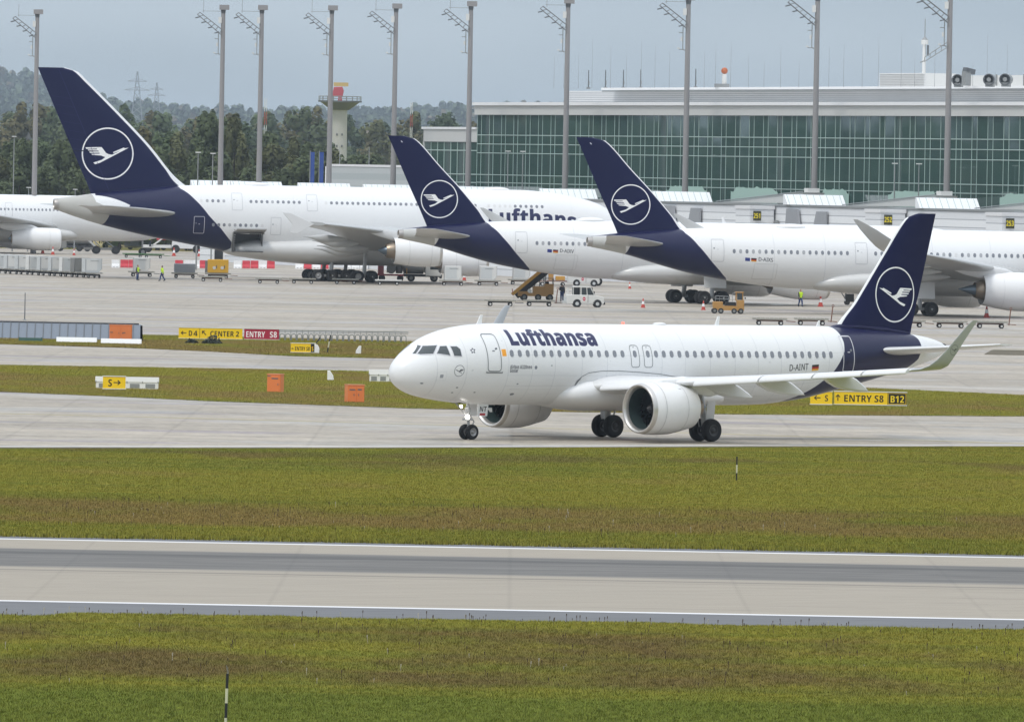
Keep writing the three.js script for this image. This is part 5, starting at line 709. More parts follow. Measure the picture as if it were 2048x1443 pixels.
// trees
{
  const tones = [[0.125, 0.155, 0.080], [0.105, 0.140, 0.085], [0.150, 0.160, 0.078], [0.130, 0.170, 0.090], [0.170, 0.155, 0.078]].map(c => new THREE.MeshPhysicalMaterial({ color: lin(...c), roughness: 1, transmission: 0.3, thickness: 0, specularIntensity: 0.1, side: THREE.DoubleSide })); const bark = std(lin(0.06, 0.05, 0.04), 0.95);
  const crownGeo = (seed, n, w, h, size, pop) => {                    // leaf clumps through an uneven set of lobes
    const r = seeded(seed), lobes = []; for (let i = 0; i < 13; i++) { const t = r(), a = r() * 6.283, rr = (0.25 + 0.75 * Math.sin(Math.PI * (0.18 + t * 0.72))) * w * 0.36 * r() ** 0.5; lobes.push([Math.cos(a) * rr, h * (0.1 + 0.82 * t), Math.sin(a) * rr, w * (pop ? 0.14 : 0.20) * (0.6 + 0.7 * r()) * (1.15 - t * 0.5), h * 0.13 * (0.7 + 0.6 * r())]); } lobes.push([0, h * 0.93, 0, w * 0.10, h * 0.1]);
    const pos = [], nn = [], idx = []; for (let i = 0; i < n; i++) { const L = lobes[Math.floor(r() * lobes.length)]; const u = r() * 2 - 1, a = r() * 6.283, q = Math.sqrt(1 - u * u), k = 0.55 + 0.5 * r() ** 0.5; const nx = q * Math.cos(a), ny = u, nzz = q * Math.sin(a); const p = [L[0] + nx * L[3] * k, L[1] + ny * L[4] * k, L[2] + nzz * L[3] * k]; const v = new THREE.Vector3(nx + (r() - 0.5) * 1.6, ny + (r() - 0.3) * 1.6, nzz + (r() - 0.5) * 1.6).normalize(), t = new THREE.Vector3(r() - 0.5, r() - 0.5, r() - 0.5).cross(v).normalize(), b = v.clone().cross(t), s = size * (0.5 + r() * 0.8), o = pos.length / 3; for (const [x, y] of [[-1, -0.6], [0.9, -0.8], [1, 0.7], [-0.2, 1]]) { pos.push(p[0] + (t.x * x + b.x * y) * s, p[1] + (t.y * x + b.y * y) * s, p[2] + (t.z * x + b.z * y) * s); nn.push(nx * 0.8 + v.x * 0.2, ny * 0.8 + 0.25, nzz * 0.8 + v.z * 0.2); } idx.push(o, o + 1, o + 2, o, o + 2, o + 3); }
    const g = new THREE.BufferGeometry(); g.setAttribute('position', new THREE.Float32BufferAttribute(pos, 3)); g.setAttribute('normal', new THREE.Float32BufferAttribute(nn, 3)); g.setIndex(idx); return g;
  };
  const crowns = [0, 1, 2, 3, 4, 5].map(i => crownGeo(100 + i, 4200, i % 3 === 2 ? 7 : 10.5, 17.5, 0.25, i % 3 === 2)); const trunkGeo = mergeGeometries([rod([0, 0, 0], [0.2, 14, 0], 0.32, 8, 0.1), rod([0, 5, 0], [2.4, 10, 0.8], 0.14, 5, 0.05), rod([0.05, 6, 0], [-2.2, 11, -0.9], 0.13, 5, 0.05), rod([0.1, 8, 0], [0.8, 13, 2], 0.1, 5, 0.04)]);
  const r = seeded(61); let i = 0; const heights = x => 18.6 + 2.2 * Math.sin(x * 0.11 + 1) + 1.2 * Math.sin(x * 0.37) - (x > -35 ? 1.6 * smooth(-35, -12, x) : 0);
  for (let row = 0; row < 4; row++) for (let x = -94 + row * 1.4; x < 3; x += 4.3 + r() * 1.7) {
    const z = -1790 - row * 22 - r() * 12, px = x + (r() - 0.5) * 1.5, tone = Math.floor(r() * r() * 5), t = thing('tree', ['mid green', 'dark bluish green', 'olive green', 'fresh green', 'brownish autumn'][tone] + ' tree ' + (px < -72 ? 'at the far left edge' : px < -52 ? 'around the tallest blue tail' : px < -38 ? 'left of the close pair of masts' : px < -24 ? 'left of the radar tower' : 'right of the radar tower') + ', ' + ['front', 'second', 'third', 'rearmost'][row] + ' row of the belt', 'tree', px, z, r() * 6.28, 'trees in the belt beyond the apron'), h = heights(px) * (0.86 + 0.2 * r()) * (row === 0 ? 0.9 : 1); const v = i++ % 6; part('trunk', trunkGeo, bark, t); const c = part('crown', crowns[v], tones[tone], t); c.position.y = row ? 1.4 : -0.9; t.scale.set(0.85 + r() * 0.3, h / 19.5, 0.85 + r() * 0.3);
  }
  // second, hazier stand beyond
  const far = [0, 1, 2].map(k => crownGeo(300 + k, 1800, 15, 25, 0.5, k === 2)); for (let row = 0; row < 3; row++) for (let x = -165 + row * 3; x < 0; x += 7.5 + r() * 3.5) { const z = -2950 - row * 90 - r() * 40, tone = Math.floor(r() * 5), t = thing('tree', 'hazy ' + ['mid green', 'dark bluish green', 'olive green', 'fresh green', 'brownish autumn'][tone] + ' tree ' + (x < -120 ? 'far left in the wood' : x < -85 ? 'right of the tallest blue tail' : x < -55 ? 'behind the close pair of masts' : x < -30 ? 'behind the radar tower' : 'left of the terminal') + ', ' + ['near', 'middle', 'far'][row] + ' row', 'tree', x, z, r() * 6.28, 'trees in the wood behind the radar tower'), h = 24 + 5 * nz(x * 0.03, 4) + 3 * r(); part('trunk', trunkGeo, bark, t); const c = part('crown', far[Math.floor(r() * 3)], tones[tone], t); c.position.y = 3; c.scale.set(1, 1, 1); t.scale.set(0.9 + r() * 0.35, h / 27, 0.9 + r() * 0.35); }
  // hills with far woods
  const FAR = 1.6, prof = x => 34 + 9 * fbm(x * 0.004, 3, 1, 3) + 20 * smooth(-290, -390, x) + 4 * Math.sin(x * 0.011), lift = y => 13.7 + (y - 13.7) * FAR; const hp = [], hi = []; const N = 120; const zs = [[-4200, 0], [-5600, 0.25], [-7200, 0.72], [-8600, 1.0], [-10500, 0.95]];
  zs.forEach(([z, k], a) => { for (let b = 0; b <= N; b++) { const x = lerp(-1800, 1800, b / N); hp.push(x * FAR, k ? lift(prof(x) * k - 0.5) : -1, z * FAR); if (a && b) { const p = a * (N + 1) + b; hi.push(p - 1 - (N + 1), p - (N + 1), p - 1, p - (N + 1), p, p - 1); } } }); const hg = new THREE.BufferGeometry(); hg.setAttribute('position', new THREE.Float32BufferAttribute(hp, 3)); hg.setIndex(hi); hg.computeVertexNormals(); structure('hills', hg, std(lin(0.05, 0.065, 0.025), 0.95, { side: THREE.DoubleSide }), 'low wooded hills on the horizon');
  const gFar = [crownGeo(501, 170, 15, 20, 1.7, false), crownGeo(502, 170, 12, 23, 1.6, true)]; const Q = new THREE.Object3D(), col = new THREE.Color();
  gFar.forEach((g, k) => { const pts = []; for (let j = 0; j < 2600; j++) { const x = lerp(-470, 40, r()), band = r(); const z = band < 0.22 ? lerp(-4000, -5600, r()) : lerp(-6600, -9000, r()), a = zs.findIndex(q => q[0] < z), p0 = a > 0 ? zs[a - 1] : [-4000, 0], kk = a > 0 ? lerp(p0[1], zs[a][1], (z - p0[0]) / (zs[a][0] - p0[0])) : 0; if (Math.abs(x + 375) < 22 && z > -8000 && z < -6800) continue; pts.push([x, prof(x) * kk, z]); }
    for (let j = 0; j < 260; j++) pts.push([lerp(-660, -330, r()), 0, lerp(-2120, -2320, r())]);
    const im = new THREE.InstancedMesh(g, std(0xffffff, 0.95, { side: THREE.DoubleSide }), pts.length); pts.forEach((p, j) => { const hill = p[2] < -3000, F = hill ? FAR : 1; Q.position.set(p[0] * F, hill ? lift(p[1] - 1) : -1, p[2] * F); Q.rotation.set(0, r() * 6.28, 0); const s = (0.7 + r() * 0.45) * F; Q.scale.set(s, s * (0.85 + r() * 0.3), s); Q.updateMatrix(); im.setMatrixAt(j, Q.matrix); const v = 0.8 + r() * 0.5, au = r() < 0.1; im.setColorAt(j, col.setRGB(0.075 * v * (au ? 1.7 : 1), 0.100 * v, 0.055 * v)); }); im.name = numbered('far_forest'); im.userData = { kind: 'stuff', label: 'distant mixed woods on the hills', category: 'forest' }; shadows(im); scene.add(im); });
}
// ---------------------------------------------------------------- signs, cabinets and markers beside the taxiways
{
  const YEL = '#f4cb04', arrow = (c, x, y, s, ang) => { c.save(); c.translate(x, y); c.rotate(ang); c.lineWidth = s * 0.16; c.strokeStyle = c.fillStyle; c.beginPath(); c.moveTo(s * 0.5, 0); c.lineTo(-s * 0.42, 0); c.stroke(); c.beginPath(); c.moveTo(-s * 0.12, -s * 0.34); c.lineTo(-s * 0.48, 0); c.lineTo(-s * 0.12, s * 0.34); c.stroke(); c.restore(); };
  const frame = std(lin(0.70, 0.70, 0.66), 0.6), back = std(lin(0.45, 0.45, 0.44), 0.7);
  const txt = (c, s, x, y, size, w) => { c.save(); c.font = `bold ${size}px sans-serif`; c.textAlign = 'center'; c.textBaseline = 'middle'; c.translate(x, y); const m = c.measureText(s).width; if (w) c.scale(w / m, 1); c.fillText(s, 0, size * 0.05); c.restore(); };
  const sign = (o, w, h, x, draw, ppm = 110) => { const t = canvasTex(Math.round(w * ppm), Math.round(h * ppm), draw); const f = std(0xffffff, 0.45, { map: t }); part('sign_face', new THREE.BoxGeometry(w, h, 0.16), [back, back, back, back, f, back], o).position.set(x + w / 2, 0.14 + h / 2, 0); part('sign_frame', [bx(w + 0.06, 0.05, 0.22, x + w / 2, 0.14 + h + 0.025, 0), bx(w + 0.06, 0.05, 0.22, x + w / 2, 0.115, 0)], frame, o); for (const k of [0.15, 0.85]) part('leg', bx(0.06, 0.16, 0.08, x + w * k, 0.05, 0), back, o); };
  const S1 = thing('taxiway_sign', 'wide yellow taxiway sign with D4 and CENTER 2', 'sign', -25.9, -891.6, 0, 'taxiway signs');
  sign(S1, 4.95, 0.80, 0, (c, w, h) => { c.fillStyle = YEL; c.fillRect(0, 0, w, h); c.fillStyle = '#1c1a10'; c.fillRect(w * 0.328, 0, 3, h); arrow(c, w * 0.08, h / 2, h * 0.5, 0); txt(c, 'D', w * 0.185, h / 2, h * 0.72, h * 0.42); txt(c, '4', w * 0.265, h / 2, h * 0.72, h * 0.40); arrow(c, w * 0.40, h * 0.48, h * 0.52, Math.PI / 4); txt(c, 'CENTER 2', w * 0.72, h / 2, h * 0.72, w * 0.46); });
  const S2 = thing('runway_entry_sign', 'red sign reading ENTRY beside the wide yellow sign', 'sign', -20.85, -893.2, 0, 'taxiway signs');
  sign(S2, 2.7, 0.78, 0, (c, w, h) => { c.fillStyle = '#a8173a'; c.fillRect(0, 0, w, h); c.fillStyle = '#f3eef0'; txt(c, 'ENTRY', w * 0.32, h / 2, h * 0.82, w * 0.56); txt(c, 'S8', w * 0.84, h / 2, h * 0.82, w * 0.22); });
  const S3 = thing('taxiway_sign', 'small yellow ENTRY S8 sign half sunk in the grass', 'sign', -16.1, -835.3, 0, 'taxiway signs');
  sign(S3, 1.72, 0.62, 0, (c, w, h) => { c.fillStyle = YEL; c.fillRect(0, 0, w, h); c.fillStyle = '#1c1a10'; arrow(c, w * 0.09, h * 0.62, h * 0.3, 0); txt(c, 'ENTRY S8', w * 0.49, h * 0.6, h * 0.62, w * 0.64); c.fillRect(w * 0.85, 0, w * 0.15, h); c.fillStyle = YEL; txt(c, 'S', w * 0.925, h * 0.58, h * 0.7, w * 0.09); }); part('end_fairing', extr([[0, 0.1], [0.28, 0.1], [0.3, 0.4], [0.18, 0.64], [0, 0.7]], 0.3, 0.03).translate(1.76, 0, 0), M.cap, S3);
  const S4 = thing('taxiway_sign', 'yellow sign with S and an arrow to the right, left in the picture', 'sign', -24.48, -688.3, 0, 'taxiway signs');
  sign(S4, 1.36, 0.70, 0, (c, w, h) => { c.fillStyle = YEL; c.fillRect(0, 0, w, h); c.fillStyle = '#1c1a10'; txt(c, 'S', w * 0.32, h / 2, h * 0.84, h * 0.38); arrow(c, w * 0.62, h / 2, h * 0.56, Math.PI); });
  const S5 = thing('taxiway_sign', 'yellow sign with S and an arrow to the left under the airliner tail', 'sign', 17.72, -681.3, 0, 'taxiway signs');
  sign(S5, 1.3, 0.72, 0, (c, w, h) => { c.fillStyle = YEL; c.fillRect(0, 0, w, h); c.fillStyle = '#2a2614'; arrow(c, w * 0.33, h / 2, h * 0.5, 0); txt(c, 'S', w * 0.74, h / 2, h * 0.7, h * 0.32); });
  const S6 = thing('taxiway_sign', 'yellow and black sign with ENTRY S8 and B12', 'sign', 19.18, -682.5, 0, 'taxiway signs');
  sign(S6, 4.3, 0.72, 0, (c, w, h) => { c.fillStyle = YEL; c.fillRect(0, 0, w, h); c.fillStyle = '#1c1a10'; arrow(c, w * 0.05, h / 2, h * 0.5, Math.PI / 2); txt(c, 'ENTRY S8', w * 0.405, h / 2, h * 0.78, w * 0.56); c.fillRect(w * 0.735, 0, w * 0.265, h); c.strokeStyle = '#e9c21a'; c.lineWidth = h * 0.05; c.strokeRect(w * 0.745, h * 0.06, w * 0.245, h * 0.88); c.fillStyle = '#f0cf1e'; txt(c, 'B12', w * 0.868, h / 2, h * 0.78, w * 0.20); });

  // grey shed with leaning metal wall
  const shed = thing('metal_shed', 'long low grey shed with leaning ribbed metal wall at the left', 'shed', -28.3, -878.3, 0), blueGrey = std(lin(0.17, 0.20, 0.245), 0.5, { metalness: 0.2 });
  part('body', extr([[0, 0], [0, 1.25], [-4, 1.25], [-4, 0]], 22).rotateY(-Math.PI / 2).translate(-11.6, 0, -1.15), blueGrey, shed);
  for (let i = 0; i < 34; i++) { const p = part('wall_panel', bx(0.60, 1.5, 0.05, -i * 0.625 - 0.4, 0.66, -0.55, 0, 0, -0.62), blueGrey, shed); part('seam', bx(0.05, 1.54, 0.11, -i * 0.625 - 0.715, 0.675, -0.53, 0, 0, -0.62), M.steelDark, shed); }
  part('ridge_cap', bx(22.2, 0.12, 0.3, -11.4, 1.32, -1.1), std(lin(0.06, 0.065, 0.08), 0.5), shed); part('gable', extr([[0.1, 0], [-1.25, 1.25], [-3, 1.25], [-3, 0]], 0.1).rotateY(-Math.PI / 2).scale(1, 1, -1).translate(0, 0, 0), blueGrey, shed);
  const orange = gloss(lin(0.74, 0.20, 0.05), 0.45);
  const cab = (label, x, z, w, h, d, turn, doors, plinth) => { const o = thing('orange_cabinet', label, 'cabinet', x, z, turn, 'orange airfield cabinets'); part('plinth', bx(w * 0.92, plinth + 0.02, d * 0.9, 0, plinth / 2, 0), back, o); part('body', rbx(w, h, d, 0.02, 0, plinth + h / 2, 0), orange, o); part('lid', bx(w + 0.05, 0.05, d + 0.05, 0, plinth + h + 0.03, 0), gloss(lin(0.74, 0.26, 0.10), 0.5), o); for (let i = 0; i < doors; i++) { part('door', rbx(w / doors - 0.05, h - 0.12, 0.03, 0.01, -w / 2 + (i + 0.5) * w / doors, plinth + h / 2 - 0.02, d / 2 + 0.012), orange, o); part('handle', bx(0.03, 0.12, 0.04, -w / 2 + (i + 0.5) * w / doors + (i ? -1 : 1) * (w / doors / 2 - 0.14), plinth + h * 0.45, d / 2 + 0.04), M.steelDark, o); } return o; };
  const c0 = cab('wide orange double cabinet standing in front of the grey shed', -29.85, -875.9, 1.72, 1.08, 0.6, 0, 2, 0.18);
  const c1 = cab('narrow orange cabinet on the grass island, left of the other', -14.2, -691.3, 0.86, 1.06, 0.6, -0.35, 1, 0.03), c2 = cab('wider orange cabinet on the grass island near the airliner nose', -9.1, -666.3, 1.0, 0.98, 0.7, 0.3, 2, 0.03);
  const strip = (c, x, y, z, w, h) => part('label_strip', bx(w, h, 0.01, x, y, z), M.steelDark, c); strip(c1, 0.08, 0.86, 0.335, 0.42, 0.07); strip(c2, -0.24, 0.76, 0.385, 0.34, 0.07); strip(c2, 0.2, 0.77, 0.385, 0.24, 0.08); strip(c1, -0.3, 1.0, 0.335, 0.2, 0.05); strip(c0, -0.7, 0.72, 0.345, 0.2, 0.05); strip(c0, 0.25, 0.70, 0.345, 0.2, 0.05);
  // white equipment housings
  const hou = (label, x, z, w, h, d, n) => { const o = thing('equipment_housing', label, 'housing', x, z, 0, 'white equipment housings'); part('base', bx(w, h * 0.6, d, 0, h * 0.3, 0), M.cap, o); part('roof', extr([[-d / 2 - 0.04, 0], [d / 2 + 0.04, 0], [d / 2 - 0.06, h * 0.4], [-d / 2 + 0.06, h * 0.4]], w + 0.08).rotateY(Math.PI / 2).translate(0, h * 0.6, 0), M.boxWhite, o); for (let i = 0; i < n; i++) part('vent_panel', bx(w / n * 0.62, h * 0.34, 0.02, (i + 0.5) * w / n - w / 2, h * 0.3, d / 2 + 0.012), M.galv, o); for (let i = 0; i <= n; i++) part('bracket', bx(0.05, 0.1, d + 0.1, -w / 2 + i * w / n, h * 0.6, 0), M.galv, o); };
  hou('long white housing behind the S arrow sign', -23.2, -693.6, 3.75, 0.74, 0.8, 4); hou('white housing just left of the airliner nose', -7.6, -731.5, 2.9, 0.78, 0.8, 5);
  [[-32.8, -865.2, 'left'], [-29.35, -862.4, 'right']].forEach(([x, z, w]) => { const o = thing('concrete_barrier', w + ' of two white concrete barriers before the grey shed', 'barrier', x, z, 0, 'white barriers before the shed'); part('block', extr([[-0.3, 0], [0.3, 0], [0.22, 0.18], [0.1, 0.42], [-0.1, 0.42], [-0.22, 0.18]], 3.05, 0.02).rotateY(Math.PI / 2), M.cap, o); part('lifting_eye', new THREE.TorusGeometry(0.06, 0.015, 6, 12).translate(0, 0.44, 0), M.galv, o); });
  const gb = thing('green_hurdle', 'low green metal hurdle left of the white barriers', 'hurdle', -36.3, -865.8); const gm = std(lin(0.06, 0.13, 0.11), 0.6); part('panel', bx(1.8, 0.24, 0.05, 0, 0.22, 0), gm, gb); for (const x of [-0.85, 0.85]) part('post', bx(0.07, 0.38, 0.07, x, 0.19, 0), gm, gb);
  // tubular hoop fence
  const fe = thing('hoop_fence', 'grey tubular fence with hoops right of the red sign', 'fence', -18.2, -893.2, Math.atan2(2.1, 10) * 1); const L = 10.3; part('top_rail', [rod([0, 0.86, 0], [L, 0.86, 0], 0.05, 6)], M.galv, fe); part('rail', rod([0, 0.72, 0], [L, 0.72, 0], 0.025, 6), M.galv, fe);
  const hoop = new THREE.TubeGeometry(new THREE.CatmullRomCurve3([[-0.17, 0, 0], [-0.17, 0.4, 0], [-0.13, 0.56, 0], [0, 0.6, 0], [0.13, 0.56, 0], [0.17, 0.4, 0], [0.17, 0, 0]].map(p => new THREE.Vector3(...p))), 16, 0.034, 5);
  for (let i = 0; i < 22; i++) { const h = part('hoop', hoop, M.galv, fe); h.position.x = 0.3 + i * 0.46; part('post', rod([0.07 + i * 0.46, 0, 0], [0.07 + i * 0.46, 0.92, 0], 0.022, 5), M.galv, fe); }
    // striped marker poles
  const pole = (label, x, z, h, n, r, lean, flip) => { const o = thing('striped_pole', label, 'marker pole', x, z, 0, 'black and white marker poles'); for (let i = 0; i < n; i++) part((i + flip) % 2 ? 'white_band' : 'black_band', cyl(r, r, h / n, 10, 0, (i + 0.5) * h / n, 0), (i + flip) % 2 ? std(lin(0.60, 0.58, 0.42), 0.7) : M.black, o); o.rotation.z = lean; return o; };
  pole('leaning black and white pole behind the small yellow sign', -15.0, -862, 0.98, 2, 0.05, -0.62, 1); pole('upright black and white pole right of the small yellow sign', -13.5, -838.3, 1.38, 3, 0.05, -0.17, 0);
  pole('black and white marker pole on the grass behind the runway', 10.1, -511.8, 1.10, 3, 0.035, 0, 0); { const f = pole('black and white marker pole in the foreground grass', -6.75, -277, 1.42, 4, 0.035, -0.02, 1); part('wire', rod([0, 1.42, 0], [-0.03, 1.62, 0], 0.006, 4), M.galv, f); part('wire', rod([0.02, 1.42, 0], [0.0, 1.58, 0], 0.006, 4), M.galv, f); }
  [[-11.2, -836.4, 'white fin-shaped lamp hood on the far grass island', 1], [-11.55, -733.1, 'white fin-shaped lamp hood on the near grass island', -1]].forEach(([x, z, l, f]) => { const o = thing('lamp_hood', l, 'lamp hood', x, z, 0, 'white lamp hoods'); part('shell', extr([[-0.18 * f, 0], [0.18 * f, 0], [0.18 * f, 0.62], [0.05 * f, 0.6], [-0.14 * f, 0.3]].sort((a, b) => 0), 0.3, 0.03), M.cap, o); part('foot', bx(0.44, 0.06, 0.4, 0, 0.03, 0), M.galv, o); });
  const wp = thing('thin_pole', 'thin dark pole standing on the concrete above the grey shed', 'pole', -41.8, -984.3); part('shaft', cyl(0.035, 0.05, 2.35, 8, 0, 1.17, 0), M.steelDark, wp); part('base', cyl(0.14, 0.16, 0.08, 12, 0, 0.04, 0), M.galv, wp);
  const sl = thing('concrete_slab', 'low weathered concrete slab at the right edge of the apron', 'slab', 41.5, -893, -0.1); part('block', extr([[-4.8, 0], [-4.2, 0.36], [5, 0.36], [5, 0]], 3), std(lin(0.24, 0.22, 0.18), 0.95), sl); part('edge', bx(9, 0.03, 3.04, 0.4, 0.375, 0), std(lin(0.28, 0.26, 0.2), 0.95), sl);
  // dark bushes on the far island
  const r = seeded(8); [[-22.7, -869.7, 1.5, 0.75, 'dark bushy clump below the wide yellow sign'], [-24.3, -871, 1.0, 0.4, 'low dark clump left of the bush below the yellow sign']].forEach(([x, z, w, h, l]) => { const o = thing('shrub', l, 'shrub', x, z); const pos = [], nn = [], id = []; for (let i = 0; i < 420; i++) { const a = r() * 6.28, q = Math.sqrt(r()) * w / 2, y = r() * h * (1 - (q / (w / 2)) ** 2 * 0.8), k = pos.length / 3, s = 0.06 + r() * 0.06, v = new THREE.Vector3(r() - 0.5, r(), r() - 0.5).normalize(), t = new THREE.Vector3(r() - 0.5, r() - 0.5, r() - 0.5).cross(v).normalize(), b = v.clone().cross(t); for (const [u, e] of [[-1, -1], [1, -1], [0, 1.4]]) { pos.push(Math.cos(a) * q + (t.x * u + b.x * e) * s, y + (t.y * u + b.y * e) * s, Math.sin(a) * q + (t.z * u + b.z * e) * s); nn.push(v.x, v.y, v.z); } id.push(k, k + 1, k + 2); } const g = new THREE.BufferGeometry(); g.setAttribute('position', new THREE.Float32BufferAttribute(pos, 3)); g.setAttribute('normal', new THREE.Float32BufferAttribute(nn, 3)); g.setIndex(id); part('foliage', g, std(lin(0.05, 0.06, 0.045), 0.95, { side: THREE.DoubleSide }), o); part('stem', [rod([0, 0, 0], [0.2, h * 0.7, 0], 0.03, 5), rod([0, 0, 0], [-0.25, h * 0.6, 0.1], 0.03, 5)], M.mast, o); });
}
// ---------------------------------------------------------------- ground support on the apron
Object.assign(M, { gseYellow: gloss(lin(0.55, 0.28, 0.03), 0.5), ochre: gloss(lin(0.42, 0.22, 0.05), 0.55), vanWhite: gloss(lin(0.68, 0.68, 0.65), 0.35), boxYellow: gloss(lin(0.75, 0.42, 0.02), 0.45), alu: std(lin(0.60, 0.62, 0.62), 0.45, { metalness: 0.25 }), aluDark: std(lin(0.22, 0.22, 0.21), 0.6, { metalness: 0.2 }), deck: std(lin(0.32, 0.31, 0.27), 0.7), rust: std(lin(0.20, 0.09, 0.06), 0.8), gseRed: gloss(lin(0.45, 0.05, 0.06), 0.5), gseGreen: std(lin(0.07, 0.17, 0.06), 0.7), rubber: std(lin(0.02, 0.02, 0.022), 0.8), hiviz: std(lin(0.55, 0.80, 0.03), 0.8), trousers: std(lin(0.02, 0.045, 0.14), 0.85), darkCloth: std(lin(0.02, 0.025, 0.035), 0.85), skinTone: std(lin(0.42, 0.25, 0.17), 0.7), hair: std(lin(0.03, 0.022, 0.018), 0.9), autoGlass: new THREE.MeshPhysicalMaterial({ color: lin(0.04, 0.05, 0.055), roughness: 0.08 }), coneRed: std(lin(0.50, 0.06, 0.04), 0.6), barrierRed: std(lin(0.60, 0.05, 0.07), 0.6) });
const wheelG = (r, w) => cyl(r, r, w, 18, 0, 0, 0, Math.PI / 2);
function wheels(o, list, r, w, rim = M.boxWhite) { const g = wheelG(r, w), h = cyl(r * 0.5, r * 0.5, w * 1.04, 14, 0, 0, 0, Math.PI / 2); for (const [x, z] of list) { const t = part('tyre', g, M.rubber, o); t.position.set(x, r, z); const q = part('rim', h, rim, o); q.position.set(x, r, z); } }
const cloneMap = {};
function again(key, build, name, label, cat, x, z, turn, group, y = 0) { if (cloneMap[key]) return dup(cloneMap[key], x, z, turn, label, group, y); const o = thing(name, label, cat, x, z, turn, group, y); build(o); cloneMap[key] = o; return o; }
// flat dolly: deck, rollers, towbar, four wheels
const dollyBuild = (deckMat, frameMat) => o => { part('deck', [bx(3.0, 0.1, 1.7, 0, 0.55, 0), bx(3.1, 0.14, 0.08, 0, 0.58, 0.86), bx(3.1, 0.14, 0.08, 0, 0.58, -0.86)], deckMat, o); part('chassis', [bx(2.4, 0.12, 0.5, 0, 0.42, 0), bx(0.3, 0.2, 1.3, 1.0, 0.36, 0), bx(0.3, 0.2, 1.3, -1.0, 0.36, 0)], frameMat, o); for (let i = 0; i < 7; i++) part('roller', cyl(0.04, 0.04, 1.5, 8, -1.2 + i * 0.4, 0.62, 0, Math.PI / 2), M.metal, o); part('towbar', [rod([1.5, 0.4, 0], [2.35, 0.35, 0], 0.04, 6)], frameMat, o); wheels(o, [[-1.0, 0.65], [-1.0, -0.65], [1.0, 0.65], [1.0, -0.65]], 0.21, 0.16); };
const dolly = (label, x, z, turn, kind = 0) => again('dolly' + kind, dollyBuild([M.deck, M.deck, M.boxWhite, M.gseGreen][kind], [M.darkMetal, M.rust, M.darkMetal, M.gseGreen][kind]), 'cargo_dolly', label, 'dolly', x, z, turn, 'flat cargo dollies');
const uldBuild = m => o => { part('shell', extr([[-1.0, 0.0], [0.62, 0.0], [1.0, 0.42], [1.0, 1.62], [-1.0, 1.62]], 1.5, 0.02), m, o); part('door_curtain', bx(1.3, 1.3, 0.03, -0.2, 0.85, 0.765), m === M.aluDark ? M.aluDark : m === M.alu ? M.boxWhite : M.alu, o); part('rail', [bx(2.04, 0.06, 1.54, 0, 0.0, 0), bx(0.06, 1.6, 0.06, -1.0, 0.8, 0.76), bx(0.06, 1.2, 0.06, 1.0, 1.02, 0.76)], M.metal, o); part('stripe', bx(1.0, 0.06, 0.02, 0.1, 1.35, 0.79), M.galv, o); };
const uld = (label, x, z, turn, kind = 0, y = 0.66) => again('uld' + kind, uldBuild([M.alu, M.aluDark, M.boxWhite][kind]), 'cargo_container', label, 'container', x, z, turn, 'aluminium cargo containers', y);
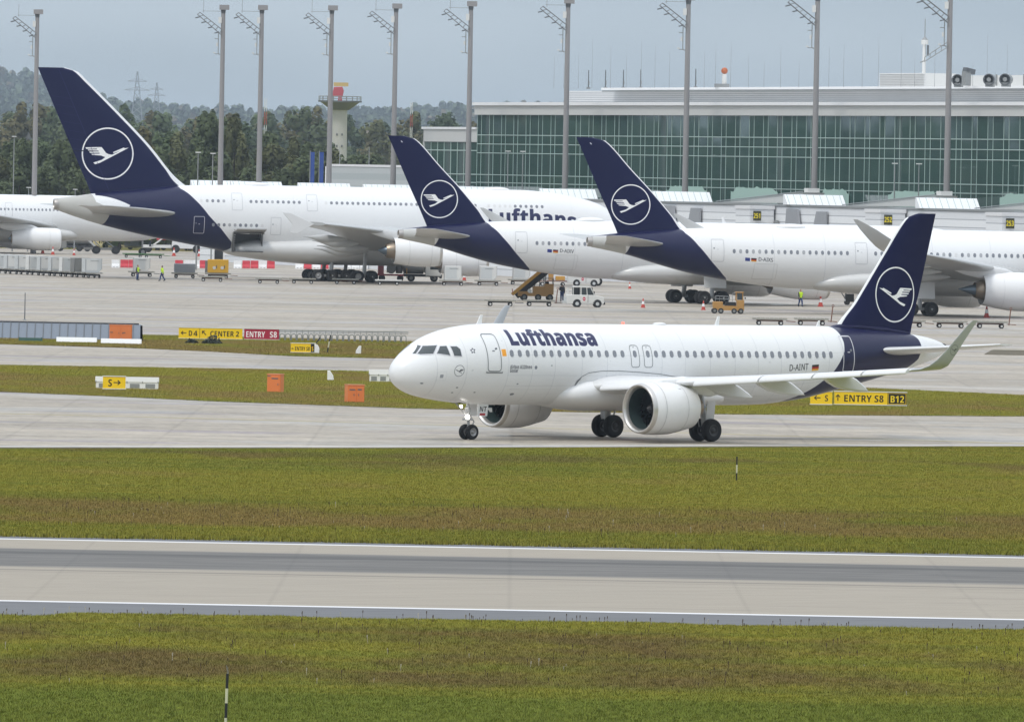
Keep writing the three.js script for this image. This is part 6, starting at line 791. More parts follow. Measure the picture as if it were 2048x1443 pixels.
{
  // long train of loaded dollies at the left
  const ord = ['nearest', 'second', 'third', 'fourth', 'fifth', 'sixth', 'seventh', 'eighth', 'ninth', 'farthest'];
  for (let i = 0; i < 10; i++) { const t = i / 9, x = lerp(-49.6, -63.2, t), z = lerp(-1351, -1391, t); const turn = Math.atan2(40, -13.6) + Math.PI; const d = dolly(ord[i] + ' flat dolly in the container train at the left', x, z, turn, 0); uld((i === 1 ? 'grey ' : i === 0 ? 'clear ' : 'pale ') + ord[i] + ' container of the train at the left', x, z, turn + Math.PI / 2, i === 1 ? 1 : i % 3 === 2 ? 2 : 0); }
  dolly('dolly under the white container beside the worker', -44.6, -1377, 0.1, 0); uld('white container on a dolly beside the standing worker', -44.6, -1377, 0.05, 2);
  dolly('dolly under the low grey crate', -39.2, -1369, 0.05, 1); { const o = thing('shrouded_crate', 'low crate under grey sheeting on a dolly', 'crate', -39.2, -1369, 0.05, null, 0.66); part('load', rbx(2.5, 1.05, 1.5, 0.08, 0, 0.55, 0), std(lin(0.34, 0.36, 0.39), 0.7), o); for (const y of [0.3, 0.62]) part('strap', bx(2.53, 0.03, 1.53, 0, y, 0), M.galv, o); }
  dolly('empty black dolly in front of the yellow box', -35.0, -1334, 0.02, 1); dolly('dolly under the bright yellow box', -35.3, -1372, 0.03, 1);
  { const o = thing('yellow_service_box', 'bright yellow box container on a dolly under the blue tail', 'box', -35.3, -1372, 0.03, null, 0.66); part('body', rbx(2.5, 1.6, 1.5, 0.06, 0, 0.82, 0), M.boxYellow, o); for (const x of [-0.45, 0.5]) { part('gauge', cyl(0.2, 0.2, 0.04, 14, x, 0.62, 0.77, Math.PI / 2), M.boxWhite, o); part('latch', bx(0.1, 0.35, 0.05, x + 0.28, 0.75, 0.77), M.steelDark, o); } part('end_frame', bx(0.3, 1.4, 1.3, -1.4, 0.75, 0), M.aluDark, o); }
  [[-28.2, -1323.6, 0.02, 1, 'leftmost of the flat dollies in a row under the double-decker'], [-24.4, -1330, 0.02, 0, 'second flat dolly in the row under the double-decker'], [-19.5, -1334, 0.02, 1, 'third flat dolly in the row under the double-decker'], [-14.5, -1331.7, 0.02, 2, 'white rimmed flat dolly in front of the tank trailer']].forEach(a => dolly(a[4], a[0], a[1], a[2], a[3]));
  [[-54.6, -1648, 0.05, 'left green dolly behind the barriers'], [-51.6, -1645, 0.05, 'right green dolly behind the barriers']].forEach(a => dolly(a[3], a[0], a[1], a[2], 3));
  [[-7.1, -1339.6, 'left of two white containers on dollies under the engines'], [-3.0, -1347, 'right of two white containers on dollies under the engines'], [0.9, -1366, 'white container partly hidden by the belt loader']].forEach(([x, z, l]) => { dolly('dolly carrying the ' + l.replace(' on dollies', ''), x, z, 0.04, 1); uld(l, x, z, 0.04, 2); });
  dolly('left flat dolly in front of the belt loader', -1.3, -1148, 0.06, 0); dolly('right flat dolly behind the white pickup tug', 2.6, -1154, 0.06, 0); dolly('left of the two empty dollies above the airliner roof', 23.3, -1042, 0.02, 1); dolly('right of the two empty dollies above the airliner roof', 27.2, -1047, 0.02, 1);
  dolly('left empty dolly right of the airliner tail', 36.0, -1046, 0.02, 1); dolly('middle empty dolly right of the airliner tail', 39.8, -1046, 0.02, 1); dolly('right empty dolly right of the airliner tail', 43.6, -1049, 0.02, 1);
  [[29.0, -1047.5], [45.3, -1049.3], [4.3, -1154]].forEach(([x, z], i) => { const o = thing('towbar_post', ['red upright towbar at the end of the dollies above the airliner roof', 'red upright towbar at the end of the dollies right of the tail', 'red upright towbar behind the white pickup tug'][i], 'towbar', x, z, 0, 'raised red towbars'); part('bar', rod([0, 0.3, 0], [0.15, 1.75, 0], 0.06, 6), M.rust, o); part('eye', new THREE.TorusGeometry(0.1, 0.03, 6, 12).translate(0.17, 1.82, 0), M.rust, o); });
  // water-filled barriers
  const bar = (x, z, red, label) => again('bar' + red, o => { part('body', extr([[-0.36, 0], [0.36, 0], [0.30, 0.25], [0.16, 0.5], [0.13, 1.0], [-0.13, 1.0], [-0.16, 0.5], [-0.30, 0.25]], 1.02, 0.03).rotateY(Math.PI / 2), red ? M.barrierRed : M.cap, o); part('fork_slot', bx(0.25, 0.12, 0.74, -0.22, 0.07, 0), M.steelDark, o); part('fork_slot', bx(0.25, 0.12, 0.74, 0.22, 0.07, 0), M.steelDark, o); part('cap', cyl(0.07, 0.07, 0.05, 10, 0, 1.0, 0), M.galv, o); }, 'plastic_barrier', label, 'barrier', x, z, 0.05, 'red and white plastic barriers');
  [[-51.6, 0], [-50.5, 1], [-49.5, 1], [-43.7, 1], [-42.6, 0], [-41.6, 0], [-40.6, 1], [-36.3, 0], [-35.2, 1], [-34.15, 1], [-33.1, 0], [-32.05, 1], [-28.4, 0], [-27.3, 1], [-26.2, 0], [-25.1, 1], [-22.2, 0], [-21.1, 0], [-20.0, 0]].forEach(([x, red], i) => bar(x, -1490 - (x + 51) * 1.4, red, ['first', 'second', 'third', 'fourth', 'fifth', 'sixth', 'seventh', 'eighth', 'ninth', 'tenth', 'eleventh', 'twelfth', 'thirteenth', 'fourteenth', 'fifteenth', 'sixteenth', 'seventeenth', 'eighteenth', 'last'][i] + ' plastic barrier from the left in the row, ' + (red ? 'red' : 'white')));
  // cones
  const cone = (x, z, label, s = 1) => { const o = again('cone', o => { part('base', bx(0.42, 0.05, 0.42, 0, 0.025, 0), M.coneRed, o); part('shell', lathe([[0, 0.17], [0.25, 0.125]], 14).rotateZ(-Math.PI / 2).translate(0, 0.05, 0), M.coneRed, o); part('white_band', lathe([[0.25, 0.125], [0.5, 0.08]], 14).rotateZ(-Math.PI / 2).translate(0, 0.05, 0), M.cap, o); part('tip', lathe([[0.5, 0.08], [0.74, 0.035], [0.75, 0]], 14).rotateZ(-Math.PI / 2).translate(0, 0.05, 0), M.coneRed, o); }, 'traffic_cone', label, 'traffic cone', x, z, 0, 'red and white traffic cones'); o.scale.setScalar(s); return o; };
  cone(13.6, -1343, 'cone far behind beneath the wide-body belly'); cone(13.1, -1158, 'cone left of the yellow tow tractor, near the belly wheels', 1.2); cone(19.0, -1147, 'cone directly beside the left end of the tow tractor', 1.2); cone(32.0, -1196, 'cone right of the worker in the yellow vest', 1.5); cone(46.5, -1128, 'dark cone under the big engine at the right edge', 1.5); cone(-69.3, -1690, 'leftmost cone under the white engine at the left', 1.5); cone(-67.2, -1675, 'second cone under the white engine at the left', 1.5); cone(-64.0, -1672, 'cone right of the white engine at the left', 1.2); cone(-6.0, -1400, 'cone right of the white cab truck', 1.4); cone(-50, -1690, 'left of the two cones beyond the green dollies', 1.6); cone(-46.5, -1697, 'right of the two cones beyond the green dollies', 1.3);

  // belt loader
  { const o = thing('belt_loader', 'yellow belt loader raised to the hold of the parked airliner', 'belt loader', 2.4, -1204, 0.08); part('chassis', [bx(3.6, 0.35, 1.6, -0.2, 0.62, 0), bx(1.2, 0.2, 1.6, -1.4, 0.85, 0)], M.ochre, o); part('engine_hood', rbx(1.25, 0.75, 1.4, 0.06, 0.25, 1.12, 0), M.ochre, o); part('cab_body', rbx(0.95, 1.15, 1.5, 0.06, 1.3, 1.2, 0), M.ochre, o); part('roll_frame', [rod([0.85, 1.7, 0.7], [0.85, 2.35, 0.7], 0.04, 6), rod([1.75, 1.7, 0.7], [1.75, 2.3, 0.7], 0.04, 6), rod([0.85, 1.7, -0.7], [0.85, 2.35, -0.7], 0.04, 6), rod([1.75, 1.7, -0.7], [1.75, 2.3, -0.7], 0.04, 6), bx(1.0, 0.05, 1.5, 1.3, 2.36, 0)], M.steelDark, o); part('driver_seat', rbx(0.4, 0.6, 0.5, 0.05, 1.1, 1.7, 0.2), M.black, o); part('wheel_arch_lamp', cyl(0.22, 0.22, 0.1, 14, -0.75, 1.0, 0.8, Math.PI / 2), M.boxWhite, o);
    part('belt', bx(4.6, 0.14, 1.0, -0.7, 2.05, 0.3, 0, 0.70), M.rubber, o); for (const z of [-0.25, 0.86]) part('belt_rail', bx(4.7, 0.28, 0.1, -0.75, 2.12, z, 0, 0.70), M.gseYellow, o); part('belt_strut', [rod([-0.2, 0.8, 0.3], [-0.2, 2.3, 0.3], 0.06, 6), rod([0.3, 0.8, 0.3], [0.35, 2.8, 0.3], 0.05, 6)], M.steelDark, o); part('under_belt', bx(4.3, 0.5, 0.9, -0.45, 1.78, 0.3, 0, 0.70), M.rubber, o); part('end_post', rod([-2.5, 0.5, 0.86], [-2.6, 1.2, 0.86], 0.04, 5), M.gseRed, o); wheels(o, [[-1.3, 0.7], [-1.3, -0.7], [0.15, 0.7], [1.4, 0.7], [1.4, -0.7]], 0.34, 0.26, M.aluDark); }
  // white pickup tugs
  const vanTex = canvasTex(256, 128, (c, w, h) => { c.fillStyle = '#d9d8d3'; c.fillRect(0, 0, w, h); c.save(); c.translate(w / 2, h / 2); c.fillStyle = '#c2344a'; c.beginPath(); c.moveTo(-58, 0); c.lineTo(-30, -34); c.lineTo(30, -34); c.lineTo(58, 0); c.lineTo(30, 34); c.lineTo(-30, 34); c.closePath(); c.fill(); c.fillStyle = '#e9dfe0'; c.fillRect(-34, -6, 68, 12); c.restore(); });
  const numTex = canvasTex(128, 64, (c, w, h) => { c.fillStyle = '#d9d8d3'; c.fillRect(0, 0, w, h); c.fillStyle = '#2a2a2c'; c.font = 'bold 50px sans-serif'; c.textAlign = 'center'; c.fillText('1707', w / 2, 50); });
  const van = o => {
    part('lower_body', extr([[-1.75, 0.35], [-1.75, 1.15], [-1.65, 1.2], [0.95, 1.2], [1.75, 1.05], [1.9, 0.95], [1.95, 0.42], [1.85, 0.35]], 1.62, 0.04), M.vanWhite, o); part('roof', extr([[-1.2, 2.0], [-1.1, 2.08], [0.55, 2.08], [0.62, 2.0]], 1.5, 0.03), M.vanWhite, o);
    for (const [a, b] of [[[-1.15, 1.2], [-1.15, 2.02]], [[-0.35, 1.2], [-0.35, 2.02]], [[0.25, 1.2], [0.2, 2.02]], [[1.0, 1.2], [0.58, 2.02]], [[-1.65, 1.2], [-1.6, 1.95]]]) for (const z of [-0.72, 0.72]) part('window_pillar', rod([a[0], a[1], z], [b[0], b[1], z], 0.045, 6), M.vanWhite, o);
    part('side_glass', bx(0.5, 0.72, 0.02, -0.05, 1.6, 0.70), M.autoGlass, o); part('side_glass', bx(0.55, 0.72, 0.02, 0.55, 1.6, 0.70, 0, 0.1), M.autoGlass, o); part('side_glass', bx(0.74, 0.72, 0.02, -0.75, 1.6, -0.7), M.autoGlass, o); part('windscreen', bx(0.03, 0.9, 1.4, 0.84, 1.62, 0, 0, 0.45), M.autoGlass, o); part('rear_rack', [rod([-1.6, 1.95, 0.7], [-1.15, 2.02, 0.7], 0.03, 5), rod([-1.6, 1.6, 0.7], [-1.15, 1.6, 0.7], 0.02, 5), rod([-1.6, 1.95, -0.7], [-1.15, 2.02, -0.7], 0.03, 5)], M.galv, o);
    part('door', bx(0.72, 0.7, 0.03, -0.05, 0.84, 0.815), std(0xffffff, 0.4, { map: vanTex }), o); part('door', bx(0.78, 0.7, 0.02, 0.76, 0.84, 0.815), M.vanWhite, o); part('door_gap', bx(0.04, 0.72, 0.02, 0.34, 0.84, 0.817), M.steelDark, o); part('number_plate', bx(0.42, 0.18, 0.02, 1.5, 0.98, 0.79), std(0xffffff, 0.5, { map: numTex }), o); part('rear_hitch', [bx(0.5, 0.25, 1.0, -1.95, 0.5, 0), bx(0.25, 0.5, 0.7, -1.9, 0.75, 0)], M.alu, o); part('bumper', rbx(0.2, 0.26, 1.6, 0.04, 1.98, 0.42, 0), M.black, o); part('wheel_arch', cyl(0.42, 0.42, 0.02, 18, -0.75, 0.38, 0.815, Math.PI / 2), M.black, o); part('wheel_arch', cyl(0.42, 0.42, 0.02, 18, 1.3, 0.38, 0.815, Math.PI / 2), M.black, o); part('mirror', bx(0.08, 0.22, 0.14, 0.95, 1.5, 0.85), M.black, o); wheels(o, [[-0.75, 0.72], [-0.75, -0.72], [1.3, 0.72], [1.3, -0.72]], 0.36, 0.24, M.alu); };
  again('van', van, 'pickup_tug', 'white baggage tug with red badge and driver cab behind the airliner', 'tug', 7.1, -1152.8, 0.08, 'white baggage tugs'); again('van', van, 'pickup_tug', 'white baggage tug half hidden under the wide-body belly', 'tug', 8.2, -1362, 0.05, 'white baggage tugs');
  { const o = thing('baggage_cart', 'orange and grey baggage cart under the wide-body belly', 'cart', 4.6, -1356, 0.04); part('floor', bx(3.4, 0.12, 1.5, 0, 0.6, 0), M.rust, o); part('load', [rbx(0.9, 0.8, 1.2, 0.05, -1.1, 1.1, 0)], M.aluDark, o); part('load', rbx(0.6, 1.0, 1.2, 0.05, -0.2, 1.2, 0), M.ochre, o); part('load', rbx(1.1, 0.5, 1.2, 0.05, 0.9, 0.95, 0), M.gseYellow, o); for (let i = 0; i < 4; i++) part('bar', rod([-1.5 + i * 0.25, 0.6, 0.76], [-1.5 + i * 0.25, 1.7, 0.76], 0.03, 5), M.boxWhite, o); wheels(o, [[-1.2, 0.6], [1.2, 0.6], [-1.2, -0.6], [1.2, -0.6]], 0.24, 0.18); }
  // yellow tow tractor
  { const o = thing('tow_tractor', 'worn yellow tow tractor with open cab below the parked airliner', 'tractor', 21.0, -1121.5, 0.04); part('frame', bx(3.0, 0.45, 1.4, 0, 0.55, 0), M.ochre, o); part('bonnet', rbx(1.0, 0.55, 1.3, 0.06, -1.05, 0.9, 0), M.ochre, o); part('rear_body', rbx(0.75, 1.0, 1.4, 0.05, 1.15, 0.85, 0), M.ochre, o); part('mid_body', rbx(1.0, 0.6, 1.2, 0.05, 0.2, 0.85, 0), M.black, o); part('cab_frame', [rod([0.75, 1.3, 0.6], [0.75, 2.05, 0.6], 0.05, 6), rod([1.4, 1.3, 0.6], [1.35, 2.05, 0.6], 0.05, 6), rod([0.75, 1.3, -0.6], [0.75, 2.05, -0.6], 0.05, 6), rod([1.4, 1.3, -0.6], [1.35, 2.05, -0.6], 0.05, 6)], M.ochre, o); part('cab_roof', rbx(0.85, 0.1, 1.4, 0.03, 1.05, 2.1, 0), M.ochre, o); part('cab_glass', bx(0.5, 0.6, 0.02, 1.07, 1.68, 0.6), M.autoGlass, o); part('guard_rail', [rod([-1.3, 1.2, 0.6], [-1.3, 1.75, 0.6], 0.03, 5), rod([0.0, 1.2, 0.6], [0.0, 1.7, 0.6], 0.03, 5), rod([-1.3, 1.72, 0.6], [0.0, 1.68, 0.6], 0.03, 5), rod([-1.3, 1.45, 0.6], [0.0, 1.42, 0.6], 0.03, 5), rod([0.35, 1.2, 0.6], [0.35, 2.0, 0.6], 0.03, 5), rod([0.35, 2.0, 0.6], [0.75, 2.03, 0.6], 0.03, 5), rod([-0.9, 1.2, 0.6], [-0.9, 1.7, 0.6], 0.02, 5), rod([-0.45, 1.2, 0.6], [-0.45, 1.7, 0.6], 0.02, 5)], M.galv, o); part('mirror', bx(0.12, 0.16, 0.2, 1.6, 1.55, 0.7), M.black, o); wheels(o, [[-1.35, 0.6], [-0.75, 0.6], [0.55, 0.6], [1.2, 0.6], [-1.35, -0.6], [1.2, -0.6]], 0.27, 0.24, M.aluDark); }
  // fuel bowser trailer and white cab truck under the double-decker engine
  { const o = thing('hydrant_dispenser', 'red and grey refuelling trailer under the double-decker engine', 'trailer', -14.7, -1379, 0.04); part('bed', bx(3.4, 0.2, 1.8, 0, 0.75, 0), M.gseRed, o); part('pump_box', rbx(0.7, 1.2, 1.6, 0.05, -1.25, 1.4, 0), M.gseRed, o); part('hose_reel', cyl(0.55, 0.55, 1.2, 20, 0.0, 1.45, 0, Math.PI / 2), M.galv, o); part('filter_vessel', cyl(0.4, 0.4, 1.5, 16, 0.95, 1.7, 0), M.aluDark, o); part('pipework', [rod([-0.9, 2.1, 0.5], [1.2, 2.2, 0.5], 0.08, 8), rod([-0.5, 1.0, 0.7], [-0.5, 2.3, 0.7], 0.06, 6), rod([1.5, 0.8, 0.7], [1.5, 2.2, 0.7], 0.06, 6)], M.aluDark, o); part('ladder_post', rod([1.85, 0.4, 0.8], [1.85, 1.6, 0.8], 0.06, 6), M.gseYellow, o); wheels(o, [[-1.1, 0.75], [1.1, 0.75], [-1.1, -0.75], [1.1, -0.75]], 0.38, 0.28, M.darkRim); }
  { const o = thing('service_truck', 'tank truck with white cab under the double-decker engine', 'truck', -10.8, -1379, 0.04); part('frame', bx(4.6, 0.3, 1.5, -0.1, 0.75, 0), M.darkMetal, o); part('tank', cyl(0.62, 0.62, 2.3, 20, -1.2, 1.55, 0, 0, Math.PI / 2), M.aluDark, o); part('cab', extr([[0.25, 0.75], [0.25, 2.15], [1.55, 2.2], [1.95, 1.45], [2.05, 0.75]], 1.9, 0.05), M.vanWhite, o); part('side_window', extr([[0.75, 1.5], [0.75, 2.02], [1.48, 2.04], [1.75, 1.5]], 0.03).translate(0, 0, 0.96), M.autoGlass, o); part('bumper', rbx(0.25, 0.35, 1.9, 0.04, 2.05, 0.6, 0), M.darkMetal, o); part('step', bx(0.5, 0.2, 0.2, 1.0, 0.5, 0.9), M.darkMetal, o); wheels(o, [[-1.5, 0.75], [1.25, 0.75], [-1.5, -0.75], [1.25, -0.75]], 0.44, 0.3, M.aluDark); }
  // low loader under the open hold
  { const o = thing('hold_loader', 'dark conveyor with white side rails under the open rear hold', 'loader', -35.6, -1386, 0.05); for (const x of [-0.62, 0.62]) part('side_rail', bx(0.2, 2.6, 0.2, x, 2.1, 0), M.cap, o); part('conveyor', bx(1.05, 2.5, 0.12, 0, 2.1, -0.05, 0, 0, -0.2), M.rubber, o); part('base', bx(1.7, 0.7, 2.2, 0, 0.45, -0.6), M.aluDark, o); wheels(o, [[-0.6, 0.3], [0.6, 0.3], [-0.6, -1.3], [0.6, -1.3]], 0.28, 0.2, M.darkRim); }
  // jumble of equipment beyond the white engine
  { const o = thing('passenger_stairs', 'grey mobile stairs standing behind the white engine', 'stairs', -62.6, -1705, 0.1); part('stringer', [bx(4.2, 0.25, 0.1, -0.4, 1.9, 0.6, 0, -0.75), bx(4.2, 0.25, 0.1, -0.4, 1.9, -0.6, 0, -0.75)], M.alu, o); for (let i = 0; i < 11; i++) part('step', bx(0.3, 0.05, 1.2, -1.9 + i * 0.29, 3.25 - i * 0.28, 0), M.boxWhite, o); part('handrail', [rod([-2.0, 4.2, 0.6], [1.2, 1.1, 0.6], 0.05, 6), rod([-2.0, 4.2, -0.6], [1.2, 1.1, -0.6], 0.05, 6)], M.galv, o); part('chassis', bx(5.2, 0.35, 1.8, 1.4, 0.75, 0), M.aluDark, o); part('jack', [rod([1.0, 0.2, 0.7], [0.2, 2.4, 0.7], 0.06, 6), rod([3.4, 0.9, 0.7], [1.0, 2.6, 0.7], 0.06, 6)], M.galv, o); wheels(o, [[0.6, 0.8], [3.5, 0.8], [0.6, -0.8], [3.5, -0.8]], 0.6, 0.45, M.darkRim); }
  { const o = thing('catering_truck', 'dark tanker truck beyond the stairs at the left', 'truck', -67.4, -1745, 0.05); part('cab', extr([[-2.2, 0.5], [-2.3, 1.5], [-1.7, 2.6], [-0.6, 2.6], [-0.6, 0.5]], 2.2, 0.05), M.aluDark, o); part('tank', cyl(0.95, 0.95, 3.8, 20, 1.4, 1.9, 0, 0, Math.PI / 2), M.aluDark, o); part('frame', bx(6, 0.35, 2, 0.4, 0.75, 0), M.darkMetal, o); part('side_window', bx(0.7, 0.7, 0.04, -1.3, 2.05, 1.12), M.autoGlass, o); wheels(o, [[-1.5, 0.9], [1.4, 0.9], [2.6, 0.9], [-1.5, -0.9], [2.6, -0.9]], 0.5, 0.35, M.darkRim); }
  { const o = thing('cargo_shelter', 'long grey trailer standing beyond the stairs', 'trailer', -57.5, -1800, 0.02); part('body', rbx(7.2, 2.3, 2.4, 0.06, 0, 1.75, 0), std(lin(0.26, 0.28, 0.31), 0.7), o); part('skirt', bx(7.0, 0.25, 2.2, 0, 0.45, 0), std(lin(0.35, 0.33, 0.2), 0.8), o); for (let i = 0; i < 5; i++) part('panel_rib', bx(0.06, 2.2, 0.05, -3 + i * 1.5, 1.75, 1.22), M.galv, o); part('door', bx(0.7, 1.4, 0.05, -3.0, 1.6, 1.23), M.aluDark, o); wheels(o, [[-2.6, 0.9], [2.6, 0.9], [-2.6, -0.9], [2.6, -0.9]], 0.42, 0.3, M.darkRim); }
  { const o = thing('cargo_loader', 'pale cargo high loader with scissor frame under the blue tail', 'loader', -52.6, -1752, 0.05); part('platform', bx(4.4, 0.45, 2.4, -1.9, 0.95, 0), M.boxWhite, o); part('body', extr([[0.4, 0.7], [0.6, 2.6], [1.3, 3.5], [4.6, 3.4], [5.2, 0.7]], 2.2, 0.05), M.paleWall, o); part('ramp', bx(4.2, 0.2, 1.2, -1.0, 2.2, 0.6, 0, 0.65), M.boxWhite, o); part('red_cab', rbx(1.4, 1.4, 1.6, 0.06, -1.2, 2.6, -0.6), M.gseRed, o); part('hose', rod([2.5, 2.0, 1.14], [3.6, 2.1, 1.14], 0.06, 6), M.darkMetal, o); wheels(o, [[1.0, 0.9], [4.2, 0.9], [-3.2, 0.9], [1.0, -0.9], [4.2, -0.9]], 0.62, 0.4, M.darkRim); }
  { const o = thing('tow_tractor', 'dark low tug beyond the blue tail of the double-decker', 'tractor', -43.0, -1730, 0.1); part('body', extr([[-2.4, 0.4], [-2.4, 1.2], [-0.5, 1.3], [0, 2.1], [1.4, 2.1], [1.8, 1.2], [2.4, 1.1], [2.4, 0.4]], 2.0, 0.06), M.aluDark, o); part('side_window', bx(0.9, 0.6, 0.04, 0.7, 1.65, 1.02), M.autoGlass, o); part('boom', rod([-2.2, 1.2, 0.3], [-4.6, 3.0, 0.3], 0.14, 8), M.galv, o); wheels(o, [[-1.5, 0.85], [1.5, 0.85], [-1.5, -0.85], [1.5, -0.85]], 0.6, 0.4, M.darkRim); }
  { const o = thing('ground_power_unit', 'dark ground power unit with stay struts right of the worker', 'power unit', 35.6, -1217, 0.1); part('box', rbx(0.9, 0.85, 0.9, 0.05, 0, 0.75, 0), M.black, o); part('strut', [rod([-1.6, 2.4, 0.2], [-0.3, 0.4, 0.2], 0.06, 6), rod([-1.2, 2.4, 0.2], [0, 0.6, 0.2], 0.05, 6), rod([-1.4, 1.6, 0.2], [-0.6, 1.6, 0.2], 0.04, 5)], M.steelDark, o); part('outrigger', bx(2.6, 0.16, 0.8, 0.8, 0.5, 0), M.alu, o); part('canister', rbx(1.2, 0.7, 0.8, 0.06, 1.4, 0.95, 0), M.boxWhite, o); wheels(o, [[-0.25, 0.4], [1.9, 0.4], [-0.25, -0.4]], 0.26, 0.2, M.darkRim); }
}
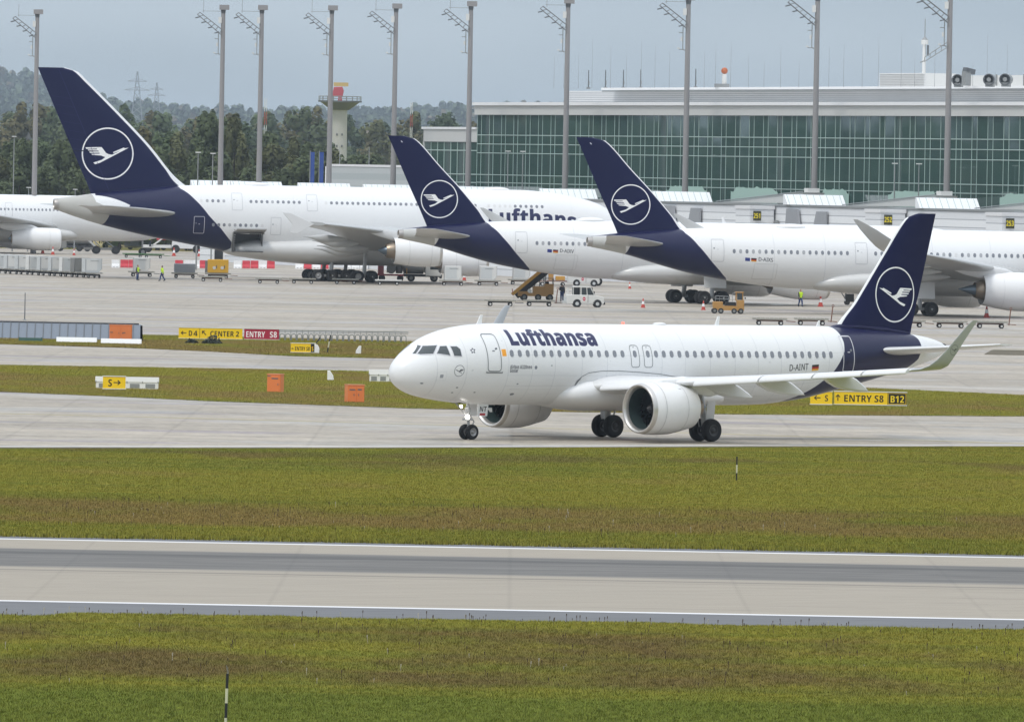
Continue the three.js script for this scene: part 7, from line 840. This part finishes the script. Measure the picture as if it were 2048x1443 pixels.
// people -------------------------------------------------------------------------
{
  const N = 76, mc = new MarchingCubes(N, new THREE.MeshStandardMaterial(), false, false, 400000); mc.isolation = 0;
  const mesh = (bones, k = 0.03, box = 1.0, cy = 0.9) => {
    const V = bones.map(([a, b, r1, r2]) => ({ a, b, r1, r2, d: [b[0] - a[0], b[1] - a[1], b[2] - a[2]] })); V.forEach(v => { v.l = v.d[0] ** 2 + v.d[1] ** 2 + v.d[2] ** 2 || 1e-9; });
    for (let z = 0; z < N; z++) for (let y = 0; y < N; y++) for (let x = 0; x < N; x++) { const p = [(x / N * 2 - 1) * box, (y / N * 2 - 1) * box + cy, (z / N * 2 - 1) * box]; let d = 9; for (const v of V) { const q = [p[0] - v.a[0], p[1] - v.a[1], p[2] - v.a[2]], t = clamp((q[0] * v.d[0] + q[1] * v.d[1] + q[2] * v.d[2]) / v.l), e = Math.hypot(q[0] - v.d[0] * t, q[1] - v.d[1] * t, q[2] - v.d[2] * t) - lerp(v.r1, v.r2, t); const h = Math.max(k - Math.abs(d - e), 0) / k; d = Math.min(d, e) - h * h * k * 0.25; } mc.field[x + y * N + z * N * N] = -d; }
    mc.update(); const g = new THREE.BufferGeometry(), c = mc.count, P = new Float32Array(c * 3); for (let i = 0; i < c; i++) { P[i * 3] = mc.positionArray[i * 3] * box; P[i * 3 + 1] = mc.positionArray[i * 3 + 1] * box + cy; P[i * 3 + 2] = mc.positionArray[i * 3 + 2] * box; } g.setAttribute('position', new THREE.BufferAttribute(P, 3)); g.setAttribute('normal', new THREE.BufferAttribute(new Float32Array(mc.normalArray.slice(0, c * 3)), 3)); g.setAttribute('uv', new THREE.BufferAttribute(new Float32Array(c * 2), 2)); g.computeVertexNormals(); return g;
  };
  // pose: left/right hip-knee-ankle, shoulder-elbow-wrist; figure faces +x
  const pose = q => {
    const hipY = q.hip || 0.92, legs = [], arms = [], J = {}; q.legs.forEach(([kx, ky, ax, ay], i) => { const z = i ? 0.10 : -0.10; legs.push([[0, hipY, z * 0.9], [kx, ky, z], 0.095, 0.062], [[kx, ky, z], [ax, ay, z], 0.062, 0.045], [[ax, ay - 0.02, z], [ax + 0.17, 0.045, z * 1.15], 0.05, 0.04]); });
    q.arms.forEach(([ex, ey, ez, wx, wy, wz], i) => { const s = i ? 1 : -1; arms.push([[q.lean, 1.42, 0.19 * s], [ex, ey, ez * s], 0.062, 0.048], [[ex, ey, ez * s], [wx, wy, wz * s], 0.046, 0.034]); });
    const hands = q.arms.flatMap(([ex, ey, ez, wx, wy, wz], i) => { const s = i ? 1 : -1, d = [wx - ex, wy - ey, (wz - ez) * s], l = Math.hypot(...d), u = d.map(v => v / l), w = [wx, wy, wz * s]; const out = [[w, w.map((v, j) => v + u[j] * 0.08), 0.036, 0.04]]; for (let f = 0; f < 4; f++) out.push([w.map((v, j) => v + u[j] * 0.08 + (j === 0 ? (f - 1.5) * 0.018 : 0)), w.map((v, j) => v + u[j] * (0.16 - Math.abs(f - 1.2) * 0.01) + (j === 0 ? (f - 1.5) * 0.02 : 0)), 0.011, 0.009]); out.push([w.map((v, j) => v + u[j] * 0.03 + (j === 0 ? 0.03 : 0)), w.map((v, j) => v + u[j] * 0.09 + (j === 0 ? 0.065 : 0)), 0.013, 0.01]); return out; });
    const torso = [[[0, hipY + 0.02, 0], [q.lean * 0.5, 1.15, 0], 0.135, 0.125], [[q.lean * 0.5, 1.15, -0.06], [q.lean, 1.36, -0.10], 0.12, 0.115], [[q.lean * 0.5, 1.15, 0.06], [q.lean, 1.36, 0.10], 0.12, 0.115]], hx = q.lean * 1.2, head = [[[q.lean, 1.4, 0], [hx + 0.01, 1.55, 0], 0.06, 0.055], [[hx, 1.60, 0], [hx + 0.02, 1.68, 0], 0.082, 0.085], [[hx + 0.09, 1.61, 0], [hx + 0.105, 1.60, 0], 0.02, 0.014], [[hx + 0.03, 1.56, 0], [hx + 0.06, 1.545, 0], 0.05, 0.035], [[hx, 1.62, -0.085], [hx, 1.64, -0.085], 0.018, 0.018], [[hx, 1.62, 0.085], [hx, 1.64, 0.085], 0.018, 0.018]];
    const fat = (b, e) => b.map(([a, c, r1, r2]) => [a, c, r1 + e, r2 + e]);
    return { body: mesh([...torso, ...head, ...legs, ...arms, ...hands]), coat: mesh(fat([...torso, ...arms.map(([a, b, r1, r2]) => [a, b, r1, r2])], 0.022)), vest: mesh(fat([...torso.slice(1), [[0, hipY + 0.08, 0], [0, 1.1, 0], 0.14, 0.13]], 0.035)), trousers: mesh(fat([...legs.filter((_, i) => i % 3 !== 2), [[0, hipY, -0.05], [0, hipY + 0.03, 0.05], 0.13, 0.13]], 0.018)), shoes: mesh(fat(legs.filter((_, i) => i % 3 === 2), 0.012)), hair: mesh([[[hx - 0.02, 1.67, 0], [hx - 0.005, 1.70, 0], 0.09, 0.082]]) };
  };
  const stand = pose({ legs: [[0.02, 0.5, 0, 0.09], [0.0, 0.5, -0.03, 0.09]], arms: [[0.08, 1.18, 0.24, 0.30, 1.16, 0.12], [-0.02, 1.14, 0.24, 0.05, 0.88, 0.24]], lean: 0.03 }), walk = pose({ legs: [[0.20, 0.53, 0.26, 0.10], [-0.02, 0.50, -0.28, 0.14]], arms: [[-0.14, 1.16, 0.23, -0.12, 0.92, 0.22], [0.12, 1.16, 0.23, 0.22, 0.94, 0.22]], lean: 0.05, hip: 0.9 });
  const person = (label, x, z, turn, P, coat, vest, legs, y = 0, s = 1) => { const o = thing('person', label, 'person', x, z, turn, null, y); o.scale.setScalar(s); part('body', P.body, M.skinTone, o); part('jacket', P.coat, coat, o); if (vest) part('vest', P.vest, vest, o); part('trousers', P.trousers, legs, o); part('shoes', P.shoes, M.black, o); part('hair', P.hair, M.hair, o); };
  person('person in yellow vest and blue trousers standing beside the white container', -43.7, -1335.5, -0.5, stand, M.darkCloth, M.hiviz, M.trousers); person('person in bright yellow jacket walking right of the white container', -40.7, -1332.3, Math.PI - 0.3, walk, M.hiviz, null, M.trousers); person('person in yellow vest on the loader under the blue tail', -55.1, -1740, 0.9, stand, M.darkCloth, M.hiviz, M.darkCloth, 0.95, 1.08); person('person in dark blue workwear standing left of the white tug', 5.1, -1202, 1.6, stand, M.darkCloth, null, M.trousers, 0, 1.02); person('person in yellow vest walking under the parked airliner', 29.8, -1192.3, -1.2, walk, M.darkCloth, M.hiviz, M.trousers, 0, 1.02);
}
renderer.render(scene, camera);
